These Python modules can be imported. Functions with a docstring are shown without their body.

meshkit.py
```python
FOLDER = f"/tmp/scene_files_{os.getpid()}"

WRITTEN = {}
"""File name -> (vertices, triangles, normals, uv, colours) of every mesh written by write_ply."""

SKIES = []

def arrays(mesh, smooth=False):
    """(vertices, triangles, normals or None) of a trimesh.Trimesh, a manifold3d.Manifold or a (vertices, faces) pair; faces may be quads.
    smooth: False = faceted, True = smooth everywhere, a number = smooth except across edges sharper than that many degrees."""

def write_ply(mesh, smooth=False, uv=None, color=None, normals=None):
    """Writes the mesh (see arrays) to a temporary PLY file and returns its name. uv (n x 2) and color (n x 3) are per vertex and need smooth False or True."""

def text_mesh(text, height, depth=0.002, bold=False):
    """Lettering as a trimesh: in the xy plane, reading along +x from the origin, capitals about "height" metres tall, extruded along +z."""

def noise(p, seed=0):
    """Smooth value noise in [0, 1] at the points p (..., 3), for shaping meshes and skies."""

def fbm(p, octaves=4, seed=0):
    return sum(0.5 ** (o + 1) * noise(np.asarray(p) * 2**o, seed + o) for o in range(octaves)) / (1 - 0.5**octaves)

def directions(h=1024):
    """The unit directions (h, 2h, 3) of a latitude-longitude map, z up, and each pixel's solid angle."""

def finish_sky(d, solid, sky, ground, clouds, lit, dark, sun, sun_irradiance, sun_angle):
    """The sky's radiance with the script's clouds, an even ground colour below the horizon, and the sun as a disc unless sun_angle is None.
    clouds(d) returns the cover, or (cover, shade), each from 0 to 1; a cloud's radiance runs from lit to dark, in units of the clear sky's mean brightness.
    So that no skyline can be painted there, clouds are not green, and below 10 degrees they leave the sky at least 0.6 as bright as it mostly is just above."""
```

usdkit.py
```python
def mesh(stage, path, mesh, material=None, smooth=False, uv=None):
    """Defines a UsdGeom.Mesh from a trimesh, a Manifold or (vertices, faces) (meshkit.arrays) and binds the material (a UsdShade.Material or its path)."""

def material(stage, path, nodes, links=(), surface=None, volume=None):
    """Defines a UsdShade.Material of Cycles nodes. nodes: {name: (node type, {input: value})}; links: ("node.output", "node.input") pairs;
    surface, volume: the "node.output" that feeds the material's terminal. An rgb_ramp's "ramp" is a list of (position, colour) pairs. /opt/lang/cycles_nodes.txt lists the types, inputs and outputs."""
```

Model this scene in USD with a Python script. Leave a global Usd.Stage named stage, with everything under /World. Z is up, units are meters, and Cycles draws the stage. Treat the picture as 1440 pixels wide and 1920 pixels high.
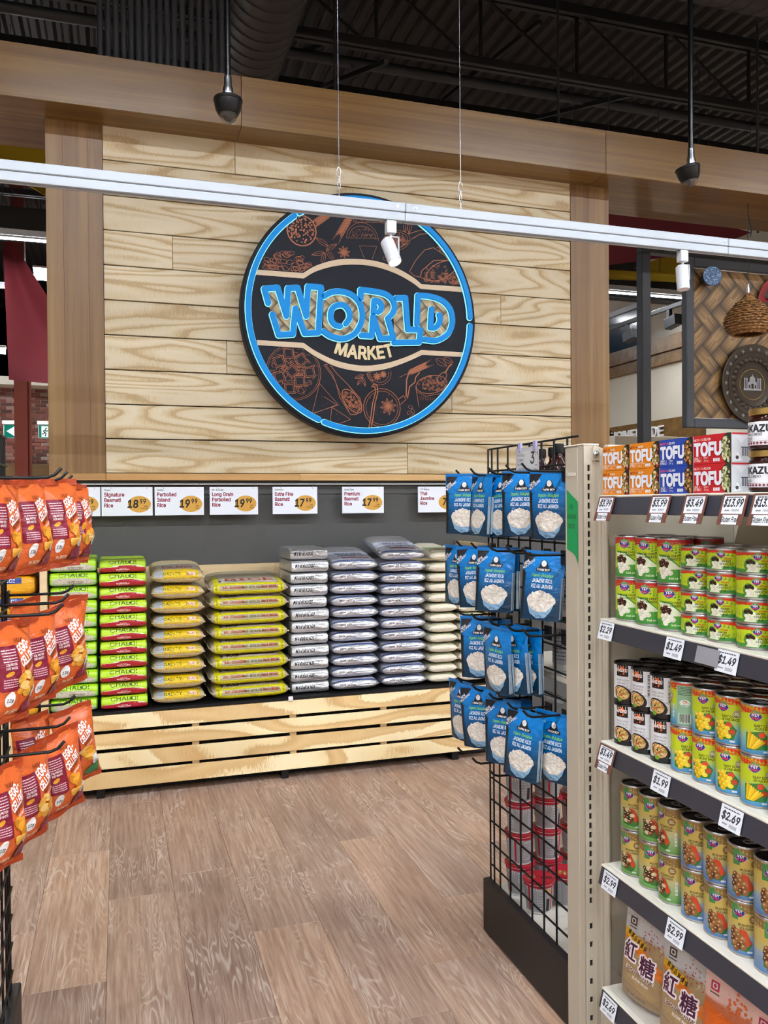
import math
import numpy as np
import trimesh
import shapely
from shapely import affinity
from shapely.geometry import Polygon, LineString, Point, box as sbox
import manifold3d
import usdkit
import meshkit
from pxr import Usd, UsdGeom, UsdLux, UsdShade, Sdf, Gf, Vt

T = Sdf.ValueTypeNames
PI = math.pi
stage = Usd.Stage.CreateInMemory()
UsdGeom.SetStageUpAxis(stage, UsdGeom.Tokens.z)
UsdGeom.SetStageMetersPerUnit(stage, 1.0)
UsdGeom.Xform.Define(stage, '/World')

# ------------------------------------------------------------------ camera, light levels, exposure
YAW, PITCH, ROLL, FOCAL_PX = 17.7745, -0.5819, -0.4486, 1555.35
EXPOSURE = -0.06
LAMP = 310.0       # radiance of the linear ceiling lamps
SPOT = 80.0         # radiance of a lit track head


def camera():
    y, p, r = np.radians([YAW, PITCH, ROLL])
    f = np.array([np.sin(y) * np.cos(p), np.cos(y) * np.cos(p), np.sin(p)])
    ri = np.array([np.cos(y), -np.sin(y), 0.0])
    up = np.cross(ri, f)
    r2, u2 = ri * np.cos(r) + up * np.sin(r), -ri * np.sin(r) + up * np.cos(r)
    m = Gf.Matrix4d(*r2, 0, *u2, 0, *(-f), 0, 0, 0, 1.5, 1)
    c = UsdGeom.Camera.Define(stage, '/World/camera')
    c.AddTransformOp().Set(m)
    c.CreateHorizontalApertureAttr(36.0)
    c.CreateVerticalApertureAttr(48.0)
    c.CreateFocalLengthAttr(36.0 * FOCAL_PX / 1440)
    c.CreateExposureAttr(EXPOSURE)
    c.CreateClippingRangeAttr((0.05, 200.0))


camera()


# ------------------------------------------------------------------ small helpers
def lin(c):
    if isinstance(c, str):
        c = c.lstrip('#')
        c = [int(c[i:i + 2], 16) / 255 for i in (0, 2, 4)]
        return tuple(x / 12.92 if x <= 0.04045 else ((x + 0.055) / 1.055) ** 2.4 for x in c)
    return tuple(c)


names = {}


def numbered(parent, name):
    k = (parent, name)
    n = names.get(k, -1) + 1
    names[k] = n
    return f'{parent}/{name}' if n == 0 else f'{parent}/{name}_{n:03d}'


def tag(path, label=None, cat=None, group=None, kind=None):
    p = stage.GetPrimAtPath(path)
    for k, v in (('label', label), ('category', cat), ('group', group), ('kind', kind)):
        if v:
            if k == 'label':
                if not 4 <= len(v.split()) <= 16:
                    print('LABEL', len(v.split()), v)
            p.SetCustomDataByKey(k, v)
    return path


def place(path, loc=(0, 0, 0), rot=(0, 0, 0)):
    x = UsdGeom.Xformable(stage.GetPrimAtPath(path))
    x.ClearXformOpOrder()
    for op in x.GetOrderedXformOps():
        pass
    a, b = x.GetPrim().GetAttribute('xformOp:translate'), x.GetPrim().GetAttribute('xformOp:rotateXYZ')
    if not a:
        x.AddTranslateOp().Set(Gf.Vec3d(*map(float, loc)))
        x.AddRotateXYZOp().Set(Gf.Vec3f(*map(float, rot)))
    else:
        a.Set(Gf.Vec3d(*map(float, loc)))
        b.Set(Gf.Vec3f(*map(float, rot)))
        x.GetXformOpOrderAttr().Set(['xformOp:translate', 'xformOp:rotateXYZ'])
    return path


def thing(name, label=None, cat=None, loc=(0, 0, 0), rot=(0, 0, 0), group=None, kind=None):
    path = numbered('/World', name)
    UsdGeom.Xform.Define(stage, path)
    place(path, loc, rot)
    return tag(path, label, cat, group, kind)


def copy(src, loc, rot=(0, 0, 0), label=None, group=None, name=None):
    path = numbered('/World', name or src.split('/')[-1].rstrip('0123456789').rstrip('_'))
    x = UsdGeom.Xform.Define(stage, path)
    x.GetPrim().GetReferences().AddInternalReference(src)
    x.GetPrim().SetInstanceable(True)
    place(path, loc, rot)
    return tag(path, label, None, group)


class Kind:
    """A kind of goods: variants built once each; the first use moves the original, later uses reference it."""
    def __init__(self, name, cat, build, variants=1):
        self.name, self.cat, self.build, self.made, self.n, self.variants = name, cat, build, {}, 0, variants

    def put(self, loc, rot, label, group=None, v=None):
        v = self.n % self.variants if v is None else v
        self.n += 1
        if v not in self.made:
            self.made[v] = thing(self.name, label, self.cat, loc, rot, group)
            self.build(self.made[v], v)
            return self.made[v]
        return copy(self.made[v], loc, rot, label, group, self.name)


def primvar(prim, name, arr, kind, interp='vertex'):
    UsdGeom.PrimvarsAPI(prim).CreatePrimvar(name, kind, interp).Set(arr)


def part(parent, name, mesh, mat, smooth=False, seed=None, label=None, kind=None):
    """One Mesh prim under parent."""
    path = numbered(parent, name)
    m = usdkit.mesh(stage, path, mesh, M[mat] if isinstance(mat, str) else mat, smooth)
    if seed is not None:
        primvar(m.GetPrim(), 'seed', Vt.FloatArray([float(seed)]), T.FloatArray, 'constant')
    if label or kind:
        tag(path, label, None, None, kind)
    return path


def solid(name, mesh, mat, label, cat, smooth=False, seed=None, group=None, kind=None):
    """A thing that is one mesh."""
    p = part('/World', name, mesh, mat, smooth, seed)
    return tag(p, label, cat, group, kind)


def shell(name, mesh, mat, label=None, smooth=False, seed=None):
    p = part('/World', name, mesh, mat, smooth, seed)
    return tag(p, label, None, None, 'structure')


# ------------------------------------------------------------------ geometry helpers
def bx(x0, y0, z0, x1, y1, z1):
    m = trimesh.creation.box((abs(x1 - x0), abs(y1 - y0), abs(z1 - z0)))
    m.apply_translation(((x0 + x1) / 2, (y0 + y1) / 2, (z0 + z1) / 2))
    return m


def cbx(x0, y0, z0, x1, y1, z1, c=0.002):
    """A box with chamfered edges."""
    lo, hi = np.array([x0, y0, z0], float), np.array([x1, y1, z1], float)
    pts = []
    for sx in (0, 1):
        for sy in (0, 1):
            for sz in (0, 1):
                p = np.where([sx, sy, sz], hi, lo)
                d = np.where([sx, sy, sz], -c, c)
                for k in range(3):
                    q = p + d
                    q[k] = p[k]
                    pts.append(q)
    return trimesh.convex.convex_hull(np.array(pts))


def cat(*ms):
    ms = [m for k in ms for m in (k if isinstance(k, (list, tuple)) else [k])]
    return trimesh.util.concatenate(ms)


def cyl(r, a, b, n=16):
    return trimesh.creation.cylinder(radius=r, segment=(a, b), sections=n)


def tube(path, r, n=8, closed=False):
    """A round bar swept along points."""
    p = np.asarray(path, float)
    if closed:
        p = np.vstack([p, p[:1]])
    d = np.gradient(p, axis=0)
    if closed:
        d[0] = d[-1] = p[1] - p[-2]
    d /= np.linalg.norm(d, axis=1, keepdims=True)
    u = np.cross(d[0], [0, 0, 1.0])
    if np.linalg.norm(u) < 1e-3:
        u = np.cross(d[0], [0, 1.0, 0])
    u /= np.linalg.norm(u)
    rings = []
    for i in range(len(p)):
        u = u - d[i] * (u @ d[i])
        u /= np.linalg.norm(u)
        w = np.cross(d[i], u)
        a = np.linspace(0, 2 * PI, n, endpoint=False)
        rings.append(p[i] + r * (np.cos(a)[:, None] * u + np.sin(a)[:, None] * w))
    v = np.vstack(rings)
    f = []
    for i in range(len(p) - 1):
        for j in range(n):
            a, b, c, e = i * n + j, i * n + (j + 1) % n, (i + 1) * n + (j + 1) % n, (i + 1) * n + j
            f += [[a, b, c], [a, c, e]]
    if not closed:
        for base, s in ((0, -1), ((len(p) - 1) * n, 1)):
            for j in range(1, n - 1):
                f.append([base, base + j, base + j + 1] if s > 0 else [base, base + j + 1, base + j])
    return trimesh.Trimesh(v, f, process=False)


def lathe(prof, n=32):
    """prof: (r, z) pairs from bottom to top."""
    return trimesh.creation.revolve(np.array(prof, float), sections=n)


def extrude(poly, depth, y):
    """An upright (x, z) outline given depth: front at y - depth, back at y."""
    ms = []
    for g in getattr(poly, 'geoms', [poly]):
        if g.area > 1e-9:
            m = trimesh.creation.extrude_polygon(g, depth, engine='earcut')
            m.apply_transform([[1, 0, 0, 0], [0, 0, -1, y], [0, 1, 0, 0], [0, 0, 0, 1]])
            ms.append(m)
    return cat(ms)


def moved(m, loc=(0, 0, 0), rz=0, rx=0, ry=0):
    m = m.copy()
    for a, ax in ((rx, (1, 0, 0)), (ry, (0, 1, 0)), (rz, (0, 0, 1))):
        if a:
            m.apply_transform(trimesh.transformations.rotation_matrix(math.radians(a), ax))
    m.apply_translation(loc)
    return m


# ------------------------------------------------------------------ flat print: coloured shapes laid on a surface
_txt = {}


def text2d(s, bold=False):
    k = (s, bold)
    if k not in _txt:
        m = meshkit.text_mesh(s, 1.0, 0.1, bold)
        v, f = np.array(m.vertices), np.array(m.faces)
        top = np.all(v[f][:, :, 2] > 0.05, axis=1)
        f = f[top]
        used, inv = np.unique(f, return_inverse=True)
        _txt[k] = (v[used][:, :2], inv.reshape(-1, 3))
    return _txt[k]


_grown = {}


def grown(s, bold, g):
    k = (s, bold, g)
    if k not in _grown:
        v, f = text2d(s, bold)
        _grown[k] = tri2d(shapely.union_all([Polygon(t) for t in v[f]]).buffer(.01).buffer(g - .01, 2).simplify(.01))
    return _grown[k]


def glyph_poly(ch):
    out = []
    for p in GLYPHS[ch].split('|'):
        rings = [[tuple(map(int, q.split(','))) for q in r.split(' ')] for r in p.split('/')]
        out.append(Polygon(rings[0], rings[1:]).buffer(0))
    return affinity.scale(shapely.union_all(out), 0.0105, 0.0105, origin=(0, 0))


def tri2d(poly):
    vs, fs, n = [], [], 0
    for g in getattr(poly, 'geoms', [poly]):
        if g.geom_type != 'Polygon' or g.area < 1e-12:
            continue
        v, f = trimesh.creation.triangulate_polygon(g, engine='earcut')
        vs.append(v)
        fs.append(f + n)
        n += len(v)
    if not vs:
        return np.zeros((0, 2)), np.zeros((0, 3), int)
    return np.vstack(vs), np.vstack(fs)


PAPER, FILM, FOIL, GLOSS, RICE = (0, 0, .6), (0, 0, .32), (0, .75, .33), (0, 0, .2), (.55, 0, .5)


class Art:
    """Print laid out in a plane (u, v); build() lays it on a surface given as S(u, v, offset) -> points."""
    def __init__(self, finish=PAPER):
        self.items, self.finish = [], finish

    def add(self, v, f, c, m=None):
        if len(f):
            u, inv = np.unique(np.asarray(f, int), return_inverse=True)
            v, f = np.asarray(v, float)[u], inv.reshape(-1, 3)
            self.items.append((np.asarray(v, float), np.asarray(f, int), c, m or self.finish))
        return self

    def poly(self, g, c, m=None):
        g = g if hasattr(g, 'geom_type') else Polygon(g).buffer(0)
        return self.add(*tri2d(g), c, m)

    def rect(self, x0, y0, x1, y1, c, m=None, r=0):
        g = sbox(min(x0, x1), min(y0, y1), max(x0, x1), max(y0, y1))
        if r:
            g = g.buffer(-r).buffer(r, 3)
        return self.poly(g, c, m)

    def ell(self, x, y, rx, ry, c, m=None, rot=0, n=5):
        g = affinity.translate(affinity.rotate(affinity.scale(Point(0, 0).buffer(1, n), rx, ry), rot), x, y)
        return self.poly(g, c, m)

    def line(self, pts, w, c, m=None):
        return self.poly(LineString(pts).buffer(w / 2, 2), c, m)

    def text(self, s, x, y, h, c, bold=True, align=0, sx=1.0, slant=0, rot=0, m=None, width=None, grow=0):
        v, f = grown(s, bold, grow) if grow else text2d(s, bold)
        v = v * h
        v = np.stack([v[:, 0] * sx + slant * v[:, 1], v[:, 1]], 1)
        w0, w1 = v[:, 0].min(), v[:, 0].max()
        if width:
            v[:, 0] *= width / (w1 - w0)
            w0, w1 = v[:, 0].min(), v[:, 0].max()
        v[:, 0] -= w0 + (w1 - w0) * (align + 1) / 2
        if rot:
            a = math.radians(rot)
            v = v @ np.array([[math.cos(a), math.sin(a)], [-math.sin(a), math.cos(a)]])
        return self.add(v + (x, y), f, c, m)

    def glyph(self, ch, x, y, h, c, grow=0, m=None):
        g = glyph_poly(ch)
        if grow:
            g = g.buffer(grow, 2)
        return self.poly(affinity.translate(affinity.scale(g, h, h, origin=(0, 0)), x, y), c, m)

    def scribble(self, x0, x1, y, h, c, n=6, seed=0, m=None):
        """A row of tiny word-like dashes: small print too fine to read."""
        r = np.random.default_rng(seed)
        x = x0
        g = []
        while x < x1:
            w = min(r.uniform(.03, .09) * (x1 - x0) * 2, x1 - x)
            g.append(sbox(x, y - h / 2, x + w * .82, y + h / 2))
            x += w
        return self.poly(shapely.union_all(g), c, m)

    def build(self, S, maxlen=None, off=0.0004, step=0.00012):
        out, boxes, layer = [], [], []
        for v, f, c, m in self.items:
            b = (*v.min(0), *v.max(0))
            k = 1 + max([n for q, n in zip(boxes, layer) if q[0] < b[2] and b[0] < q[2] and q[1] < b[3] and b[1] < q[3]], default=-1)
            boxes.append(b)
            layer.append(k)
            if maxlen:
                v3, f = trimesh.remesh.subdivide_to_size(np.c_[v, np.zeros(len(v))], f, maxlen, max_iter=12)
                v = v3[:, :2]
            o = off + step * k
            p = S(v[:, 0], v[:, 1], o)
            e = 1e-4
            n = np.cross(S(v[:, 0] + e, v[:, 1], o) - p, S(v[:, 0], v[:, 1] + e, o) - p)
            n /= np.maximum(np.linalg.norm(n, axis=1, keepdims=True), 1e-12)
            col = c(v[:, 0], v[:, 1]) if callable(c) else np.tile(lin(c), (len(v), 1))
            out.append((p, f, n, col, np.tile(m, (len(v), 1))))
        return out


def flat(u, v, o):
    """Art on an upright card: reads along +x, faces -y."""
    return np.stack([u, -o + 0 * u, v], 1)


def piece(mesh, c, m=PAPER, smooth=False):
    v, f, n = meshkit.arrays(mesh, smooth)
    if n is None:
        t = v[f]
        v = t.reshape(-1, 3)
        n = np.cross(t[:, 1] - t[:, 0], t[:, 2] - t[:, 0])
        n = np.repeat(n / np.maximum(np.linalg.norm(n, axis=1, keepdims=True), 1e-12), 3, 0)
        f = np.arange(len(v)).reshape(-1, 3)
    col = c(v) if callable(c) else np.tile(lin(c), (len(v), 1))
    return (v, f, n, col, np.tile(m, (len(v), 1)))


def shift(pieces, mat4):
    R, t = np.array(mat4)[:3, :3], np.array(mat4)[:3, 3]
    return [(v @ R.T + t, f, n @ R.T, c, m) for v, f, n, c, m in pieces]


def pose(loc=(0, 0, 0), rz=0, rx=0):
    a = trimesh.transformations.rotation_matrix(math.radians(rz), (0, 0, 1)) @ trimesh.transformations.rotation_matrix(math.radians(rx), (1, 0, 0))
    a[:3, 3] = loc
    return a


def printed(parent, name, pieces, mat='print', label=None):
    path = numbered(parent, name)
    v = np.vstack([p[0] for p in pieces])
    n = np.vstack([p[2] for p in pieces])
    c = np.vstack([p[3] for p in pieces])
    m = np.vstack([p[4] for p in pieces])
    k = np.cumsum([0] + [len(p[0]) for p in pieces])
    f = np.vstack([p[1] + o for p, o in zip(pieces, k)])
    g = UsdGeom.Mesh.Define(stage, path)
    g.CreatePointsAttr(Vt.Vec3fArray.FromNumpy(v.astype(np.float32)))
    g.CreateFaceVertexCountsAttr(Vt.IntArray.FromNumpy(np.full(len(f), 3, np.int32)))
    g.CreateFaceVertexIndicesAttr(Vt.IntArray.FromNumpy(f.astype(np.int32).ravel()))
    g.CreateSubdivisionSchemeAttr('none')
    g.CreateNormalsAttr(Vt.Vec3fArray.FromNumpy(n.astype(np.float32)))
    g.SetNormalsInterpolation('vertex')
    primvar(g.GetPrim(), 'col', Vt.Vec3fArray.FromNumpy(c.astype(np.float32)), T.Color3fArray)
    primvar(g.GetPrim(), 'mrs', Vt.Vec3fArray.FromNumpy(m.astype(np.float32)), T.Float3Array)
    UsdShade.MaterialBindingAPI.Apply(g.GetPrim()).Bind(M[mat])
    if label:
        tag(path, label)
    return path


# ------------------------------------------------------------------ materials
M = {}


def mk(name, nodes, links, surface='p.BSDF'):
    M[name] = usdkit.material(stage, f'/World/Looks/{name}', nodes, links, surface)


def simple(name, c, rough=.5, metal=0.0, bumps=0, **kw):
    nodes = {'p': ('principled_bsdf', dict(base_color=lin(c), roughness=rough, metallic=metal, **kw))}
    links = []
    if bumps:
        nodes |= {'g': ('texture_coordinate', {}), 'n': ('noise_texture', {'scale': bumps, 'detail': 3}), 'b': ('bump', {'strength': .15, 'distance': .004})}
        links += [('g.object', 'n.vector'), ('n.fac', 'b.height'), ('b.normal', 'p.normal')]
    mk(name, nodes, links)


def glow(name, c, s):
    mk(name, {'e': ('emission', {'color': lin(c), 'strength': s})}, [], 'e.emission')


def print_mat(name, wrinkle):
    nodes = {'a': ('attribute', {'attribute': 'col'}), 'b': ('attribute', {'attribute': 'mrs'}), 's': ('separate_xyz', {}),
             'g': ('texture_coordinate', {}), 'v': ('voronoi_texture', {'scale': 150.0, 'feature': 'f1'}),
             'r': ('rgb_ramp', {'ramp': [(0, (1.05,) * 3), (.35, (.95,) * 3), (.75, (.55, .5, .43))]}),
             'x': ('mix', {'mix_type': 'multiply'}), 'p': ('principled_bsdf', {})}
    links = [('b.vector', 's.vector'), ('g.object', 'v.vector'), ('v.distance', 'r.fac'), ('s.x', 'x.fac'), ('a.color', 'x.color1'), ('r.color', 'x.color2'),
             ('x.color', 'p.base_color'), ('s.y', 'p.metallic'), ('s.z', 'p.roughness')]
    if wrinkle:
        nodes |= {'m': ('mapping', {'scale': (14, 14, 26)}), 'n': ('noise_texture', {'scale': 1.0, 'detail': 4, 'roughness': .55, 'distortion': 1.2}), 'u': ('bump', {'strength': .55, 'distance': wrinkle})}
        links += [('g.object', 'm.vector'), ('m.vector', 'n.vector'), ('n.fac', 'u.height'), ('u.normal', 'p.normal')]
    mk(name, nodes, links)


print_mat('print', 0)
print_mat('film', .012)
print_mat('foil', .03)


def veneer(name, axis, tones, fine=1.0, rough=.38):
    """Straight-grained wood laminate; axis = direction of the grain."""
    sc = [38 * fine] * 3
    sc[axis] = .7
    sc2 = [9.0] * 3
    sc2[axis] = .25
    mk(name, {
        'g': ('texture_coordinate', {}), 'sd': ('attribute', {'attribute': 'seed'}), 'sc': ('math', {'math_type': 'multiply', 'value2': 7.3}), 'cv': ('combine_xyz', {}), 'ad': ('vector_math', {'math_type': 'add'}),
        'm': ('mapping', {'scale': sc}), 'n': ('noise_texture', {'scale': 1.0, 'detail': 6, 'roughness': .62, 'distortion': .25}),
        'm2': ('mapping', {'scale': sc2}), 'n2': ('noise_texture', {'scale': 1.0, 'detail': 3, 'roughness': .5}),
        'mx': ('mix_float', {'fac': .5}), 'r': ('rgb_ramp', {'ramp': [(.3, lin(tones[0])), (.5, lin(tones[1])), (.7, lin(tones[2]))]}),
        'b': ('bump', {'strength': .12, 'distance': .003}), 'p': ('principled_bsdf', {'roughness': rough})},
       [('sd.fac', 'sc.value1'), ('sc.value', 'cv.x'), ('sc.value', 'cv.y'), ('sc.value', 'cv.z'), ('g.object', 'ad.vector1'), ('cv.vector', 'ad.vector2'),
        ('ad.vector', 'm.vector'), ('m.vector', 'n.vector'), ('ad.vector', 'm2.vector'), ('m2.vector', 'n2.vector'), ('n.fac', 'mx.a'), ('n2.fac', 'mx.b'), ('mx.result', 'r.fac'), ('r.color', 'p.base_color'), ('n.fac', 'b.height'), ('b.normal', 'p.normal')])


veneer('veneer_up', 2, ('#5b4024', '#7b5c36', '#937446'))
veneer('veneer_long', 0, ('#553a1a', '#705228', '#886a38'), rough=.3)
veneer('veneer_sill', 0, ('#8a6238', '#b78d57', '#cfae78'))
veneer('pine_board', 0, ('#b79b72', '#d3b88c', '#e4cea6'), .5)


def figured(name, stretch, bands, tones, saw, seed_mul=11.7, rough=.55):
    """Rotary-cut pine: cathedral contours of a smooth noise, with fine saw marks."""
    mk(name, {
        'g': ('texture_coordinate', {}), 'sd': ('attribute', {'attribute': 'seed'}), 'sc': ('math', {'math_type': 'multiply', 'value2': seed_mul}), 'cv': ('combine_xyz', {}), 'ad': ('vector_math', {'math_type': 'add'}),
        'm': ('mapping', {'scale': stretch}), 'n': ('noise_texture', {'scale': 1.0, 'detail': 2.2, 'roughness': .42, 'distortion': .35}),
        'k': ('math', {'math_type': 'multiply', 'value2': bands}), 'fr': ('math', {'math_type': 'fraction'}),
        'm3': ('mapping', {'scale': (220, 30, 26)}), 'n3': ('noise_texture', {'scale': 1.0, 'detail': 2, 'roughness': .6}),
        'sw': ('math', {'math_type': 'multiply_add', 'value2': saw, 'value3': -saw / 2}), 'su': ('math', {'math_type': 'add'}),
        'r': ('rgb_ramp', {'ramp': tones}),
        'm4': ('mapping', {'scale': (1.1, 5, 3.0)}), 'n4': ('noise_texture', {'scale': 1.0, 'detail': 2}), 'r4': ('rgb_ramp', {'ramp': [(.3, (.86, .84, .80)), (.7, (1.06, 1.06, 1.06))]}), 'mu': ('mix', {'mix_type': 'multiply', 'fac': 1.0}),
        'b': ('bump', {'strength': .2, 'distance': .004}), 'p': ('principled_bsdf', {'roughness': rough})},
       [('sd.fac', 'sc.value1'), ('sc.value', 'cv.x'), ('sc.value', 'cv.y'), ('sc.value', 'cv.z'), ('g.object', 'ad.vector1'), ('cv.vector', 'ad.vector2'),
        ('ad.vector', 'm.vector'), ('m.vector', 'n.vector'), ('n.fac', 'k.value1'), ('k.value', 'fr.value1'),
        ('ad.vector', 'm3.vector'), ('m3.vector', 'n3.vector'), ('n3.fac', 'sw.value1'), ('fr.value', 'su.value1'), ('sw.value', 'su.value2'), ('su.value', 'r.fac'),
        ('ad.vector', 'm4.vector'), ('m4.vector', 'n4.vector'), ('n4.fac', 'r4.fac'), ('r.color', 'mu.color1'), ('r4.color', 'mu.color2'), ('mu.color', 'p.base_color'), ('n3.fac', 'b.height'), ('b.normal', 'p.normal')])


figured('pine_plank', (.62, 1.0, 4.6), 12.0, [(0, lin('#bcaa88')), (.10, lin('#cabd9f')), (.45, lin('#cfc4aa')), (.72, lin('#c2b08c')), (.93, lin('#ab926a')), (1, lin('#b5a07b'))], .5)
figured('pine_slat', (.75, 1.0, 2.6), 7.0, [(0, lin('#cdaa73')), (.1, lin('#eed9a8')), (.5, lin('#f3e3b9')), (.56, lin('#d6b27a')), (.8, lin('#dfc08b')), (1, lin('#cfa970'))], .3)


def floor_mat():
    mk('floor_oak', {
        'g': ('texture_coordinate', {}), 'sd': ('attribute', {'attribute': 'seed'}), 'sc': ('math', {'math_type': 'multiply', 'value2': 17.1}), 'cv': ('combine_xyz', {}), 'ad': ('vector_math', {'math_type': 'add'}),
        'm': ('mapping', {'scale': (8.5, 1.0, 1)}), 'n': ('noise_texture', {'scale': 1.0, 'detail': 3, 'roughness': .5, 'distortion': .6}),
        'k': ('math', {'math_type': 'multiply', 'value2': 26.0}), 'fr': ('math', {'math_type': 'fraction'}), 'rl': ('rgb_ramp', {'ramp': [(0, (0, 0, 0)), (.55, (0, 0, 0)), (.8, (.9,) * 3), (.92, (.5,) * 3), (1, (0, 0, 0))]}),
        'm2': ('mapping', {'scale': (75, 3.2, 1)}), 'n2': ('noise_texture', {'scale': 1.0, 'detail': 5, 'roughness': .7}), 'r2': ('rgb_ramp', {'ramp': [(.28, lin('#836859')), (.5, lin('#aa8e7c')), (.72, lin('#c6ad9b'))]}),
        'm3': ('mapping', {'scale': (2.6, .8, 1)}), 'n3': ('noise_texture', {'scale': 1.0, 'detail': 2}), 'r3': ('rgb_ramp', {'ramp': [(.3, (.74, .70, .69)), (.5, (.97, .95, .94)), (.7, (1.12, 1.08, 1.02))]}),
        'wn': ('white_noise_texture', {'dimensions': '1D'}), 'rw': ('rgb_ramp', {'ramp': [(0, (.84, .82, .83)), (.5, (1, 1, 1)), (1, (1.12, 1.07, 1.0))]}),
        'm5': ('mapping', {'scale': (9, 2.2, 1)}), 'n5': ('noise_texture', {'scale': 1.0, 'detail': 2}), 'r5': ('rgb_ramp', {'ramp': [(.42, (0, 0, 0)), (.62, (.62,) * 3)]}),
        'mm': ('mix', {'mix_type': 'multiply', 'fac': 1.0}), 'mw': ('mix', {'mix_type': 'multiply', 'fac': 1.0}), 'ml': ('mix', {'color2': lin('#dccdbf')}), 'lf': ('math', {'math_type': 'multiply'}),
        'b': ('bump', {'strength': .12, 'distance': .002}), 'p': ('principled_bsdf', {'roughness': .48})},
       [('sd.fac', 'sc.value1'), ('sc.value', 'cv.x'), ('sc.value', 'cv.y'), ('g.object', 'ad.vector1'), ('cv.vector', 'ad.vector2'), ('sd.fac', 'wn.w'), ('wn.value', 'rw.fac'),
        ('ad.vector', 'm.vector'), ('m.vector', 'n.vector'), ('n.fac', 'k.value1'), ('k.value', 'fr.value1'), ('fr.value', 'rl.fac'),
        ('ad.vector', 'm2.vector'), ('m2.vector', 'n2.vector'), ('n2.fac', 'r2.fac'), ('ad.vector', 'm3.vector'), ('m3.vector', 'n3.vector'), ('n3.fac', 'r3.fac'),
        ('ad.vector', 'm5.vector'), ('m5.vector', 'n5.vector'), ('n5.fac', 'r5.fac'), ('rl.color', 'lf.value1'), ('r5.color', 'lf.value2'),
        ('r2.color', 'mm.color1'), ('r3.color', 'mm.color2'), ('mm.color', 'mw.color1'), ('rw.color', 'mw.color2'), ('mw.color', 'ml.color1'), ('lf.value', 'ml.fac'), ('ml.color', 'p.base_color'), ('n2.fac', 'b.height'), ('b.normal', 'p.normal')])


floor_mat()


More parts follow.
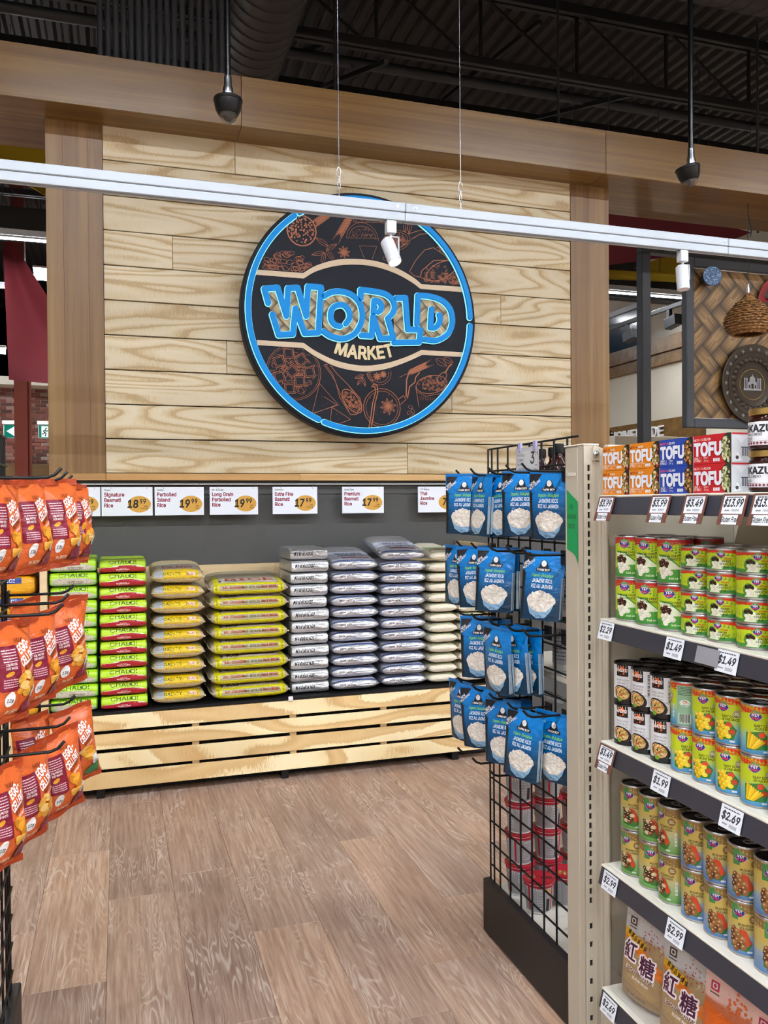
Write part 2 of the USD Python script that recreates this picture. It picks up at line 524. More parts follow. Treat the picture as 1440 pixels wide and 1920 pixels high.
def weave(name, scale, tones, plane='xz'):
    """A flat print of a woven basket: diagonal strands passing over and under."""
    N = {'g': ('texture_coordinate', {}), 's': ('separate_xyz', {}), 'p': ('principled_bsdf', {'roughness': .45})}
    Lk = [('g.object', 's.vector')]
    k = scale * .7071

    def math_(n, t, a=None, b=None, **kw):
        N[n] = ('math', {'math_type': t, **{f'value{i + 1}': x for i, x in enumerate((a, b)) if isinstance(x, (int, float))}})
        for i, x in enumerate((a, b)):
            if isinstance(x, str):
                Lk.append((x, f'{n}.value{i + 1}'))
    math_('x', 'multiply', 's.x', k), math_('z', 'multiply', 's.z', k)
    math_('u', 'add', 'x.value', 'z.value'), math_('v', 'subtract', 'x.value', 'z.value')
    math_('fu', 'floor', 'u.value'), math_('fv', 'floor', 'v.value')
    math_('su', 'add', 'fu.value', 'fv.value'), math_('df', 'subtract', 'fu.value', 'fv.value'), math_('hf', 'multiply', 'df.value', .25), math_('par', 'fraction', 'hf.value'), math_('q0', 'add', 'hf.value', 64.0), math_('q1', 'fraction', 'q0.value'), math_('sel', 'greater_than', 'q1.value', .4)
    math_('au', 'fraction', 'u.value'), math_('av', 'fraction', 'v.value')
    math_('e0', 'subtract', 'u.value', 'fv.value'), math_('e1', 'multiply', 'e0.value', .25), math_('e2', 'add', 'e1.value', 64.0), math_('e3', 'fraction', 'e2.value'), math_('lu', 'multiply', 'e3.value', 2.0)
    math_('g0', 'subtract', 'v.value', 'fu.value'), math_('g1', 'multiply', 'g0.value', .25), math_('g2', 'add', 'g1.value', 63.75), math_('g3', 'fraction', 'g2.value'), math_('lv', 'multiply', 'g3.value', 2.0)
    N['ac'] = ('mix_float', {})
    N['al'] = ('mix_float', {})
    Lk += [('sel.value', 'ac.fac'), ('sel.value', 'al.fac'), ('av.value', 'ac.a'), ('au.value', 'ac.b'), ('lu.value', 'al.a'), ('lv.value', 'al.b')]
    math_('ca', 'subtract', 'ac.result', .5), math_('cb', 'absolute', 'ca.value')
    math_('la', 'subtract', 'al.result', .5), math_('lb', 'absolute', 'la.value')
    N['re'] = ('rgb_ramp', {'ramp': [(0, (1, 1, 1)), (.36, (.85,) * 3), (.5, (.12, .1, .09))]})
    N['rl'] = ('rgb_ramp', {'ramp': [(0, (1.15,) * 3), (.3, (.85,) * 3), (.5, (.3, .26, .22))]})
    Lk += [('cb.value', 're.fac'), ('lb.value', 'rl.fac')]
    N['cx'] = ('combine_xyz', {})
    math_('st', 'multiply', 'ac.result', 16.0), math_('sl', 'multiply', 'al.result', .8)
    Lk += [('st.value', 'cx.x'), ('sl.value', 'cx.y'), ('su.value', 'cx.z')]
    N['n'] = ('noise_texture', {'scale': 1.0, 'detail': 3})
    N['rn'] = ('rgb_ramp', {'ramp': [(.25, lin(tones[0])), (.48, lin(tones[1])), (.7, lin(tones[2]))]})
    N['m1'] = ('mix', {'mix_type': 'multiply', 'fac': 1.0})
    N['m2'] = ('mix', {'mix_type': 'multiply', 'fac': 1.0})
    Lk += [('cx.vector', 'n.vector'), ('n.fac', 'rn.fac'), ('rn.color', 'm1.color1'), ('re.color', 'm1.color2'), ('m1.color', 'm2.color1'), ('rl.color', 'm2.color2'), ('m2.color', 'p.base_color')]
    mk(name, N, Lk)


weave('weave_letters', 17.5, ('#7a654c', '#b39a70', '#e0cfa8'))
weave('weave_panel', 8.4, ('#4a3524', '#8a6a42', '#b9975f'))

mk('brickwork', {'g': ('texture_coordinate', {}), 'n': ('noise_texture', {'scale': 9.0, 'detail': 3}), 'sd': ('attribute', {'attribute': 'seed'}), 'wn': ('white_noise_texture', {'dimensions': '1D'}),
                 'r': ('rgb_ramp', {'ramp': [(0, lin('#5d3a30')), (.4, lin('#8a4c3c')), (.75, lin('#a9685a')), (1, lin('#b59788'))]}), 'x': ('mix', {'mix_type': 'multiply', 'fac': .6}), 'p': ('principled_bsdf', {'roughness': .85})},
   [('g.object', 'n.vector'), ('sd.fac', 'wn.w'), ('wn.value', 'r.fac'), ('r.color', 'x.color1'), ('n.color', 'x.color2'), ('x.color', 'p.base_color')])
mk('wicker', {'g': ('texture_coordinate', {}), 'n': ('noise_texture', {'scale': 60.0, 'detail': 3}), 'r': ('rgb_ramp', {'ramp': [(.3, lin('#4a2e16')), (.5, lin('#8a6034')), (.72, lin('#bd9156'))]}), 'p': ('principled_bsdf', {'roughness': .55})},
   [('g.object', 'n.vector'), ('n.fac', 'r.fac'), ('r.color', 'p.base_color')])
mk('dome_plastic', {'t': ('transparent_bsdf', {'color': (.8, .8, .8)}), 'g': ('glossy_bsdf', {'color': (.9, .9, .9), 'roughness': .05}), 'm': ('mix_closure', {'fac': .12})}, [('t.BSDF', 'm.closure1'), ('g.BSDF', 'm.closure2')], 'm.closure')
mk('clear_film', {'t': ('transparent_bsdf', {'color': (.96, .96, .96)}), 'g': ('glossy_bsdf', {'color': (.9, .9, .9), 'roughness': .12}), 'm': ('mix_closure', {'fac': .08})}, [('t.BSDF', 'm.closure1'), ('g.BSDF', 'm.closure2')], 'm.closure')
mk('jar_glass', {'p': ('principled_bsdf', {'base_color': (.95, .95, .95), 'roughness': .03, 'transmission_weight': 1.0, 'ior': 1.45})}, [])
simple('black_steel', '#0c0c0e', .45, specular_ior_level=.35)
simple('black_matte', '#151314', .6)
simple('rack_kick', '#1d191a', .5)
simple('beige_enamel', '#bcb4a2', .42)
simple('shelf_white', '#ddd9cc', .4)
simple('rail_dark', '#35363f', .35)
simple('rail_clear', '#e9e9ee', .2)
simple('white_enamel', '#c9ced4', .35)
simple('track_white', '#aeb8c2', .4)
simple('steel', '#b8bcc2', .25, 1.0)
simple('tin', '#c4c6c8', .3, 1.0)
simple('black_lacquer', '#0c0c0d', .22)
simple('grey_wall', '#4d4d4c', .75, bumps=40)
simple('white_wall', '#d8d2c2', .8, bumps=30)
simple('cream_wall', '#c9c2b0', .8)
simple('deck_black', '#231e1b', .65)
simple('duct_black', '#2a2522', .5)
simple('pipe_grey', '#2e3034', .5)
simple('truss_black', '#141315', .55)
simple('sign_black', '#0b111e', .55, specular_ior_level=.25)
simple('sign_edge', '#1c1a18', .5)
simple('copper_print', '#9a5a36', .5)
simple('band_print', '#cbb79b', .55)
simple('market_print', '#d8c69b', .5)
mk('neon_blue', {'p': ('principled_bsdf', {'base_color': lin('#0079c4'), 'roughness': .5, 'specular_ior_level': .25, 'emission_color': lin('#009cee'), 'emission_strength': .2})}, [])
glow('neon_edge', '#9af0ff', 1.25)
simple('red_fabric', '#5c0612', .85)
simple('red_lacquer', '#8c0d1c', .4)
simple('yellow_fabric', '#a88a08', .85)
simple('red_paint', '#9a4633', .6)
simple('dark_red_paint', '#5d1d18', .6)
simple('frame_grey', '#3a3f47', .5)
simple('frame_black', '#1c1f24', .5)
simple('brass', '#b89a5a', .3, .9)
simple('sauce', '#2a0d0a', .12)
simple('cap_black', '#0c0c0d', .42, specular_ior_level=.3)
glow('lamp_glow_far', '#f4f8ff', 120.0)
simple('paper_white', '#e6e9ee', .6)
simple('clip_plastic', '#a9a6d2', .2)
simple('green_tape', '#129a55', .5)
simple('white_plastic', '#e4e4e2', .4)
simple('bronze', '#3a3128', .38, .6, bumps=55)
simple('mortar', '#9c9186', .9)
simple('window_glass', '#33475a', .12)
simple('grey_plastic', '#8f9096', .4)
glow('lamp_glow', '#f4f8ff', LAMP)
glow('spot_glow', '#fff1dc', SPOT)
glow('exit_green', '#1f8f7a', .75)
glow('exit_white', '#e8fff6', 1.2)
GLYPHS = {'紅': '2,-12 5,-7 8,9 5,11 2,20 15,31 15,33 6,32 2,39 2,43 4,43 11,50 24,73 33,70 34,66 24,50 21,48 21,45 25,45 27,47 33,58 42,54 43,65 93,64 92,54 73,53 73,-4 94,-4 93,-15 39,-15 38,-7 35,-7 32,5 31,5 32,-13 23,-15 19,6 18,6 16,-7 12,-18 2,-16/33,37 39,36 43,26 45,14 40,11 45,-4 61,-4 61,54 43,54 42,49/10,11 19,8 21,10 26,11 30,10 35,14 28,15/28,31 23,24 31,25 30,31', '糖': '1,0 1,4 5,8 12,26 12,28 2,29 2,38 7,40 6,51 3,59 4,65 10,66 12,64 13,57 15,57 15,72 25,72 26,57 27,57 29,67 38,65 39,62 59,62 59,65 57,66 56,70 59,72 66,73 73,62 93,62 92,52 72,51 72,48 89,48 89,36 94,36 94,26 89,26 89,15 72,14 72,11 89,11 90,9 89,-20 79,-20 78,-17 58,-17 57,-20 47,-20 47,9 45,9 45,3 41,-10 35,-20 32,-20 26,-15 24,-21 16,-21 15,4 13,4 10,-4 7,-7 4,-6/57,-6 79,-7 79,1 57,1/72,25 79,24 79,27 72,27/72,37 79,36 79,39 72,39/46,10 62,11 62,14 61,15 48,15 47,16/47,24 61,24 62,26 48,27/47,37 61,36 62,38 48,39/47,48 61,48 62,52 47,52/25,28 34,14 36,14 37,28/30,40 37,39 37,54 35,54 33,45/25,-14 27,-14 30,-9 34,3 34,6 31,4 28,4 26,8', '亞': '3,-15 5,-5 32,-4 32,8 10,9 10,44 31,44 31,56 6,56 7,67 91,66 90,56 64,56 64,44 86,44 86,9 64,8 64,-4 91,-5 92,-16/42,18 43,-5 52,-5 53,18 75,18 75,34 53,35 53,56 43,56 42,34 21,34 21,18', '洲': '4,-15 17,19 22,19 25,24 30,44 38,44 38,70 48,70 48,43 53,43 57,36 58,68 69,67 69,45 73,45 78,36 79,69 90,69 89,-20 79,-20 79,17 74,17 70,28 68,-18 58,-18 58,18 51,17 49,25 45,0 34,-20 24,-13 34,2 36,25 31,15 26,16 15,-17 11,-19|6,66 14,71 30,58 22,51 6,62|2,36 5,44 10,45 26,33 19,26', '什': '29,29 30,39 56,39 58,72 68,70 68,39 94,38 93,28 68,28 66,-21 56,-19 56,28|2,29 25,70 36,70 27,47 27,-20 16,-19 16,29 6,22', '蔬': '6,-17 2,-6 7,-4 7,30 17,30 17,-2 20,-2 21,34 25,38 5,39 5,49 26,50 25,56 4,56 4,66 26,66 27,73 35,73 37,66 58,66 60,73 69,73 70,66 93,65 92,56 70,56 69,49 71,45 93,44 92,35 82,34 92,22 90,17 83,14 83,-10 86,-10 88,1 95,-2 95,-14 92,-18 78,-19 74,-16 74,19 68,17 68,-17 59,-17 59,18 54,18 54,-3 44,-18 37,-20 32,-16 38,-8/68,35 59,28 72,29/38,56 37,49 42,45 58,45 58,56/31,24 40,23 49,35 37,37 31,30/31,1 41,3 44,-2 44,17 42,13 31,13', '炒': '37,-20 33,-10 49,-6 69,7 59,9 59,71 69,72 70,11 79,25 83,26 73,55 83,56 94,28 86,25 89,22 86,12 67,-9 41,-20|38,26 45,54 56,54 48,21 44,20|2,-15 13,4 16,17 17,71 25,72 28,70 28,45 33,55 42,52 33,29 27,29 27,16 41,-1 33,-7 23,3 10,-21|2,25 6,52 14,52 15,40 11,23', '菜': '1,-11 30,5 4,6 4,16 20,18 11,33 12,37 8,39 7,47 26,49 26,56 4,56 5,66 26,66 28,73 36,73 39,66 58,66 60,73 68,73 70,66 92,66 92,56 70,56 70,53 79,54 85,48 85,44 80,41 87,38 74,17 91,17 93,7 65,5 75,-2 94,-8 89,-18 77,-15 55,-1 52,-21 42,-20 42,0 9,-19/49,38 54,17 68,17 65,23 75,42/38,50 58,50 58,56 38,56/23,35 30,24 25,17 42,17 43,26 38,38 26,38', '清': '1,38 6,45 24,36 26,41 53,41 53,44 31,45 31,53 53,55 28,56 22,51 6,63 11,71 28,62 29,65 53,65 55,73 63,73 64,65 89,65 88,55 64,54 87,53 86,44 65,44 64,41 93,40 93,32 84,30 84,-16 78,-20 64,-20 62,-10 74,-10 74,-5 45,-5 43,-20 33,-20 33,31 25,32 19,25/43,5 73,4 74,7 45,8/43,18 73,17 74,19 44,20|4,-14 19,20 24,20 29,13 15,-18 11,-19', '水': '2,-5 18,13 27,33 27,37 5,37 5,47 42,46 43,72 54,72 54,47 59,36 78,55 87,49 67,25 82,7 95,0 89,-11 72,0 55,22 53,-16 43,-21 31,-20 28,-10 42,-9 41,42 34,19 22,-1 11,-11', '馬': '2,-16 14,11 14,67 85,68 85,58 55,57 55,52 82,51 81,42 55,41 55,36 81,36 82,27 55,26 55,22 91,21 90,-4 86,-17 82,-20 63,-18 62,-10 77,-9 78,11 68,11 76,-2 71,-8 66,-7 58,6 61,11 18,11 23,6 17,-12 11,-19/26,42 25,36 43,36 43,42/42,52 43,58 25,58 25,52/43,25 25,26 25,21 43,21|49,-14 44,8 52,9 58,-12|29,-15 27,7 36,8 39,-15', '蹄': '1,-8 6,-4 7,30 16,29 16,-1 19,0 19,35 6,36 7,68 38,68 39,63 58,64 57,71 67,73 71,64 92,63 92,54 84,54 80,44 93,43 93,23 89,22 89,-4 85,-10 70,-9 70,-20 60,-20 59,16 52,16 52,-10 42,-10 41,-5 4,-16/70,27 83,26 83,33 70,33/77,-1 78,16 70,16 70,-1/59,54 61,43 68,43 72,53/48,27 60,26 60,33 48,33/39,55 38,43 50,43 47,54/30,14 29,2 39,4 42,-2 42,23 39,23 39,15/30,34 29,25 38,25 38,35/17,46 27,45 27,58 17,58', '嚴': '1,-16 8,5 12,68 45,68 46,49 51,49 51,68 86,68 86,50 92,49 92,39 73,39 71,33 93,31 93,23 88,21 80,0 95,-12 89,-21 73,-10 58,-21 54,-18 44,-20 42,-13 17,-15 15,-10 10,-20/68,22 72,10 74,10 78,22/61,58 74,57 75,59 62,60/54,9 53,-3 58,-3 60,-8 67,1 62,9/51,29 59,28 62,39 52,39 54,35/33,-3 43,-4 43,-1 33,-1/34,9 42,7 43,8/34,19 42,17 43,18/20,29 38,28 39,29 23,30 21,39/23,60 23,57 35,59 34,60/17,-4 23,-5 23,19 19,18', '選': '2,-13 15,-1 15,24 3,26 4,35 25,35 26,16 43,18 43,21 30,22 30,30 43,31 43,36 32,37 29,50 19,45 4,62 6,67 12,70 28,54 30,69 58,69 59,48 61,69 90,68 93,41 88,36 76,35 76,31 89,30 89,22 76,21 76,18 93,16 92,7 79,6 91,-2 89,-7 94,-7 92,-18 48,-19 21,-10 8,-20/70,46 83,45 84,47 71,48/80,59 70,60 70,57 80,57/43,-7 55,-9 79,-7 61,7 57,7/53,18 65,17 65,21 53,21/62,39 53,36 53,31 65,31/39,46 51,45 52,47 40,48/40,60 39,57 48,57 48,60/27,7 28,-1 42,6 42,7', '品': '51,-20 51,25 90,26 91,-19 80,-20 79,-15 63,-15 61,-20/62,-3 79,-4 79,15 62,15|20,68 76,69 77,33 21,32/31,44 65,43 65,58 31,58|6,25 44,25 44,-19 35,-20 33,-15 18,-15 17,-20 6,-20/17,-3 33,-4 33,15 17,15', '質': '2,40 10,51 11,68 42,72 47,64 21,58 48,58 50,68 83,72 88,64 60,59 93,57 93,49 78,47 80,-4 77,-6 92,-12 90,-18 86,-21 56,-10 56,-5 42,-5 40,-9 28,-15 8,-21 4,-11 21,-6 16,-4 16,38 28,39 28,48 19,48 11,34/28,18 68,16 69,17/27,28 68,27 69,29 28,30/28,7 28,4 69,5 68,7/55,40 67,39 67,48 58,48/38,40 43,39 47,48 38,48', '優': '0,29 21,72 32,68 92,68 92,59 84,58 85,33 94,32 94,17 87,8 77,15 75,9 81,9 85,3 74,-7 95,-11 95,-15 90,-21 60,-14 32,-21 25,-16 22,-21 14,-21 13,28 5,21/57,0 61,-3 64,-1/56,22 55,17 60,17/25,-3 24,-12 46,-7 42,-3 30,-8/24,0 45,11 43,15 33,8 26,17 26,32 36,33 36,59 28,59 24,51', '良': '10,-14 15,-6 15,63 42,63 41,71 45,73 51,73 55,63 81,63 81,22 88,12 70,0 92,-9 89,-19 76,-17 59,-8 46,4 38,17 26,17 26,-6 49,-1 50,-11 18,-21/52,17 61,7 73,16/26,47 69,46 70,52 27,53/27,36 26,28 70,28 70,36'}
rng = np.random.default_rng(7)

# ================================================================== the setting
# floor: vinyl planks 0.243 x 1.05, running towards the feature wall
floor = numbered('/World', 'floor')
UsdGeom.Xform.Define(stage, floor)
tag(floor, 'greyish brown wood-look vinyl plank floor of the aisle', None, None, 'structure')
PW, PL = 0.2425, 1.048
starts = [3.31, 3.45, 2.905, 3.316, 2.515, 2.92, 3.34, 2.62, 3.15, 2.75]
k = 0
for i in range(-5, 10):
    x0 = -.05 + i * PW
    y = starts[i % 10] - 4 * PL
    while y < 4.9:
        y1 = min(y + PL, 5.0)
        if y1 > .9 and y1 - max(y, .3) > .02:
            m = cbx(x0 + .0004, max(y, .3) + .0004, -.012, x0 + PW - .0004, y1 - .0004, 0, .0009)
            part(floor, 'plank', m, 'floor_oak', seed=(k * 37 % 101) * .13 + 1)
        k += 1
        y += PL
sub = bx(-9, -9, -.2, 11, 22, -.0122)
part(floor, 'subfloor', sub, 'floor_oak', seed=3.3)
ground = cat(bx(-9, -9, -.0121, -.05 - 5 * PW, 22, -.001), bx(-.05 + 10 * PW, -9, -.0121, 11, 22, -.001), bx(-.05 - 5 * PW, 4.9, -.0121, -.05 + 10 * PW, 22, -.001), bx(-.05 - 5 * PW, -9, -.0121, -.05 + 10 * PW, .3, -.001))
part(floor, 'flooring', ground, 'floor_oak', seed=5.1)

# feature wall of sawn pine planks
wall = numbered('/World', 'wall_back')
UsdGeom.Xform.Define(stage, wall)
tag(wall, 'tall feature wall of pale sawn pine planks behind the round sign', None, None, 'structure')
part(wall, 'backing', bx(-.36, 4.975, 1.66, 3.21, 5.38, 3.66), 'black_matte')
zj = [3.646, 3.452, 3.255, 3.058, 2.861, 2.665, 2.468, 2.272, 2.076, 1.880, 1.684]
joints = {0: [.68], 3: [.315], 4: [2.40], 6: [.62], 9: [1.745], 2: [1.95], 5: [], 7: [2.05], 8: []}
k = 0
for i in range(10):
    xs = [-.063] + joints.get(i, []) + [2.918]
    for a, b in zip(xs, xs[1:]):
        o = rng.uniform(0, .004)
        part(wall, 'plank', cbx(a + .001, 4.95 - o, zj[i + 1] + .003, b - .001, 4.974, zj[i] - .003, .002), 'pine_plank', seed=k * 1.37 + .4)
        k += 1
lower = shell('wall_back_lower', bx(-.9, 5.0, 0, 3.21, 5.38, 1.655), 'grey_wall', 'dark grey painted wall behind the stacked rice bags')

# veneer columns, header beam, sill
for name, x0, x1, cuts, lab in (('pillar', -.362, -.064, [-.272, -.142], 'brown wood veneer column at the left end of the plank wall'), ('pillar', 2.919, 3.214, [], 'brown wood veneer column at the right end of the plank wall')):
    p = numbered('/World', name)
    UsdGeom.Xform.Define(stage, p)
    tag(p, lab, None, None, 'structure')
    xs = [x0] + cuts + [x1]
    for j, (a, b) in enumerate(zip(xs, xs[1:])):
        part(p, 'panel', cbx(a + (.0002 if j else 0), 4.945, 1.684, b - (.0002 if j < len(xs) - 2 else 0), 5.38, 3.64, .0004), 'veneer_up', seed=j * 1.7 + x1)
beam = numbered('/World', 'trim_1')
UsdGeom.Xform.Define(stage, beam)
tag(beam, 'deep wood veneer header beam running above the plank wall', None, None, 'structure')
for j, (a, b) in enumerate(zip([-4.05, -1.68, .688, 3.054, 5.42], [-1.68, .688, 3.054, 5.42, 7.8])):
    part(beam, 'panel', cbx(a + .0012, 4.726, 3.64, b - .0012, 4.745, 3.922, .0015), 'veneer_long', seed=j * 2.3 + 1)
    part(beam, 'soffit_panel', cbx(a + .0012, 4.7455, 3.64, b - .0012, 5.38, 3.655, .0012), 'veneer_long', seed=j * 1.9 + 7)
part(beam, 'core', bx(-4.05, 4.746, 3.656, 7.8, 5.375, 3.918), 'veneer_long', seed=4)
sill = numbered('/World', 'trim_2')
UsdGeom.Xform.Define(stage, sill)
tag(sill, 'light oak sill board under the plank wall', None, None, 'structure')
for j, (a, b) in enumerate(zip([-.362, -.062, 1.05, 2.918], [-.062, 1.05, 2.918, 3.214])):
    part(sill, 'board', cbx(a + .0006, 4.938, 1.643, b - .0006, 5.0, 1.6835, .002), 'veneer_sill', seed=j + .5)
part(sill, 'shadow_gap', bx(-.36, 4.955, 1.628, 3.21, 5.0, 1.6425), 'black_matte')

# shell of the hall (far sides and behind the viewer)
shell('wall_left', bx(-9.2, -9, 0, -9, 22, 6.6), 'white_wall', 'pale side wall of the hall far left')
shell('wall_right', bx(11, -9, 0, 11.2, 22, 6.6), 'white_wall', 'pale side wall of the hall far right')
shell('wall_front', bx(-9, -9.2, 0, 11, -9, 6.6), 'white_wall', 'pale wall of the hall behind the viewer')

# ceiling: corrugated black steel deck with ribs running away from the viewer
xs, zs = [], []
x = -9.0
while x < 11:
    xs += [x, x + .055, x + .085, x + .125, x + .155]
    zs += [6.3, 6.3, 6.345, 6.345, 6.3]
    x += .155
prof = np.array(list(zip(xs, zs)))
n = len(prof)
v = np.vstack([np.c_[prof[:, 0], np.full(n, -9.0), prof[:, 1]], np.c_[prof[:, 0], np.full(n, 22.0), prof[:, 1]]])
f = [[i, i + n, i + 1] for i in range(n - 1)] + [[i + 1, i + n, i + n + 1] for i in range(n - 1)]
ceil = numbered('/World', 'ceiling')
UsdGeom.Xform.Define(stage, ceil)
tag(ceil, 'black corrugated steel roof deck high above the aisle', None, None, 'structure')
part(ceil, 'deck', trimesh.Trimesh(v, f, process=False), 'deck_black')
part(ceil, 'roof_slab', bx(-9, -9, 6.36, 11, 22, 6.6), 'deck_black')


def truss(y, zb, zt, label, group=None):
    t = thing('roof_truss', label, 'truss', (0, y, 0), group=group)
    for z, w in ((zb, .035), (zt, .045)):
        part(t, 'chord', cat(cbx(-9, -.055, z - w, 11, -.012, z + w, .004), cbx(-9, .012, z - w, 11, .055, z + w, .004)), 'truss_black')
    x, j = -2.6, 0
    while x < 8.2:
        part(t, 'web', bx(x - .012, -.012, zb, x + .012, .012, zt), 'truss_black')
        part(t, 'web', cyl(.016, (x - .92, 0, zt), (x - .06, 0, zb), 6), 'truss_black')
        x += .93
    return t


truss(6.5, 5.235, 5.83, 'black steel roof truss nearest to the veneer beam')
truss(8.9, 5.42, 6.06, 'black steel roof truss behind the nearest one')
truss(11.3, 5.42, 6.06, 'black steel roof truss farthest back, past two others')


def pipe(path, r, label, name='ceiling_pipe', mat='pipe_grey', group=None):
    return solid(name, tube(path, r, 10), mat, label, 'pipe', True, group=group)


pipe([(-9, 7.5, 5.62), (1, 7.5, 5.62), (11, 7.5, 5.62)], .05, 'thick dark pipe running along just above the veneer beam')
for j, (x, y0, y1, z0, z1) in enumerate([(2.15, 6.55, 9.0, 5.15, 6.1), (3.6, 6.6, 9.4, 5.75, 6.2), (4.6, 6.7, 9.3, 5.3, 6.15), (1.75, 6.6, 8.2, 5.3, 6.0)]):
    solid('ceiling_strut', cat(bx(-.02, 0, -.02, .02, 1, .02)), 'truss_black', f'slim black steel strut crossing the truss bays, {("far left", "third", "far right", "second")[j]} of four', 'strut')
    q = stage.GetPrimAtPath('/World/ceiling_strut' + (f'_{j:03d}' if j else ''))
    ln = math.hypot(y1 - y0, z1 - z0)
    x_ = UsdGeom.Xformable(q)
    x_.AddTranslateOp().Set((x, y0, z0))
    x_.AddRotateXOp().Set(math.degrees(math.atan2(z1 - z0, y1 - y0)))
    x_.AddScaleOp().Set((1, ln, 1))
for j, x in enumerate((3.55, 5.6, 1.62)):
    pipe([(x, 6.2, 3.95), (x, 6.2, 6.3)], .011, f'thin hanger rod dropping behind the beam, {("between the two dome cameras", "right of the right dome camera", "beside the round duct")[j]}', 'hanger_rod')

# round ducts
def duct(name, p0, p1, r, label, pitch):
    p0, p1 = np.array(p0, float), np.array(p1, float)
    L = np.linalg.norm(p1 - p0)
    prof = []
    z = 0.0
    while z < L:
        prof += [(r, z), (r, z + pitch - .02), (r + .007, z + pitch - .014), (r + .007, z + pitch - .006)]
        z += pitch
    m = lathe(prof, 36)
    m.apply_transform(trimesh.geometry.align_vectors([0, 0, 1], (p1 - p0) / L))
    m.apply_translation(p0)
    return solid(name, m, 'duct_black', label, 'duct', 40)


duct('round_duct', (1.065, 5.45, 5.26), (1.065, 13, 5.26), .30, 'dark spiral-seamed round duct running away beside the vertical conduits', .13)
duct('round_duct', (.9, 4.62, 5.28), (10, 4.62, 5.28), .40, 'dark spiral-seamed round duct crossing above the right dome camera', .13)

NTH = ['first', 'second', 'third', 'fourth', 'fifth', 'sixth', 'seventh', 'eighth', 'ninth', 'tenth', 'eleventh', 'twelfth', 'thirteenth', 'fourteenth', 'fifteenth', 'sixteenth', 'seventeenth']
# vertical electrical conduits standing behind the beam
cx = [-.075, -.028, .018, .064, .109, .153, .195, .238, .282, .327, .370, .42, .475, .525, .572, .62, .664]
for j, x in enumerate(cx):
    solid('conduit', cyl(.0185 + .001 * (j % 3), (x, 5.42, 3.7), (x, 5.42, 6.3), 12), 'pipe_grey', f'dark vertical conduit behind the veneer beam, {NTH[j]} from the left of its row', 'conduit', True, group='vertical conduits behind the beam')

# ------------------------------------------------------------------ lamps of the hall: rows of linear fixtures
def lamp(x, y, z, label, L=2.4, group='linear ceiling lamps out of sight', glow_='lamp_glow'):
    t = thing('linear_lamp', label, 'lamp', (x, y, z), group=group)
    part(t, 'housing', cbx(-L / 2, -.05, .012, L / 2, .05, .075, .004), 'white_enamel')
    for s in (-1, 1):
        part(t, 'side_skirt', cbx(-L / 2, s * .0495 - .003, -.006, L / 2, s * .0495 + .003, .0115, .001), 'white_enamel')
    part(t, 'diffuser', bx(-L / 2 + .02, -.044, .002, L / 2 - .02, .044, .0115), glow_)
    part(t, 'suspension', cat(cyl(.003, (-L / 2 + .2, 0, .075), (-L / 2 + .2, 0, 6.3 - z), 5), cyl(.003, (L / 2 - .2, 0, .075), (L / 2 - .2, 0, 6.3 - z), 5)), 'steel')
    return t


for y, rw in ((-6.2, 'rearmost row'), (-2.9, 'row behind the viewer'), (.45, 'row above the viewer')):
    for x, cl in ((-4.1, 'first from the left'), (.15, 'second from the left'), (4.4, 'third from the left'), (8.4, 'fourth from the left')):
        lamp(x, y, 5.25, f'long white linear lamp over the hall, {rw}, {cl}')
lamp(-1.5, 8.5, 4.02, 'glowing white linear lamp left of the left veneer column', 2.6, None, 'lamp_glow_far')
lamp(5.5, 8.6, 4.0, 'glowing white linear lamp right of the right veneer column', 2.9, None, 'lamp_glow_far')
lamp(3.2, 14.6, 5.2, 'long white linear lamp far behind the plank wall, in the middle')
lamp(-3.0, 14.5, 5.0, 'long white linear lamp far behind the plank wall, at left', 3.0)
lamp(8.6, 12.0, 5.0, 'long white linear lamp far behind the plank wall, at right', 3.0)

# ------------------------------------------------------------------ suspended track
TY = 3.1
t = thing('track_rail', 'white suspended lighting track crossing in front of the round sign', 'track', (0, TY, 0))
for j, (a, b) in enumerate(((-2.4, 1.085), (1.087, 2.62), (2.622, 5.2))):
    part(t, 'channel', cbx(a, -.022, 2.642, b, .022, 2.678, .003), 'track_white')
    part(t, 'track', cat(cbx(a, -.018, 2.608, b, -.008, 2.641, .002), cbx(a, .008, 2.608, b, .018, 2.641, .002), bx(a, -.008, 2.63, b, .008, 2.641)), 'track_white')
for x in (1.05, 1.13, 2.6):
    part(t, 'coupler_screw', cyl(.006, (x, -.024, 2.66), (x, -.020, 2.66), 10), 'steel')
for j, x in enumerate((.822, 1.328, 3.4, -1.2)):
    c = thing('suspension_cable', f'thin steel cable holding the lighting track, {("left of the lit spotlight", "right of the lit spotlight", "near the right end of the rail", "near the left end of the rail")[j]}', 'cable', (x, TY, 2.68))
    part(c, 'wire', cyl(.0018, (0, 0, .11), (0, 0, 3.62), 6), 'steel')
    a = np.linspace(0, 2 * PI, 14, endpoint=False)
    part(c, 'turnbuckle', cat(tube([(.007 * math.cos(q), 0, .093 + .022 * math.sin(q)) for q in a], .0016, 5, True), cyl(.004, (0, 0, .06), (0, 0, .078), 8), tube([(.005 * math.cos(q), 0, .045 + .016 * math.sin(q)) for q in a], .0016, 5, True), cyl(.0022, (0, 0, 0), (0, 0, .032), 6)), 'steel')


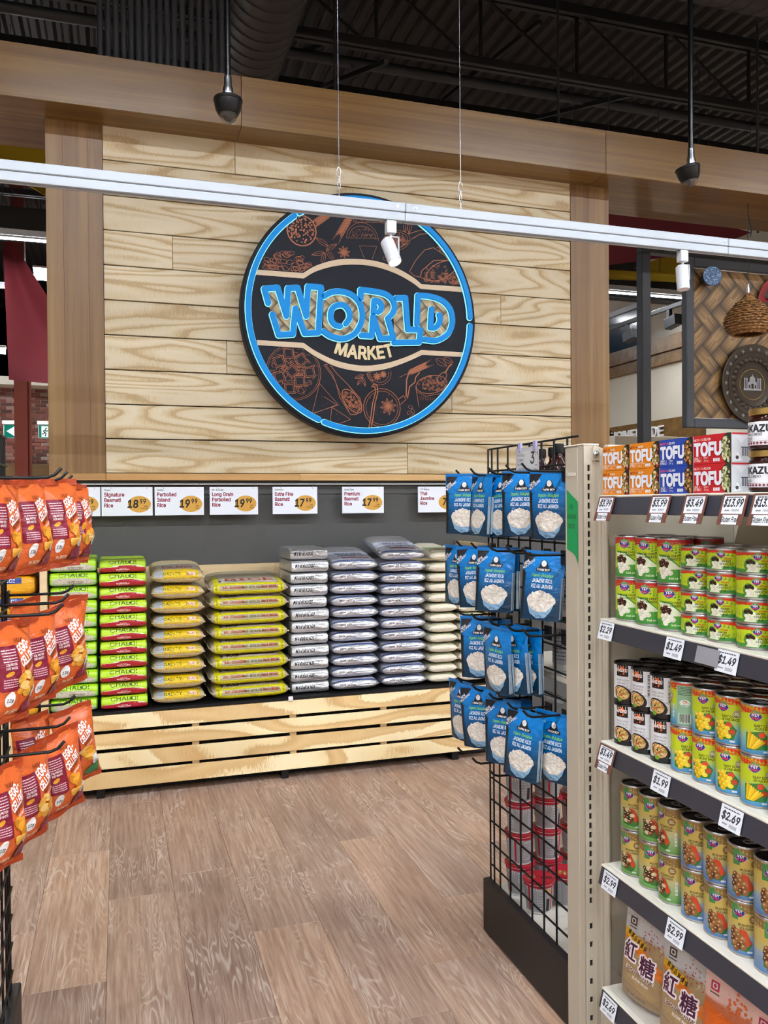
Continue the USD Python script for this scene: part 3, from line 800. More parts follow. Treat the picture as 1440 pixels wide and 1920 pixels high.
def head(x, lit, label, tilt, lean):
    t = thing('track_spotlight', label, 'spotlight', (x, TY, 2.607))
    part(t, 'adapter', cbx(-.02, -.017, -.05, .02, .017, 0, .003), 'white_enamel')
    part(t, 'stem', cat(cyl(.006, (0, 0, -.066), (0, 0, -.05), 8), tube([(-.004, 0, -.06), (-.022, 0, -.066), (-.024, 0, -.085)], .003, 6)), 'white_enamel')
    part(t, 'yoke', cat(bx(-.002, -.006, -.062, .034, .006, -.059), bx(.031, -.006, -.125, .034, .006, -.06)), 'white_enamel')
    R = trimesh.transformations.euler_matrix(math.radians(tilt), math.radians(lean), 0)
    R[:3, 3] = (.0, 0, -.117)
    body = lathe([(.001, .052), (.022, .052), (.027, .047), (.027, -.055), (.0236, -.055), (.0236, -.049), (.001, -.049)], 28)
    part(t, 'cylinder', body.apply_transform(R), 'white_enamel', 50)
    lens = trimesh.creation.cylinder(.0232, .004, sections=24)
    lens.apply_translation((0, 0, -.0528))
    part(t, 'lens', lens.apply_transform(R), 'spot_glow' if lit else 'white_plastic')


head(1.03, True, 'white cylinder spotlight glowing in front of the sign', -26, -11)
head(2.39, False, 'unlit white cylinder spotlight before the right veneer column', -6, 0)


# ------------------------------------------------------------------ dome cameras on drop poles
def dome_cam(x, y, z, tilt, label):
    t = thing('dome_camera', label, 'camera', (x, y, z))
    part(t, 'pole', cyl(.0145, (0, 0, .21), (0, 0, 6.3 - z), 16), 'black_lacquer', True)
    part(t, 'collar', lathe([(.0, .11), (.023, .11), (.025, .13), (.025, .155), (.019, .168), (.019, .205), (.0165, .215), (0, .215)], 20), 'steel', 40)
    R = trimesh.transformations.rotation_matrix(math.radians(tilt), (0, 1, 0))
    h = part(t, 'housing', lathe([(0, .11), (.058, .11), (.069, .103), (.071, .094), (.069, .09), (.0665, .088), (.066, .075), (.06, .05), (.05, .03), (.046, .027), (0, .027)], 32).apply_transform(R), 'cap_black', 40)
    a = np.linspace(0, PI / 2, 9)
    part(t, 'bubble', lathe([(.045 * math.sin(q), .03 - .045 * math.cos(q)) for q in a], 28).apply_transform(R), 'dome_plastic', True)
    part(t, 'lens_ball', trimesh.creation.icosphere(2, .024).apply_translation((0, 0, .018)).apply_transform(R), 'black_lacquer', True)
    part(t, 'diode', cat(*[trimesh.creation.icosphere(1, .0035).apply_translation((.041 * math.cos(q), .041 * math.sin(q), .031)) for q in np.linspace(0, 2 * PI, 16, endpoint=False)]).apply_transform(R), 'steel', True, kind='stuff')


dome_cam(.532, 4.1, 3.375, 0, 'black dome security camera on a drop pole at left')
dome_cam(3.222, 4.1, 3.355, -14, 'tilted black dome security camera on a drop pole at right')
t = thing('valve', 'small brass and black valve on the beam top beside the left dome camera', 'valve', (.69, 5.1, 3.922))
part(t, 'stem', cat(cyl(.014, (0, 0, 0), (0, 0, .05), 10), cyl(.012, (0, 0, .04), (.06, -.02, .085), 10)), 'brass')
part(t, 'wheel', cat(tube([(.075 + .012 * math.cos(q) * .3, -.025, .1 + .035 * math.sin(q)) for q in np.linspace(0, 2 * PI, 12, endpoint=False)], .008, 6, True), cyl(.01, (.05, -.02, .085), (.09, -.03, .11), 8)), 'cap_black')

# ================================================================== the round sign
SC = (1.4255, 4.83, 2.639)
t = thing('round_sign', 'large round black sign with blue neon lettering on the plank wall', 'sign', SC)
disc = lathe([(0, .0), (.732, 0), (.737, .004), (.737, .085), (.70, .09), (0, .09)], 128)
disc.apply_transform(trimesh.transformations.rotation_matrix(-PI / 2, (1, 0, 0)))
part(t, 'disc', disc, 'sign_black', 30)
part(t, 'standoff', cat(*[cyl(.02, (x, .085, z), (x, .12, z), 10) for x in (-.4, .4) for z in (-.4, .4)]), 'sign_edge')


def mmp(pts, dense=0):
    p = np.array(pts, float) / 1000
    if dense:      # Catmull-Rom through the points
        q = np.vstack([2 * p[0] - p[1], p, 2 * p[-1] - p[-2]])
        out = []
        for i in range(1, len(q) - 2):
            for s in np.linspace(0, 1, dense, endpoint=False):
                out.append(.5 * (2 * q[i] + (q[i + 1] - q[i - 1]) * s + (2 * q[i - 1] - 5 * q[i] + 4 * q[i + 1] - q[i + 2]) * s * s + (3 * q[i] - q[i - 1] - 3 * q[i + 1] + q[i + 2]) * s ** 3))
        p = np.vstack(out + [p[-1:]])
    return p


LET = {
    'w': mmp([(-580, 34), (-602, 115), (-524, 127), (-473, -35), (-462, 129), (-405, 135), (-355, -28), (-342, 148), (-264, 147), (-282, -122), (-365, -130), (-420, 12), (-436, -139), (-520, -148), (-556, -31)]),
    'o': mmp([(-246, 96), (-204, 121), (-145, 132), (-81, 118), (-34, 81), (-12, 25), (-14, -38), (-46, -102), (-93, -138), (-147, -150), (-208, -138), (-250, -114)], 5),
    'o_inner': mmp([(-113, -59), (-91, -25), (-93, 15), (-119, 47), (-155, 51), (-192, 31), (-206, -5), (-202, -45), (-180, -70), (-149, -77)], 5),
    'r': np.vstack([mmp([(-20, 95), (-18, 151)]), mmp([(-18, 151), (72, 146), (137, 135), (181, 104), (195, 59), (180, 18), (151, -11)], 5), mmp([(187, -129), (103, -136), (58, -3), (48, -123), (-16, -123)])]),
    'r_inner': np.vstack([mmp([(60, 19)]), mmp([(66, 92), (95, 87), (111, 63), (105, 36), (91, 24)], 5)]),
    'l': mmp([(206, 115), (266, 121), (280, -72), (363, -69), (355, -145), (191, -156)]),
    'd': np.vstack([mmp([(340, -36)]), mmp([(349, 142), (428, 141), (506, 121), (556, 78), (575, 19), (570, -37), (540, -89), (470, -128), (387, -127)], 5)]),
    'd_inner': np.vstack([mmp([(437, 64)]), mmp([(429, -52), (460, -50), (486, -23), (494, 10), (488, 30)], 5)])}
PG = lambda p: Polygon(p).buffer(0)
fill = shapely.union_all([PG(LET['w']), PG(LET['o']), PG(LET['r']), PG(np.vstack([LET['l'], mmp([(196, -60), (190, 40)])])), PG(np.vstack([LET['d'], mmp([(350, -70)])]))])
fill = fill.difference(PG(LET['o_inner'])).difference(PG(LET['r_inner'])).difference(PG(LET['d_inner']))
part(t, 'letter_panel', extrude(fill, .004, 0), 'weave_letters')
ring_arcs = []
for a0, a1 in ((-111, 0.2 - 2.2), (2.2, 124), (127.2, 246)):
    a = np.radians(np.linspace(a0, a1, 60))
    ring_arcs.append(np.c_[.697 * np.cos(a), .697 * np.sin(a)])
for p, w in [(LET[k_], .0158) for k_ in LET] + [(q, .0145) for q in ring_arcs]:
    g = LineString(p)
    tb = part(t, 'neon_tube', extrude(g.buffer(w, 6, join_style='round'), .022, -.004), 'neon_blue')
    part(tb, 'lit_edge', extrude(g.buffer(w + .0042, 6), .010, -.0005), 'neon_edge')
# pale wood bands
u1 = mmp([(-642, 227), (-369, 228)]), mmp([(-369, 228), (-286, 280), (-161, 324), (-20, 339), (107, 332), (226, 300), (326, 253), (377, 217)], 5), mmp([(656, 220)])
u2 = mmp([(-648, 197), (-365, 196)]), mmp([(-365, 196), (-288, 245), (-161, 288), (-20, 305), (107, 296), (226, 264), (314, 223), (371, 187)], 5), mmp([(656, 187)])
l1 = mmp([(-646, -182), (-369, -184)]), mmp([(-369, -184), (-292, -231), (-167, -281), (-10, -303), (135, -283), (266, -240), (373, -190)], 5), mmp([(648, -191)])
l2 = mmp([(-642, -211), (-373, -215)]), mmp([(-373, -215), (-292, -264), (-167, -317), (-10, -338), (133, -319), (266, -272), (379, -220)], 5), mmp([(648, -220)])
inside = Point(0, 0).buffer(.681, 48)
UB = PG(np.vstack([np.vstack(u1), np.vstack(u2)[::-1]])).intersection(inside)
LB = PG(np.vstack([np.vstack(l1), np.vstack(l2)[::-1]])).intersection(inside)
for g in (UB, LB):
    part(t, 'band', extrude(g, .0025, 0), 'band_print')
# MARKET on an arc
v, f = grown('MARKET', True, .035)
v = v * .074
v[:, 0] = (v[:, 0] - v[:, 0].mean()) * 1.02
v[:, 0] -= (v[:, 0].max() + v[:, 0].min()) / 2
sw = v[:, 0].max()
v = v * [.196 / sw, 1]
Rm = .62
a = v[:, 0] / Rm
pts = np.c_[(Rm - v[:, 1]) * np.sin(a) + .008, -.262 + (Rm - (Rm - v[:, 1]) * np.cos(a))]
m3 = np.c_[pts[:, 0], np.full(len(pts), -.0012), pts[:, 1]]
part(t, 'lettering', trimesh.Trimesh(m3, f, process=False), 'market_print')
# line drawings of foods in copper
up_zone = inside.difference(box_ := sbox(-1, -1, 1, .2)).difference(UB.buffer(.006)).difference(PG(np.vstack([np.vstack(u1), [[.66, -.3], [-.66, -.3]]])).buffer(.003))
lo_zone = inside.difference(sbox(-1, -.2, 1, 1)).difference(LB.buffer(.006)).difference(PG(np.vstack([np.vstack(l1), [[.66, .3], [-.66, .3]]])).buffer(.003))
ln = []
LWD = .0022


def curve(pts, w=LWD):
    ln.append(LineString(pts).buffer(w / 2, 2))


def oval(x, y, rx, ry, rot=0, w=LWD, fillin=False):
    a = np.linspace(0, 2 * PI, 20)
    p = np.c_[rx * np.cos(a), ry * np.sin(a)]
    c, s = math.cos(math.radians(rot)), math.sin(math.radians(rot))
    p = p @ np.array([[c, s], [-s, c]]) + (x, y)
    ln.append(Polygon(p).buffer(0) if fillin else LineString(p).buffer(w / 2, 2))


def leaf(x, y, L, rot, w=.32):
    s = np.linspace(0, 1, 10)
    h = w * L * np.sin(PI * s ** .8)
    c, sn = math.cos(math.radians(rot)), math.sin(math.radians(rot))
    for sg in (1, -1, 0):
        p = np.c_[s * L, sg * h / 2]
        curve(p @ np.array([[c, sn], [-sn, c]]) + (x, y))


def star(x, y, r):
    for q in range(8):
        leaf(x, y, r, q * 45 + 10, .42)
        leaf(x, y, r * .7, q * 45 + 10, .2)


def wheat(x, y, L, rot, n_=9, s=.03):
    c, sn = math.cos(math.radians(rot)), math.sin(math.radians(rot))
    curve([(x - c * L * .55, y - sn * L * .55), (x, y), (x + c * L, y + sn * L)])
    for q in range(n_):
        px, py = x + c * L * q / n_, y + sn * L * q / n_
        for sg in (1, -1):
            leaf(px, py, s, rot + sg * 28, .5)
            leaf(px, py, s * .8, rot + sg * 28, .25)
            a = math.radians(rot + sg * 16)
            curve([(px, py), (px + s * 2.1 * math.cos(a), py + s * 2.1 * math.sin(a))], .0014)


r = np.random.default_rng(3)
for rad in (.088, .092):
    oval(-.375, .478, rad * .97, rad, 0, .004)
for q in range(90):
    a, d = r.uniform(0, 2 * PI), .077 * math.sqrt(r.uniform())
    oval(-.378 + d * math.cos(a), .482 + d * math.sin(a), r.uniform(.004, .0075), r.uniform(.004, .006), r.uniform(0, 180), fillin=True)
wheat(-.15, .64, .17, 218, 9, .04)
wheat(-.06, .62, .16, 240, 8, .04)
for px, py, L, rot in ((-.225, .38, .075, 30), (-.225, .38, .085, -55), (-.24, .36, .08, 195), (-.235, .36, .08, 255), (-.215, .40, .09, 150)):
    leaf(px, py, L, rot)
star(-.117, .372, .038)
for q in range(48):      # heap of beans
    px = r.uniform(-.60, -.30)
    top = .38 - abs(px + .46) * .75
    py = r.uniform(.24, max(top, .245))
    oval(px, py, .021, .0125, r.uniform(-30, 30), .0022)
for px, py in ((.0, .50), (.045, .60)):      # dumplings
    a = np.linspace(0, PI, 20)
    curve(np.c_[px + .1 * np.cos(a), py - .04 + .1 * np.sin(a)])
    curve(np.c_[px + .085 * np.cos(a), py - .035 + .075 * np.sin(a)])
    curve([(px - .1, py - .04), (px + .1, py - .025)])
    for q in range(70):
        a_, d = r.uniform(0, PI), math.sqrt(r.uniform())
        oval(px + .075 * d * math.cos(a_), py - .03 + .065 * d * math.sin(a_), .0022, .0022, fillin=True)
curve([(-.02, .42), (.09, .425), (.055, .335), (.01, .345), (-.02, .42)])
for px, py, rr, rot in ((.215, .47, .095, 20),):      # wooden scoop
    oval(px, py, rr, rr * .62, rot), oval(px - .005, py, rr * .86, rr * .5, rot)
    curve([(px + .08, py + .05), (.36, .545), (.42, .56)], .004), curve([(px + .10, py + .02), (.37, .525), (.43, .535)], .004)
    for q in range(26):
        a_, d = r.uniform(0, 2 * PI), math.sqrt(r.uniform())
        oval(px + .07 * d * math.cos(a_), py + .035 * d * math.sin(a_), .016, .005, r.uniform(0, 60))
curve([(.30, .29), (.34, .36), (.40, .43), (.46, .45), (.53, .41), (.56, .38)], .004)      # sack of grain
curve([(.30, .29), (.33, .265), (.37, .26), (.40, .25)], .004), curve([(.37, .26), (.38, .30), (.46, .37), (.56, .38), (.62, .33), (.635, .28)], .005)
oval(.51, .31, .11, .05, 28, .005)
for q in range(110):
    px = r.uniform(.40, .64)
    py = r.uniform(.235, .25 + (.1 if px < .56 else .06) * r.uniform())
    oval(px, py, .0085, .0045, r.uniform(-50, 50), .0017)
for px, py in ((.40, .60), (.43, .585), (.37, .585), (.17, .375), (.20, .36), (.145, .355)):
    oval(px, py, .017, .011, r.uniform(-40, 40))
leaf(.27, .53, .085, 80), leaf(.31, .6, .08, 260), star(.52, .46, .04)
# lower half: noodle bowl, crisps, scoop, plate, wheat, bowl of lentils, leaves
oval(-.43, -.36, .165, .165, 0, .003), oval(-.43, -.36, .155, .155, 0, .002)
for q in range(140):
    a0, d = r.uniform(0, 2 * PI), .128 * math.sqrt(r.uniform())
    px, py, a1 = -.43 + d * math.cos(a0), -.355 + d * math.sin(a0), r.uniform(0, 2 * PI)
    a = np.linspace(a1, a1 + 2.2, 7)
    curve(np.c_[px + .022 * np.cos(a), py + .016 * np.sin(a)], .0022)
holes = []
for px, py, rot in ((-.46, -.25, 5), (-.385, -.285, 38), (-.515, -.30, 20), (-.44, -.355, 40), (-.335, -.355, 8), (-.515, -.39, 15), (-.395, -.41, 4), (-.455, -.455, 2)):
    sq = affinity.translate(affinity.rotate(sbox(-.03, -.03, .03, .03), rot), px, py)
    holes.append(sq)
tri_ = [[(-.275, -.42), (-.16, -.545), (-.32, -.60), (-.275, -.42)], [(-.20, -.56), (-.085, -.63), (-.215, -.68), (-.20, -.56)], [(-.245, -.50), (-.17, -.545), (-.30, -.595)]]
for q in tri_:
    curve(q, .003)
for px, py in ((-.26, -.50), (-.25, -.55), (-.17, -.60), (-.16, -.63), (-.23, -.54)):
    oval(px, py, .002, .002, fillin=True)
for off, w in ((0, .004), (.012, .0025)):
    curve([(-.245 + off, -.31), (-.205 + off, -.36), (-.175, -.41), (-.15 + off, -.50), (-.085, -.60), (-.05, -.60), (-.012 - off, -.55), (-.025 - off, -.50), (-.10, -.42), (-.165, -.36), (-.215, -.30), (-.245 + off, -.31)], w)
oval(-.075, -.52, .085, .042, -52, .005)
for q in range(80):
    a0, d = r.uniform(0, 2 * PI), math.sqrt(r.uniform())
    e, g_ = .075 * d * math.cos(a0), .034 * d * math.sin(a0)
    c, s = math.cos(math.radians(-52)), math.sin(math.radians(-52))
    oval(-.075 + e * c - g_ * s, -.52 + e * s + g_ * c, .007, .0035, r.uniform(-60, 20), .0017)
leaf(-.01, -.37, .06, 240), leaf(-.01, -.37, .06, 290), leaf(.02, -.35, .06, 310), leaf(.0, -.36, .06, 200)
a = np.linspace(PI, 2 * PI + .2, 20)
curve(np.c_[.10 + .075 * np.cos(a), -.345 + .07 * np.sin(a)]), curve(np.c_[.10 + .06 * np.cos(a), -.345 + .055 * np.sin(a)]), curve([(.025, -.345), (.17, -.315)])
star(.085, -.365, .026), star(.125, -.35, .022)
oval(.115, -.555, .118, .118, 0, .004), oval(.115, -.555, .103, .103, 0, .0025)
curve([(.22, -.50), (.255, -.475), (.27, -.50), (.235, -.53)], .004)
star(.155, -.545, .052)
for pth in ([(.05, -.43), (.065, -.41), (.085, -.42), (.09, -.46), (.07, -.53), (.06, -.60), (.045, -.68)], [(.06, -.43), (.07, -.425), (.075, -.46), (.055, -.53), (.045, -.60), (.03, -.68)]):
    curve(pth, .006)
for q in range(24):
    oval(.115 + r.uniform(-.08, .08), -.555 + r.uniform(-.08, .08), .0015, .0015, fillin=True)
wheat(.29, -.335, .12, 25, 8, .034)
curve([(.29, -.335), (.275, -.38), (.272, -.48)], .008), curve([(.28, -.49), (.295, -.42), (.33, -.39), (.335, -.36), (.36, -.33)], .007)
oval(.44, -.40, .105, .055, 12, .004), curve([(.335, -.42), (.355, -.54)], .004), curve([(.345, -.45), (.40, -.475), (.50, -.455), (.545, -.40)], .003)
for q in range(95):
    a0, d = r.uniform(0, 2 * PI), math.sqrt(r.uniform())
    oval(.44 + .095 * d * math.cos(a0), -.395 + .048 * d * math.sin(a0), .006, .0042, r.uniform(0, 180), .0016)
oval(.51, -.355, .042, .022, 50, .004), curve([(.53, -.325), (.56, -.28), (.575, -.27)], .009)
for q in range(14):
    curve([(.36 + q * .012, -.475 - q * .001), (.365 + q * .012, -.50)], .0014)
leaf(.47, -.24, .085, -30, .5), leaf(.52, -.235, .07, -20, .5)
for px, py in ((.30, -.545), (.315, -.57), (.29, -.58), (.305, -.61), (.32, -.60)):
    oval(px, py, .015, .009, r.uniform(0, 180))
art_all = shapely.union_all(ln)
for h_ in holes:
    art_all = art_all.difference(h_).union(h_.boundary.buffer(.0016)).union(h_.buffer(-.008).boundary.buffer(.0012))
for zn in (up_zone, lo_zone):
    g = art_all.intersection(zn)
    v, f = tri2d(shapely.unary_union(g))
    part(t, 'food_drawing', trimesh.Trimesh(np.c_[v[:, 0], np.full(len(v), -.0012), v[:, 1]], f, process=False), 'copper_print')
# ================================================================== rice display under the sill
ORD = ['first', 'second', 'third', 'fourth', 'fifth', 'sixth', 'seventh', 'eighth', 'ninth', 'tenth', 'eleventh', 'twelfth', 'thirteenth', 'fourteenth', 'fifteenth', 'sixteenth']
YF = 4.45


def pos_in_stack(i, n):
    """i counts from the top."""
    return 'topmost of its stack' if i == 0 else 'lowest of its stack' if i == n - 1 else f'{ORD[i]} from the top'


t = thing('slatted_display_base', 'long low display base fronted with four wide pine slats', 'display stand', (0, 0, 0))
for z0, z1 in ((.352, .432), (.257, .333), (.155, .236), (.055, .137)):
    part(t, 'slat', cbx(-.37, YF, z0, 2.11, YF + .018, z1, .002), 'pine_slat', seed=z0 * 31 + 2)
for x in (.378, .90, 1.42, 1.94, -.15):
    part(t, 'batten', bx(x - .018, YF + .0185, .056, x + .018, YF + .034, .432), 'pine_board', seed=x)
part(t, 'deck', cbx(-.37, YF - .004, .434, 2.11, 4.995, .4485, .002), 'black_steel')
part(t, 'inner_panel', bx(-.365, YF + .09, .035, 2.105, YF + .10, .433), 'black_matte')
part(t, 'kick_plate', bx(-.365, 4.575, 0, 2.105, 4.585, .034), 'black_matte')
for x in (-.1, .856, 1.86):
    part(t, 'foot', cbx(x - .02, 4.475, 0, x + .02, 4.56, .0545, .003), 'black_steel')
solid('display_side_panel', cbx(-.376, YF - .005, .449, -.341, 4.99, 1.252, .002), 'pine_board', 'pale wooden side panel at the left end of the rice stacks', 'panel', seed=1)
solid('display_side_panel', cbx(2.085, YF - .005, .449, 2.12, 4.99, 1.255, .002), 'pine_board', 'pale wooden side panel at the right end of the rice stacks', 'panel', seed=5)
t = thing('display_back_panel', 'pale wooden back panel behind the stacked rice bags', 'panel')
for j, (a, b) in enumerate(((-.34, .90), (.901, 2.084))):
    part(t, 'board', cbx(a, 4.972, .449, b, 4.992, 1.147, .002), 'pine_board', seed=j * 3 + 9)
solid('shelf_clip', cat(cbx(.87, YF - .012, .43, .895, YF - .0055, .456, .002), cyl(.004, (.882, YF - .014, .444), (.882, YF - .006, .444), 8)), 'white_plastic', 'small clear clip on the black deck edge below the silver bags', 'clip')

# hanging rod and price signs
solid('sign_rod', cyl(.003, (-.36, 4.925, 1.6215), (3.2, 4.925, 1.6215), 8), 'white_plastic', 'thin white rod under the sill carrying the price signs', 'rod', True)
SIGNS = [(-.37, -.094, ['Basmati', 'Rice'], '', '17', '4.54 kg', 'white price sign half hidden behind the orange snack bags'),
         (-.088, .189, ['Signature', 'Basmati', 'Rice'], 'Chalo', '18', '4.54 kg', 'white price sign reading signature basmati rice 18.99'),
         (.2, .477, ['Parboiled', 'Island', 'Rice'], 'Dainty', '19', '7 kg', 'white price sign reading parboiled island rice 19.99'),
         (.51, .793, ['Long Grain', 'Parboiled', 'Rice'], 'Mr. Goudas', '19', '8 kg', 'white price sign reading long grain parboiled rice 19.99'),
         (.88, 1.154, ['Extra Fine', 'Basmati', 'Rice'], 'Kohinoor', '17', '4.54 kg', 'white price sign reading extra fine basmati rice 17.99'),
         (1.31, 1.578, ['Premium', 'Basmati', 'Rice'], 'India Gate', '17', '4.54 kg', 'white price sign reading premium basmati rice 17.99'),
         (1.805, 2.08, ['Thai', 'Jasmine', 'Rice'], 'CTF Brand', '7', '1.8 kg', 'white price sign reading Thai jasmine rice beside the blue pouches')]
for x0, x1, rows, brand, price, kg, lab in SIGNS:
    w = x1 - x0
    t = thing('price_sign', lab, 'sign', (x0, 4.925, 1.605))
    a = Art(PAPER)
    a.rect(0, -.163, w, 0, '#dfe4ee')
    if brand:
        a.text(brand, .014, -.022, .0095, '#20242c', bold=True, align=-1, sx=.95)
    for j, r_ in enumerate(rows):
        a.text(r_, .014, -.053 - .0305 * j, .0205, '#86203a', bold=True, align=-1, sx=.86, grow=.03)
    cx_, cy_ = w - .073, -.098
    a.ell(cx_, cy_, .063, .047, '#c9983c', n=12)
    a.text(price, cx_ - .006, cy_ - .019, .043, '#1a1510', align=1, sx=.82, slant=.08, grow=.03)
    a.text('99', cx_ + .002, cy_ + .004, .025, '#1a1510', align=-1, sx=.85, grow=.02)
    a.text('/pkg', cx_ + .045, cy_ - .014, .007, '#1a1510', align=1)
    a.text(kg, cx_ + .045, cy_ - .028, .008, '#1a1510', align=1)
    printed(t, 'card', [piece(bx(0, 0, -.163, w, .0012, 0), '#dfe4ee')] + a.build(flat))
    for fx in (.05, w - .03):
        part(t, 'hook', tube([(fx, .0, .024), (fx + .004, -.004, .018), (fx - .002, -.003, .004), (fx, -.002, -.012), (fx + .004, -.0015, -.008)], .0009, 5), 'steel')


# ------------------------------------------------------------------ bags lying in stacks
def sack_surface(W, D, h, e=.42, n=5.0, pinch=.15, wr=.004, seed=0, kx=.06, sag=.0):
    th = np.linspace(-PI, PI, 721)
    sp = lambda x, k: np.sign(x) * np.abs(x) ** k
    yy, zz = -D / 2 * sp(np.cos(th), e), h / 2 * sp(np.sin(th), e)
    L = np.r_[0, np.cumsum(np.hypot(np.diff(yy), np.diff(zz)))]
    L -= np.interp(0, th, L)

    def base(x, s):
        t_ = np.clip(np.abs(2 * x / W), 0, 1)
        w = np.clip(1 - t_ ** n, 0, 1) ** .5
        a = np.interp(s, L, th)
        ez, ex = pinch + (1 - pinch) * w, 1 - kx * (1 - w)
        q = np.stack([x * 9, s * 16, 0 * x + seed * 3.1], -1)
        d = (meshkit.fbm(q, 3, seed) - .5) * 2 * wr * (.25 + .75 * w) + (meshkit.noise(q * [.6, 2.6, 1] + 7, seed + 5) - .5) * wr * .9
        c, sn = sp(np.cos(a), e), sp(np.sin(a), e)
        y = -D / 2 * ex * c
        z = h / 2 * ez * sn
        nn = np.stack([-np.cos(a) * .9, np.sin(a)], -1)
        z = np.clip(z + nn[..., 1] * d + h / 2, .0006, h - .0026)
        return np.stack([x, y + nn[..., 0] * d, z], -1), nn

    def S(x, s, o=0.0):
        p, nn = base(np.asarray(x, float), np.asarray(s, float))
        p = p.copy()
        p[..., 1] += nn[..., 0] * o
        p[..., 2] += nn[..., 1] * o
        return p
    return S, L


def sack_body(S, L, W, color, fin, nx=26, ns=44, fold=.0):
    x = np.sin(np.linspace(-PI / 2, PI / 2, nx)) * W / 2
    s = np.linspace(L[0], L[-1], ns + 1)[:-1]
    X, Y = np.meshgrid(x, s, indexing='ij')
    P = S(X, Y)
    v = P.reshape(-1, 3)
    f = []
    for i in range(nx - 1):
        a = i * ns + np.arange(ns)
        b = i * ns + (np.arange(ns) + 1) % ns
        f += [np.c_[a, b + ns, b], np.c_[a, a + ns, b + ns]]
    f = np.vstack(f)
    uv = np.c_[X.ravel(), Y.ravel()]
    caps = []
    for k, sg in ((0, -1), ((nx - 1) * ns, 1)):
        c = v[k:k + ns].mean(0) + (sg * .004, 0, 0)
        i0 = len(v)
        v = np.vstack([v, c])
        uv = np.vstack([uv, [sg * W / 2, 0]])
        a, b = k + np.arange(ns), k + (np.arange(ns) + 1) % ns
        caps.append(np.c_[a, b, np.full(ns, i0)] if sg < 0 else np.c_[b, a, np.full(ns, i0)])
    f = np.vstack([f] + caps)
    tm = trimesh.Trimesh(v, f, process=False)
    if tm.volume < 0:
        f = f[:, ::-1]
    _, _, n = meshkit.arrays(trimesh.Trimesh(v, f, process=False), True)
    col = color(uv[:, 0], uv[:, 1]) if callable(color) else np.tile(lin(color), (len(v), 1))
    mrs = fin(uv[:, 0], uv[:, 1]) if callable(fin) else np.tile(fin, (len(v), 1))
    return (v, f, n, col, mrs)


def seal_strip(W, D, h, color, fin, sgn, wid=.02, wob=.004, seed=0):
    """Crimped flat end seam of a pillow bag."""
    r_ = np.random.default_rng(seed)
    ys = np.linspace(-D / 2 * .93, D / 2 * .93, 12)
    z0 = h / 2 - .001 + wob * np.sin(np.arange(12) * 1.3 + seed)
    x0, x1 = sgn * (W / 2 - .006), sgn * (W / 2 + wid)
    v, f = [], []
    for y, z in zip(ys, z0):
        for x, dz in ((x0, .0015), (x1, .001), (x1, -.001), (x0, -.0015)):
            v.append((x, y, z + dz + (r_.normal(0, .0015) if x == x1 else 0)))
    for i in range(11):
        for j in range(4):
            a, b, c, d = i * 4 + j, i * 4 + (j + 1) % 4, (i + 1) * 4 + (j + 1) % 4, (i + 1) * 4 + j
            f += [[a, b, c], [a, c, d]]
    f += [[0, 1, 2], [0, 2, 3], [44, 46, 45], [44, 47, 46]]
    m = trimesh.Trimesh(np.array(v), f, process=False)
    if m.volume < 0:
        m.invert()
    return piece(m, color, fin)


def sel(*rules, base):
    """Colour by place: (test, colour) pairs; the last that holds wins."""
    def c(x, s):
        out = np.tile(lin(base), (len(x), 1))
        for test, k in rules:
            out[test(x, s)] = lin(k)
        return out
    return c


def curvy(x0, x1, f0, f1, n=24):
    x = np.linspace(x0, x1, n)
    return np.vstack([np.c_[x, f1(x)], np.c_[x, f0(x)][::-1]])


WOB = np.sin
SACKS = {}


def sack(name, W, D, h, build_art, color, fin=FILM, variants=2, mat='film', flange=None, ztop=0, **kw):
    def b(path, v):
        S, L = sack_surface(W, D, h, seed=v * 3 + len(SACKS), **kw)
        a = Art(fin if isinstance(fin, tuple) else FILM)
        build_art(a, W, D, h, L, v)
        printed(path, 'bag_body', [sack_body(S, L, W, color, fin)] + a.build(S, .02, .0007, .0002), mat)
        if flange:
            for sg in (-1, 1):
                printed(path, 'end_seam', [seal_strip(W, D, h, flange[0], flange[1], sg, flange[2], seed=v + 2 + sg)], mat)
    SACKS[name] = Kind(name, 'rice bag', b, variants)
    return SACKS[name]


def art_chalo(a, W, D, h, L, v, red=False):
    w = W / 2 * .97
    lo, hi = -h * .5, h * .62
    wave = lambda k, ph, am: (lambda x: k * h + am * h * np.sin(x / W * 5 + ph))
    if red:
        a.poly(curvy(-w * .96, w * .97, wave(-.46, 0, 0), wave(-.02, 1.1, .035)), '#a81428')
        a.poly(curvy(-w * .96, w * .97, wave(-.02, 1.1, .035), wave(.0, 1.1, .035)), '#e9ecc8')
        a.text('SELECTION', 0, -h * .16, h * .05, '#f0d9d2', sx=1.2)
        a.text('BASMATI RICE', 0, -h * .28, h * .085, '#f3ded9', sx=1.1)
        a.text('RIZ BASMATI', 0, -h * .40, h * .07, '#e8c6c2', sx=1.1)
    else:
        a.poly(curvy(-w * .9, w * .88, wave(-.36, 0, .01), wave(.03, 2.0, .05)), '#c9c2ae', RICE)
        a.text('BASMATI RICE', W * .05, -h * .20, h * .095, '#22241c', sx=1.15)
        a.text('RIZ BASMATI', W * .05, -h * .33, h * .085, '#22241c', sx=1.15)
    a.text('CHALO!', 0, h * .17, h * .30, '#2c4a12', bold=False, sx=1.28)
    a.text('CHALO!', 0, h * .9, h * .5, '#2c4a12', bold=False, sx=1.2)
    a.ell(W * .145, h * .315, h * .1, h * .1, '#2c4a12')


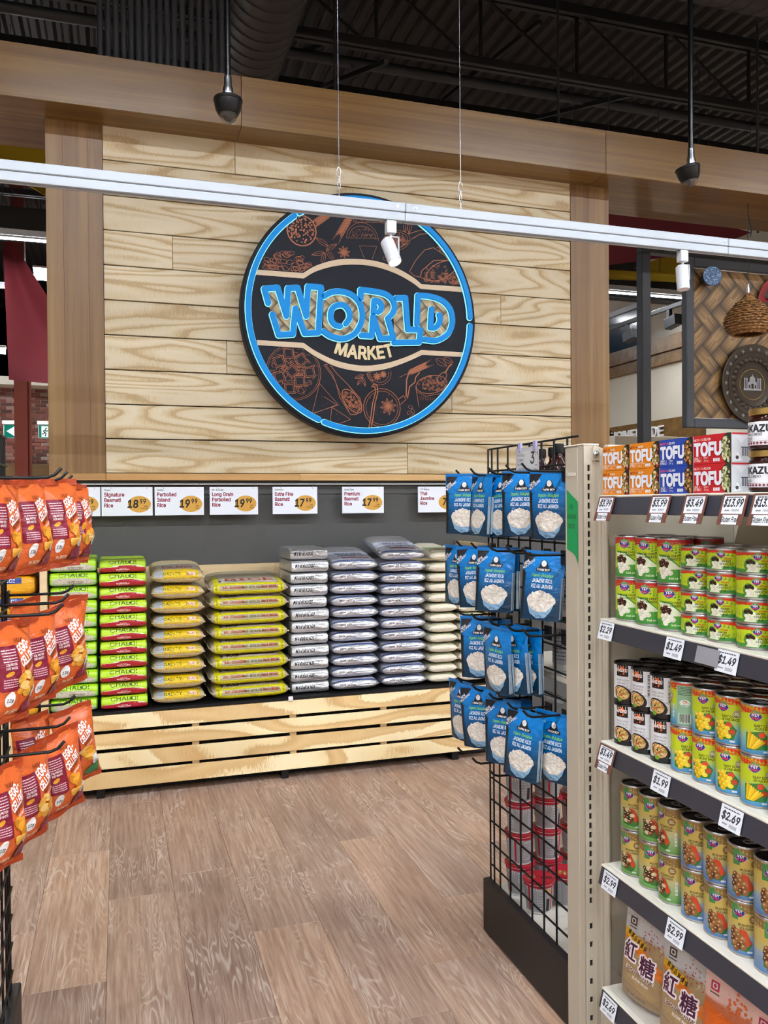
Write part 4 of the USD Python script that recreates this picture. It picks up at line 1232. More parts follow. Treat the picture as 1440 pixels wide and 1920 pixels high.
sack('green_rice_bag', .224, .40, .0714, lambda a, W, D, h, L, v: art_chalo(a, W, D, h, L, v), sel((lambda x, s: s < -.018, '#9fd9a0'), (lambda x, s: np.abs(x) > .105, '#6fae1a'), base='#a9d81f'), e=.3, n=9, pinch=.75, wr=.0035, kx=.02)
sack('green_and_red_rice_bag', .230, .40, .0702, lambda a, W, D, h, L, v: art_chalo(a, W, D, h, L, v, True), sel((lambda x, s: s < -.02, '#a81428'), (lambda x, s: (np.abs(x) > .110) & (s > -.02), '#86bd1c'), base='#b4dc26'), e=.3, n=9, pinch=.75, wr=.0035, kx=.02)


def art_dainty(a, W, D, h, L, v):
    a.poly(curvy(-W * .46, -W * .28, lambda x: -.002 + 0 * x, lambda x: h * .9 + 0 * x), '#aeb4be')
    a.poly(curvy(-W * .28, W * .40, lambda x: .003 - .006 * (x / W) ** 2, lambda x: h * 1.0 + 0 * x), '#e6c414')
    a.poly(curvy(-W * .46, W * .44, lambda x: -.004 + 0 * x, lambda x: .001 + 0 * x), '#d9b412')
    a.text('DAINTY', -W * .12, h * .20, h * .22, '#2f5a1e', sx=1.0)
    a.rect(W * .18, h * .14, W * .34, h * .48, '#e8d9c8')
    a.text('ISLAND', W * .26, h * .2, h * .17, '#b0221f', sx=.8)
    a.poly(curvy(-W * .40, W * .40, lambda x: h * 1.05 + 0 * x, lambda x: h * 3.0 + 0 * x), '#cfcac0')
    a.text('ISLAND', 0, h * 1.35, h * .75, '#a5261f', width=W * .6)
    for j, x in enumerate((-.42, -.38, -.34)):
        a.scribble(W * x, W * (x + .03), h * .3, h * .05, '#6a7a9a', seed=j)


sack('yellow_banded_rice_bag', .264, .40, .0787, art_dainty, sel((lambda x, s: s > .02, '#cdbd90'), base='#cbb892'), RICE, e=.56, n=3.4, pinch=.14, wr=.004, kx=.10, flange=('#c9bfa5', FILM, .006))


def art_goudas(a, W, D, h, L, v):
    hw = W * .455
    for z0, z1, c in ((.29, .52, '#d6cf14'), (-.24, -.10, '#d6cf14'), (-.52, -.24, '#c9b90f')):
        a.rect(-hw, h * z0, hw, h * z1, c)
    a.rect(-hw, h * -.24, -hw + .03, h * .5, '#d6cf14'), a.rect(hw - .03, h * -.24, hw, h * .5, '#d6cf14')
    for q in range(46):
        x = -hw + .006 + q * (2 * hw - .012) / 45
        a.rect(x - .0022, h * .42, x + .0022, h * .455, '#5c5c08'), a.rect(x - .0022, h * -.19, x + .0022, h * -.16, '#5c5c08')
    for q in range(6):
        for x in (-hw + .008, hw - .016):
            a.rect(x, h * (-.1 + q * .085), x + .008, h * (-.07 + q * .085), '#5c5c08')
    a.text('Mr. Goudas', -hw + .045, h * .02, h * .2, '#b4402a', align=-1, sx=.95, slant=.2, rot=2)
    a.text('PAR-BOILED', -W * .1, h * .04, h * .15, '#4d4c14', align=-1, sx=.95), a.text('LONG GRAIN', W * .13, h * .04, h * .15, '#4d4c14', align=-1, sx=.95)
    a.text('No.1 RICE', hw - .04, h * .06, h * .17, '#c01f1f', align=1, sx=.95)
    a.scribble(-hw * .7, hw * .7, h * -.36, h * .06, '#77700a', seed=v)
    a.rect(-hw * .82, h * .62, hw * .82, h * 2.6, '#cfc6b2')
    a.text('RICE', .01, h * .95, h * .8, '#b32a1d', sx=1.3), a.text('8 KG', -hw * .62, h * .72, h * .45, '#1c1c12')
    a.rect(-hw, h * .5, -hw * .85, h * 2.7, '#d6cf14'), a.rect(hw * .85, h * .5, hw, h * 2.7, '#d6cf14')


sack('yellow_printed_rice_bag', .412, .42, .0798, art_goudas, sel((lambda x, s: np.abs(x) > .205, '#b3a989'), base='#b7ac8e'), (.35, 0, .3), e=.48, n=5, pinch=.18, wr=.004, kx=.08, flange=('#c2baa4', FILM, .008))


def art_kohinoor(a, W, D, h, L, v):
    a.text('Kohinoor', -W * .40, -h * .12, h * .30, '#33363c', align=-1, sx=.95, slant=.28, rot=3)
    a.rect(W * .12, h * .12, W * .40, h * .27, '#f2f4f6', PAPER)
    a.text('EXTRA FINE', W * .26, h * .16, h * .075, '#3a3a40', sx=1.1)
    a.text('BASMATI RICE', W * .27, -h * .22, h * .11, '#26282e', bold=False, sx=1.15)
    for q in range(3):
        a.scribble(-W * .4, W * .4, h * (.75 + .3 * q), h * .1, '#8a8c92', seed=q)


sack('silver_rice_bag', .212, .36, .0674, art_kohinoor, '#d8dce0', (0, .82, .25), e=.26, n=10, pinch=.72, wr=.005, kx=.03, mat='foil', variants=3)


def art_gate(a, W, D, h, L, v):
    hw = W * .47
    a.poly(curvy(-hw, hw, lambda x: h * .42 + 0 * x, lambda x: h * .66 + 0 * x), '#2f4488', (0, .3, .3))
    for q in range(24):
        x = -hw + q * 2 * hw / 23
        a.ell(x, h * .48, .004, h * .07, '#aebbe0')
    a.text('INDIA GATE', -W * .22, h * .02, h * .16, '#4a2630', sx=.85, slant=.1)
    a.scribble(-W * .05, W * .3, h * .06, h * .05, '#4a5a7a', seed=v)
    a.poly(curvy(-hw, hw, lambda x: h * .66 + 0 * x, lambda x: h * 3.6 + 0 * x), '#c2c9dc', (0, .3, .3))
    a.poly(curvy(-W * .25, W * .35, lambda x: h * 1.25 - 1.4 * (x / W) ** 2 * h, lambda x: h * 1.55 - 1.4 * (x / W) ** 2 * h), '#b02a30')
    a.text('BASMATI', 0, h * 1.9, h * .6, '#28386e', width=W * .55)
    a.text('INDIA GATE', 0, h * 2.7, h * .5, '#2c2c40', width=W * .6)


sack('silver_and_blue_rice_bag', .268, .42, .0654, art_gate, sel((lambda x, s: np.abs(x) > .145, '#6d7690'), base='#d3d6da'), (0, .78, .27), e=.5, n=4.4, pinch=.16, wr=.005, kx=.08, mat='foil', variants=3, flange=('#70799c', (0, .6, .35), .006))


def art_white(a, W, D, h, L, v):
    a.poly(curvy(-W * .42, W * .42, lambda x: h * .62 + 0 * x, lambda x: h * 3.2 + 0 * x), '#b8c79a')
    a.poly(curvy(-W * .36, W * .36, lambda x: h * .9 + 0 * x, lambda x: h * 1.5 - .2 * h * np.cos(x / W * 5)), '#e6e2d4')
    a.poly(curvy(-W * .38, W * .38, lambda x: h * 1.5 - 2 * h * (x / W) ** 2, lambda x: h * 1.8 - 2 * h * (x / W) ** 2), '#b5302c')
    a.poly(curvy(-W * .3, W * .3, lambda x: h * 2.1 + 0 * x, lambda x: h * 2.5 + 0 * x), '#5f8f2e')
    a.scribble(-W * .3, W * .3, -h * .02, h * .03, '#9a8f7a', seed=v)


sack('white_rice_bag', .170, .34, .0575, art_white, '#e2dac6', (.28, 0, .34), e=.58, n=3.6, pinch=.14, wr=.0045, kx=.1, variants=3, flange=('#dcd7c6', FILM, .005))
sack('golden_yellow_bag', .30, .40, .1006, lambda a, W, D, h, L, v: (a.rect(-.02, h * .1, .09, h * .42, '#27408f'), a.text('RICE', .035, h * .18, h * .16, '#e8e8ea'), a.scribble(-.1, .0, -h * .1, h * .05, '#a8780a', seed=v)), '#e2a51c', FILM, e=.3, n=8, pinch=.6, wr=.004, kx=.03)


def stack(kind, x0, x1, z0, ztop, n, hh, what, y=YF + .225, lean=0, spread=.008, seed=0, group=None, tip=0):
    """n bags laid one on another; each takes an equal share of the height."""
    r_ = np.random.default_rng(seed)
    K = SACKS[kind]
    pitch = (ztop - z0) / n
    for i in range(n):          # from the bottom
        c = (x0 + x1) / 2 + lean * (n - 1 - i) / (n - 1) + r_.uniform(-spread, spread)
        lab = f'{what}, {pos_in_stack(n - 1 - i, n)}'
        K.put((c, y + r_.uniform(-.012, .012), z0 + i * pitch + (.2 * math.sin(math.radians(tip)) if i == n - 1 else 0)), ((0, 0, r_.uniform(-.9, .9)) if not (tip and i == n - 1) else (tip, 0, r_.uniform(-1.5, 1.5))), lab, group)


Z0 = .4495
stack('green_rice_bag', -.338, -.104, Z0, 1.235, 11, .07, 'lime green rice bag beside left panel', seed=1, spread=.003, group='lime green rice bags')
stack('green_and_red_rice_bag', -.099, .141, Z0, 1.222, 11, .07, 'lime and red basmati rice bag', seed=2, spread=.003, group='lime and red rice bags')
stack('yellow_banded_rice_bag', .152, .440, Z0, 1.158, 9, .08, 'clear rice bag with yellow top band', seed=3, tip=6, spread=.0015, group='clear yellow-banded rice bags')
stack('yellow_printed_rice_bag', .448, .892, Z0, 1.088, 8, .08, 'wide rice bag printed with yellow borders', seed=4, spread=.002, tip=5, group='wide yellow rice bags')
stack('silver_rice_bag', .892, 1.116, Z0, 1.258, 12, .066, 'square silver foil rice bag', lean=0, seed=5, spread=.006, group='square silver rice bags')
stack('silver_and_blue_rice_bag', 1.12, 1.41, Z0, 1.19, 11, .07, 'silver-blue rice bag beside square silver stack', seed=6, y=YF + .24, spread=.003, tip=9, group='silver and blue rice bags')
stack('silver_and_blue_rice_bag', 1.412, 1.702, Z0, 1.235, 12, .07, 'silver-blue rice bag beside white bag stack', seed=7, y=YF + .24, spread=.003, tip=11, group='silver and blue rice bags')
stack('white_rice_bag', 1.70, 1.890, Z0, 1.215, 13, .06, 'white rice bag beside silver-blue stack', seed=8, y=YF + .19, spread=.002, tip=8, group='white rice bags')
stack('white_rice_bag', 1.889, 2.079, Z0, 1.20, 13, .06, 'white rice bag against right side panel', seed=9, y=YF + .19, spread=.002, tip=8, group='white rice bags')
t = solid('side_display_base', cat(cbx(-1.0, 4.46, 0, -.382, 4.99, .448, .003)), 'pine_board', 'pale wooden base under the golden bags at the left edge', 'display stand', seed=3)
stack('golden_yellow_bag', -.70, -.395, Z0, 1.255, 8, .10, 'golden yellow bag left of side panel', seed=10, spread=.004, group='golden yellow bags')
# ================================================================== wire display racks
def gridwall(name, x, y0, y1, z0, z1, label, step=.0762):
    t = thing(name, label, 'rack', (x, 0, 0))
    y = y1
    k_ = 0
    while y >= y0 - 1e-6:
        part(t, 'upright_wire', cyl(.0032, (0, y, z0), (0, y, z1), 8), 'black_steel', True)
        if k_ == 0:
            part(t, 'upright_wire', cyl(.0032, (0, y - .03, z0), (0, y - .03, z1), 8), 'black_steel', True)
        k_ += 1
        y -= step
    z = z1
    k_ = 0
    while z > z0:
        part(t, 'cross_wire', cyl(.0032, (.0055, y0 - .02, z), (.0055, y1, z), 8), 'black_steel', True)
        z -= step if k_ else step
        k_ += 1
    return t


def kick(x0, x1, y0, y1, label):
    t = thing('rack_kick_base', label, 'rack base')
    part(t, 'panel', cbx(x0, y0, .004, x1, y1, .187, .004), 'rack_kick')
    part(t, 'glide', cyl(.012, ((x0 + x1) / 2, y1 - .05, 0), ((x0 + x1) / 2, y1 - .05, .005), 8), 'black_matte')


gridwall('wire_rack', 1.225, 2.07, 2.633, .188, 1.685, 'black wire grid rack holding the blue rice pouches')
kick(1.205, 1.235, 2.062, 2.656, 'black kick base under the right wire rack')
gridwall('wire_rack', -.292, .9, 2.45, .188, 1.685, 'black wire grid rack holding the orange snack bags')
kick(-.300, -.268, .9, 2.481, 'black kick base under the left wire rack')


def hook_build(sx, Ln):
    def b(path, v):
        part(path, 'prong', tube([(0, 0, 0), (sx * Ln * .5, 0, 0), (sx * (Ln - .03), 0, .001), (sx * (Ln - .014), 0, .007), (sx * Ln, 0, .022)], .0036, 8), 'black_steel', True)
        part(path, 'back_plate', cbx(-.003, -.019, -.03, .003, .019, .012, .001), 'black_steel')
    return b


HR = Kind('display_hook', 'hook', hook_build(-1, .135), 1)
HL = Kind('peg_hook', 'hook', hook_build(1, .165), 1)
ROWS = [1.588, 1.350, 1.121, .892, .655]
rown = ['top', 'second', 'third', 'fourth', 'lowest']
HY = [2.575, 2.455, 2.325, 2.20, 2.10]
coln = ['far end', 'second', 'middle', 'fourth', 'nearest']
for i, z in enumerate(ROWS):
    for j, y in enumerate(HY):
        if i == 4 and j in (3, 4):
            continue
        HR.put((1.215, y, z), (0, 0, 0), f'black hook in the {rown[i]} row of the right rack, {coln[j] if j in (0, 4) else coln[j] + " from the far end" if j != 2 else "in the middle"}', 'hooks on the right rack')
LROWS = [1.562, 1.262, .958]
LY = [2.42, 2.18, 1.96]
for i, z in enumerate(LROWS):
    for j, y in enumerate(LY):
        HL.put((-.283, y, z), (0, 0, 0), f'black hook in the {("top", "middle", "bottom")[i]} row of the left rack, {("at the far end", "in the middle", "nearest the viewer")[j]}', 'hooks on the left rack')


# ------------------------------------------------------------------ hanging bags
def hang_surface(W, H, Tk, prof, narrow, wr, seed, bend=.0):
    def S(x, z, o=0.0, side=-1):
        x, z = np.asarray(x, float), np.asarray(z, float)
        u, vv = np.clip(np.abs(2 * x / W), 0, 1), np.clip(-z / H, 0, 1)
        p = np.interp(vv, *prof)
        tk = Tk / 2 * p * np.clip(1 - u ** 2.4, 0, 1) ** .62
        q = np.stack([x * 22, z * 15, 0 * x + seed * 2.7 + side], -1)
        env = np.clip(1 - u ** 4, 0, 1) * np.clip(p, .15, 1)
        tk = tk + ((meshkit.fbm(q, 3, seed) - .5) * 2 * wr + (meshkit.noise(q * [.5, 1.6, 1] + 3, seed + 9) - .5) * wr) * env
        xx = x * (1 - narrow * p * (.5 + .5 * np.sin(vv * PI)))
        yy = side * (tk + o) + bend * (vv - .3) ** 2 * (1 if True else 0)
        return np.stack([xx, yy, z], -1)
    return S


def hang_body(S, W, H, color, fin, nx=20, nz=30, closed_bottom=True, back=None):
    x = np.sin(np.linspace(-PI / 2, PI / 2, nx)) * W / 2
    z = np.linspace(0, -H, nz)
    X, Z = np.meshgrid(x, z, indexing='ij')
    out = []
    for side in (-1, 1):
        P = S(X, Z, 0, side).reshape(-1, 3)
        f = []
        for i in range(nx - 1):
            a = i * nz + np.arange(nz - 1)
            f += [np.c_[a, a + 1, a + nz + 1], np.c_[a, a + nz + 1, a + nz]] if side < 0 else [np.c_[a, a + nz + 1, a + 1], np.c_[a, a + nz, a + nz + 1]]
        f = np.vstack(f)
        _, _, n = meshkit.arrays(trimesh.Trimesh(P, f, process=False), True)
        cc = color if side < 0 or back is None else back
        col = cc(X.ravel(), Z.ravel()) if callable(cc) else np.tile(lin(cc), (len(P), 1))
        out.append((P, f, n, col, np.tile(fin, (len(P), 1))))
    if closed_bottom:
        a, b = S(x, np.full(nx, -H), 0, -1), S(x, np.full(nx, -H), 0, 1)
        v = np.vstack([a, b])
        f = np.vstack([np.c_[np.arange(nx - 1), np.arange(1, nx), np.arange(1, nx) + nx], np.c_[np.arange(nx - 1), np.arange(1, nx) + nx, np.arange(nx - 1) + nx]])
        cc = color(v[:, 0], v[:, 2]) if callable(color) else np.tile(lin(color), (len(v), 1))
        out.append((v, f, np.tile((0, 0, -1.0), (len(v), 1)), cc, np.tile(fin, (len(v), 1))))
    return out


def mixc(a, b, t):
    a, b = np.array(lin(a)), np.array(lin(b))
    return a + (b - a) * np.clip(t, 0, 1)[:, None]


def pouch(path, v):
    W, H = .132, .196
    S = hang_surface(W, H, .030, ([0, .05, .12, .5, .85, 1], [.04, .06, .25, .75, 1, .8]), .03, .003, v * 5 + 1, .012 * (v % 2))
    blue = lambda x, z: mixc('#0a7ccb', '#07324c', (-z / H - .18) / .55)
    a = Art(FILM)
    a.poly([(-W * .47, -.004), (-W * .16, -.004), (-W * .47, -.058)], '#171a20')
    a.poly([(-W * .49, -.05), (-W * .40, -.06), (-W * .44, -H * .99), (-W * .49, -H * .99)], '#141a22')
    for q, s in enumerate(('NEW', 'NOUVEAU')):
        a.text(s, -W * .385 + q * .008, -.034 + q * -.004, .0075, '#e8eef2', rot=38, sx=.9)
    # plain badge with the maker's name on a curved ribbon
    a.poly([(-.004, -.022), (.011, -.022), (.021, -.047), (-.014, -.047)], '#1a1d22')
    a.ell(.0035, -.031, .008, .009, '#d9dde0', n=8)
    a.rect(-.020, -.054, .027, -.044, '#1a1d22', r=.002)
    a.text('FARM BOY', .0035, -.052, .006, '#eef2f4', sx=.95)
    a.text('Organic-Biologique', .002, -.0695, .0085, '#7fd26a', sx=.62, slant=.2)
    a.text('JASMINE RICE', .002, -.0865, .0105, '#d5e6ef', sx=.62)
    a.text('RIZ AU JASMIN', .002, -.1025, .0105, '#d5e6ef', sx=.62)
    r_ = np.random.default_rng(4)
    th = np.linspace(0, PI, 22)
    bowl = np.vstack([np.c_[-.043, -.132], np.c_[-.030, -.178], np.c_[-.008, -.191], np.c_[.018, -.188], np.c_[.036, -.168], np.c_[.047, -.139]])
    a.poly(bowl, '#7fa9c9')
    mound = np.c_[.003 + .046 * np.cos(th), -.143 + (.03 + .002 * r_.normal(size=22)) * np.sin(th) + .002]
    a.poly(np.vstack([mound, [(-.043, -.140), (-.036, -.158), (-.01, -.172), (.022, -.170), (.042, -.15)]]), '#dcd6cc', (.5, 0, .45))
    a.text('227 g', -.002, -.186, .005, '#20303c')
    printed(path, 'pouch_body', hang_body(S, W, H, blue, (0, 0, .17), back=lambda x, z: mixc('#0b6cb2', '#0b3a58', (-z / H - .2) / .6)) + a.build(lambda u, w, o: S(u, w, o, -1), .009, .0009, .0002), 'film')
    printed(path, 'top_seal', [piece(bx(-W / 2 * .98, -.0016, -.001, W / 2 * .98, .0016, .006), '#0a6db6', FILM)], 'film')
    printed(path, 'side_gusset', [piece(moved(cbx(-.0015, -.010, -H * .96, .0015, .010, -H * .35, .001), (W / 2 - .004, 0, 0)), '#9fb3c0', (0, .4, .35))], 'film')


POUCH = Kind('rice_pouch', 'rice pouch', pouch, 4)
PL = [
    (1.112, 2.56, 1.592, -58, 'blue jasmine rice pouch at the far hook of the top row'),
    (1.162, 2.592, 1.588, -62, 'blue rice pouch hidden behind the farthest top-row pouch'),
    (1.140, 2.475, 1.588, -98, 'blue rice pouch turned edge-on in the top row'),
    (1.172, 2.405, 1.586, -90, 'narrow-looking blue rice pouch left of the frontmost top-row pouch'),
    (1.190, 2.30, 1.592, -66, 'frontmost blue rice pouch below the price card, top row'),
    (1.200, 2.145, 1.586, -72, 'blue rice pouch beside the beige post, top row'),
    (1.103, 2.60, 1.352, -88, 'thin-looking blue rice pouch at the far end of the second row'),
    (1.125, 2.515, 1.352, -66, 'blue rice pouch second from the far end, second row'),
    (1.152, 2.40, 1.350, -62, 'blue rice pouch in the middle of the second row'),
    (1.190, 2.43, 1.350, -78, 'blue rice pouch tucked behind the middle one, second row'),
    (1.196, 2.165, 1.352, -66, 'blue rice pouch beside the beige post, second row'),
    (1.135, 2.50, 1.122, -60, 'blue rice pouch at the far end of the third row'),
    (1.184, 2.475, 1.118, -80, 'blue rice pouch edge-on behind the farthest one, third row'),
    (1.100, 2.290, 1.118, -90, 'front blue rice pouch in the third row'),
    (1.141, 2.268, 1.120, -90, 'second of the three overlapping blue pouches, third row'),
    (1.183, 2.252, 1.120, -91, 'rearmost of the three overlapping blue pouches, third row'),
    (1.105, 2.585, .895, -90, 'thin-looking blue rice pouch at the far end of the fourth row'),
    (1.115, 2.47, .900, -66, 'blue rice pouch second from the far end, fourth row'),
    (1.135, 2.325, .890, -72, 'blue rice pouch in the middle of the fourth row'),
    (1.188, 2.345, .888, -82, 'blue rice pouch behind the middle one, fourth row'),
    (1.135, 2.175, .888, -78, 'nearest blue rice pouch, lowest on the rack'),
    (1.198, 2.120, .890, -80, 'blue rice pouch between the nearest one and the beige post'),
]
for j, (x, y, z, rz, lab) in enumerate(PL):
    r_ = rng
    POUCH.put((x - .010, y, z), (r_.uniform(-4, 4), r_.uniform(-4, 4), rz + 14), lab, 'blue rice pouches on the rack')
for (x, y, z, lab) in ((1.13, 2.50, .925, 'blue rice pouch lying flat under the third row'), (1.165, 2.33, .918, 'blue pouch lying flat above the fourth-row hooks')):
    POUCH.put((x, y + .03, z + .015), (68, 0, -75), lab, 'blue rice pouches on the rack')


def snack(path, v):
    W, H = .122, .200
    S = hang_surface(W, H, .070, ([0, .05, .12, .35, .7, .92, .965, 1], [.02, .03, .3, .85, 1, .45, .05, .03]), .15, .014, v * 3 + 2, .018)
    green = v == 3
    base = '#d4622a'
    a = Art(FILM)
    hw = W / 2
    a.poly(sbox(-hw * .86, -.132, -hw * .18, -.046).buffer(.005), '#7d1631')
    for q in range(5):
        a.scribble(-hw * .84, -hw * .22, -.050 - q * .006, .0022, '#e6c9ce', seed=q + v)
    a.text('12g PROTEIN', -hw * .54, -.083, .005, '#f4ece6', sx=.65), a.text('EGG WHITES', -hw * .54, -.091, .005, '#f4ece6', sx=.65)
    a.ell(-hw * .62, -.101, .010, .0048, '#d99a2a', rot=20)
    for q in range(4):
        a.scribble(-hw * .84, -hw * .22, -.113 - q * .005, .0022, '#d9b3ba', seed=q + 9)
    a.text('EGG-', hw * .30, -.054, .018, '#f5f2ee', sx=.6, grow=.04, rot=28, slant=.1)
    a.text('CELLENT', hw * .40, -.078, .018, '#f5f2ee', sx=.46, grow=.04, rot=28, slant=.1)
    a.text('MELON PUFFS', hw * .42, -.090, .008, '#241510', sx=.46, rot=28)
    a.text('EGG WHITE', hw * .5, -.098, .005, '#f1e6df', sx=.6, rot=28)
    r_ = np.random.default_rng(v + 1)
    for q in range(9):
        x, z = r_.uniform(-hw * .22, hw * .62), r_.uniform(-.152, -.108)
        a.ell(x, z, r_.uniform(.012, .019), r_.uniform(.007, .010), ('#d9932a', '#c47d1e', '#e3a63c', '#e8bf72')[q % 4], rot=r_.uniform(-50, 50), n=6)
    a.ell(-hw * .55, -.154, .012, .016, '#eef0f2', n=8), a.text('12g', -hw * .55, -.160, .007, '#20242c', sx=.9)
    a.ell(hw * .66, -.148, .011, .017, '#eef0f2', n=8), a.text('12g', hw * .66, -.155, .007, '#20242c', sx=.8)
    a.poly([(hw * .10, -.192), (hw * .08, -.172), (hw * .38, -.160), (hw * .82, -.156), (hw * .82, -.192)], '#2f7a45' if green else '#7d1f3c')
    if v == 2:
        a.poly([(hw * .72, -.05), (hw * .86, -.06), (hw * .86, -.13), (hw * .78, -.13)], '#2a6fc4')
    a.text('PUFFS', -hw * .3, -.186, .008, '#f0d9b8', sx=.9)
    for q in range(5):
        a.line([(-hw * .1 + q * .004, -.036), (-hw * .14 + q * .006, -.028)], .0014, '#3a1a10')
    printed(path, 'bag_body', hang_body(S, W, H, base, (0, 0, .3), 24, 36, False, back='#b8461a') + a.build(lambda u, w, o: S(u, w, o, -1), .008, .0012, .0002), 'film')
    for z0, z1, nm in ((-.006, .010, 'top_seal'), (-H - .008, -H + .006, 'bottom_seal')):
        r2 = np.random.default_rng(v + 4)
        xs_ = np.linspace(-hw * .97, hw * .97, 16)
        dy = .004 * np.sin(xs_ * 70 + v * 2)
        o_ = S(np.zeros(1), np.array([-H if z0 < -.1 else 0.]), 0, -1)[0, 1]
        vv = np.vstack([np.c_[xs_, dy + o_ - .0009, np.full(16, z0)], np.c_[xs_, dy + o_ - .0009, np.full(16, z1)], np.c_[xs_, dy + o_ + .0009, np.full(16, z0)], np.c_[xs_, dy + o_ + .0009, np.full(16, z1)]])
        ff = []
        for i in range(15):
            ff += [[i, i + 1, 17 + i], [i, 17 + i, 16 + i], [32 + i, 49 + i, 33 + i], [32 + i, 48 + i, 49 + i], [16 + i, 17 + i, 49 + i], [16 + i, 49 + i, 48 + i], [i, 32 + i, 33 + i], [i, 33 + i, i + 1]]
        printed(path, nm, [piece(trimesh.Trimesh(vv, ff, process=False), '#a83e18', FILM)], 'film')


SNACK = Kind('snack_bag', 'snack bag', snack, 4)
SB = [
    (-.238, 1.95, 1.556, 62, 0, 'orange snack bag cut by the left picture edge, top hooks'),
    (-.198, 2.09, 1.560, 60, 0, 'orange snack bag second from the left edge, top hooks'),
    (-.140, 2.19, 1.565, 50, 0, 'orange snack bag with maroon panel at the end of the top hooks'),
    (-.112, 2.425, 1.560, 56, 2, 'orange snack bag with a blue stripe beside the price sign'),
    (-.225, 2.35, 1.560, 40, 3, 'orange snack bag behind the others on the top hooks'),
    (-.222, 1.95, 1.252, 58, 1, 'orange snack bag at the left edge, middle hooks'),
    (-.178, 2.07, 1.252, 58, 0, 'orange snack bag between two others, middle hooks'),
    (-.132, 2.19, 1.258, 46, 1, 'tilted orange snack bag at the end of the middle hooks'),
    (-.130, 2.41, 1.255, 40, 0, 'orange snack bag hanging behind the middle hooks'),
    (-.235, 2.36, 1.255, 60, 3, 'green-marked orange snack bag at the back of the middle hooks'),
    (-.238, 1.91, .952, 58, 0, 'orange snack bag at the left edge, bottom hooks'),
    (-.196, 2.03, .952, 58, 1, 'orange snack bag in the middle of the bottom hooks'),
    (-.146, 2.15, .955, 42, 0, 'lowest orange snack bag in front, at the end of the bottom hooks'),
    (-.128, 2.38, .958, 30, 3, 'green-marked orange snack bag behind the lowest front one'),
    (-.222, 2.33, .955, 44, 2, 'orange snack bag at the back of the bottom hooks'),
]
for x, y, z, rz, v, lab in SB:
    SNACK.put((x, y, z - .008), (rng.uniform(-5, 5), -10 if 'end of the middle' in lab or 'lowest' in lab else rng.uniform(-5, 3), rz), lab, 'orange snack bags on the left rack', v)

# price card clipped to the right rack
t = thing('price_card', 'grey price card clipped to the top of the right wire rack', 'sign', (1.214, 2.40, 1.672), (0, 0, -90))
a = Art(PAPER)
a.rect(.003, -.092, .147, -.004, '#c3c4c6').rect(.006, -.078, .144, -.012, '#d2d3d4')
for j, s in enumerate(('Farm Boy', 'Organic', 'Rice', 'Jasmine')):
    a.text(s, .012, -.028 - .0145 * j, .0095, '#3a3d44', bold=False, align=-1, sx=.9)
a.text('3', .112, -.052, .036, '#3a3d44', sx=1.0, slant=.12).text('79', .128, -.030, .013, '#3a3d44', align=-1, bold=False)
a.text('ea', .135, -.060, .006, '#3a3d44'), a.text('227 g', .133, -.074, .0055, '#3a3d44')
printed(t, 'card', [piece(bx(0, 0, -.095, .15, .001, 0), '#b7b8ba')] + a.build(flat))
for x in (.02, .12):
    part(t, 'clip', cbx(x, -.004, -.012, x + .018, .004, .016, .001), 'clip_plastic')

# ------------------------------------------------------------------ open shelf unit behind the right rack
t = thing('end_shelf_unit', 'off-white shelf unit standing behind the right wire rack', 'shelf')
for z in (.165, .985, 1.49):
    part(t, 'shelf_board', cbx(1.248, 2.065, z - .022, 1.62, 2.64 if z < .5 else 2.56, z, .003), 'shelf_white')
part(t, 'base', bx(1.25, 2.07, 0, 1.62, 2.60, .142), 'black_matte')
for x, y in ((1.60, 2.10), (1.60, 2.54)):
    part(t, 'post', cbx(x - .014, y - .014, .166, x + .014, y + .014, .962, .002), 'beige_enamel')
    part(t, 'post', cbx(x - .014, y - .014, .986, x + .014, y + .014, 1.467, .002), 'beige_enamel')


def ring_surface(prof):
    """prof: list of (z, radius); label wraps round the axis, centred on -y."""
    zs_, rs_ = zip(*prof)

    def S(u, z, o=0.0):
        R0 = np.interp(z, zs_, rs_)
        th = np.asarray(u) / max(rs_)
        return np.stack([(R0 + o) * np.sin(th), -(R0 + o) * np.cos(th), z + 0 * th], -1)
    return S


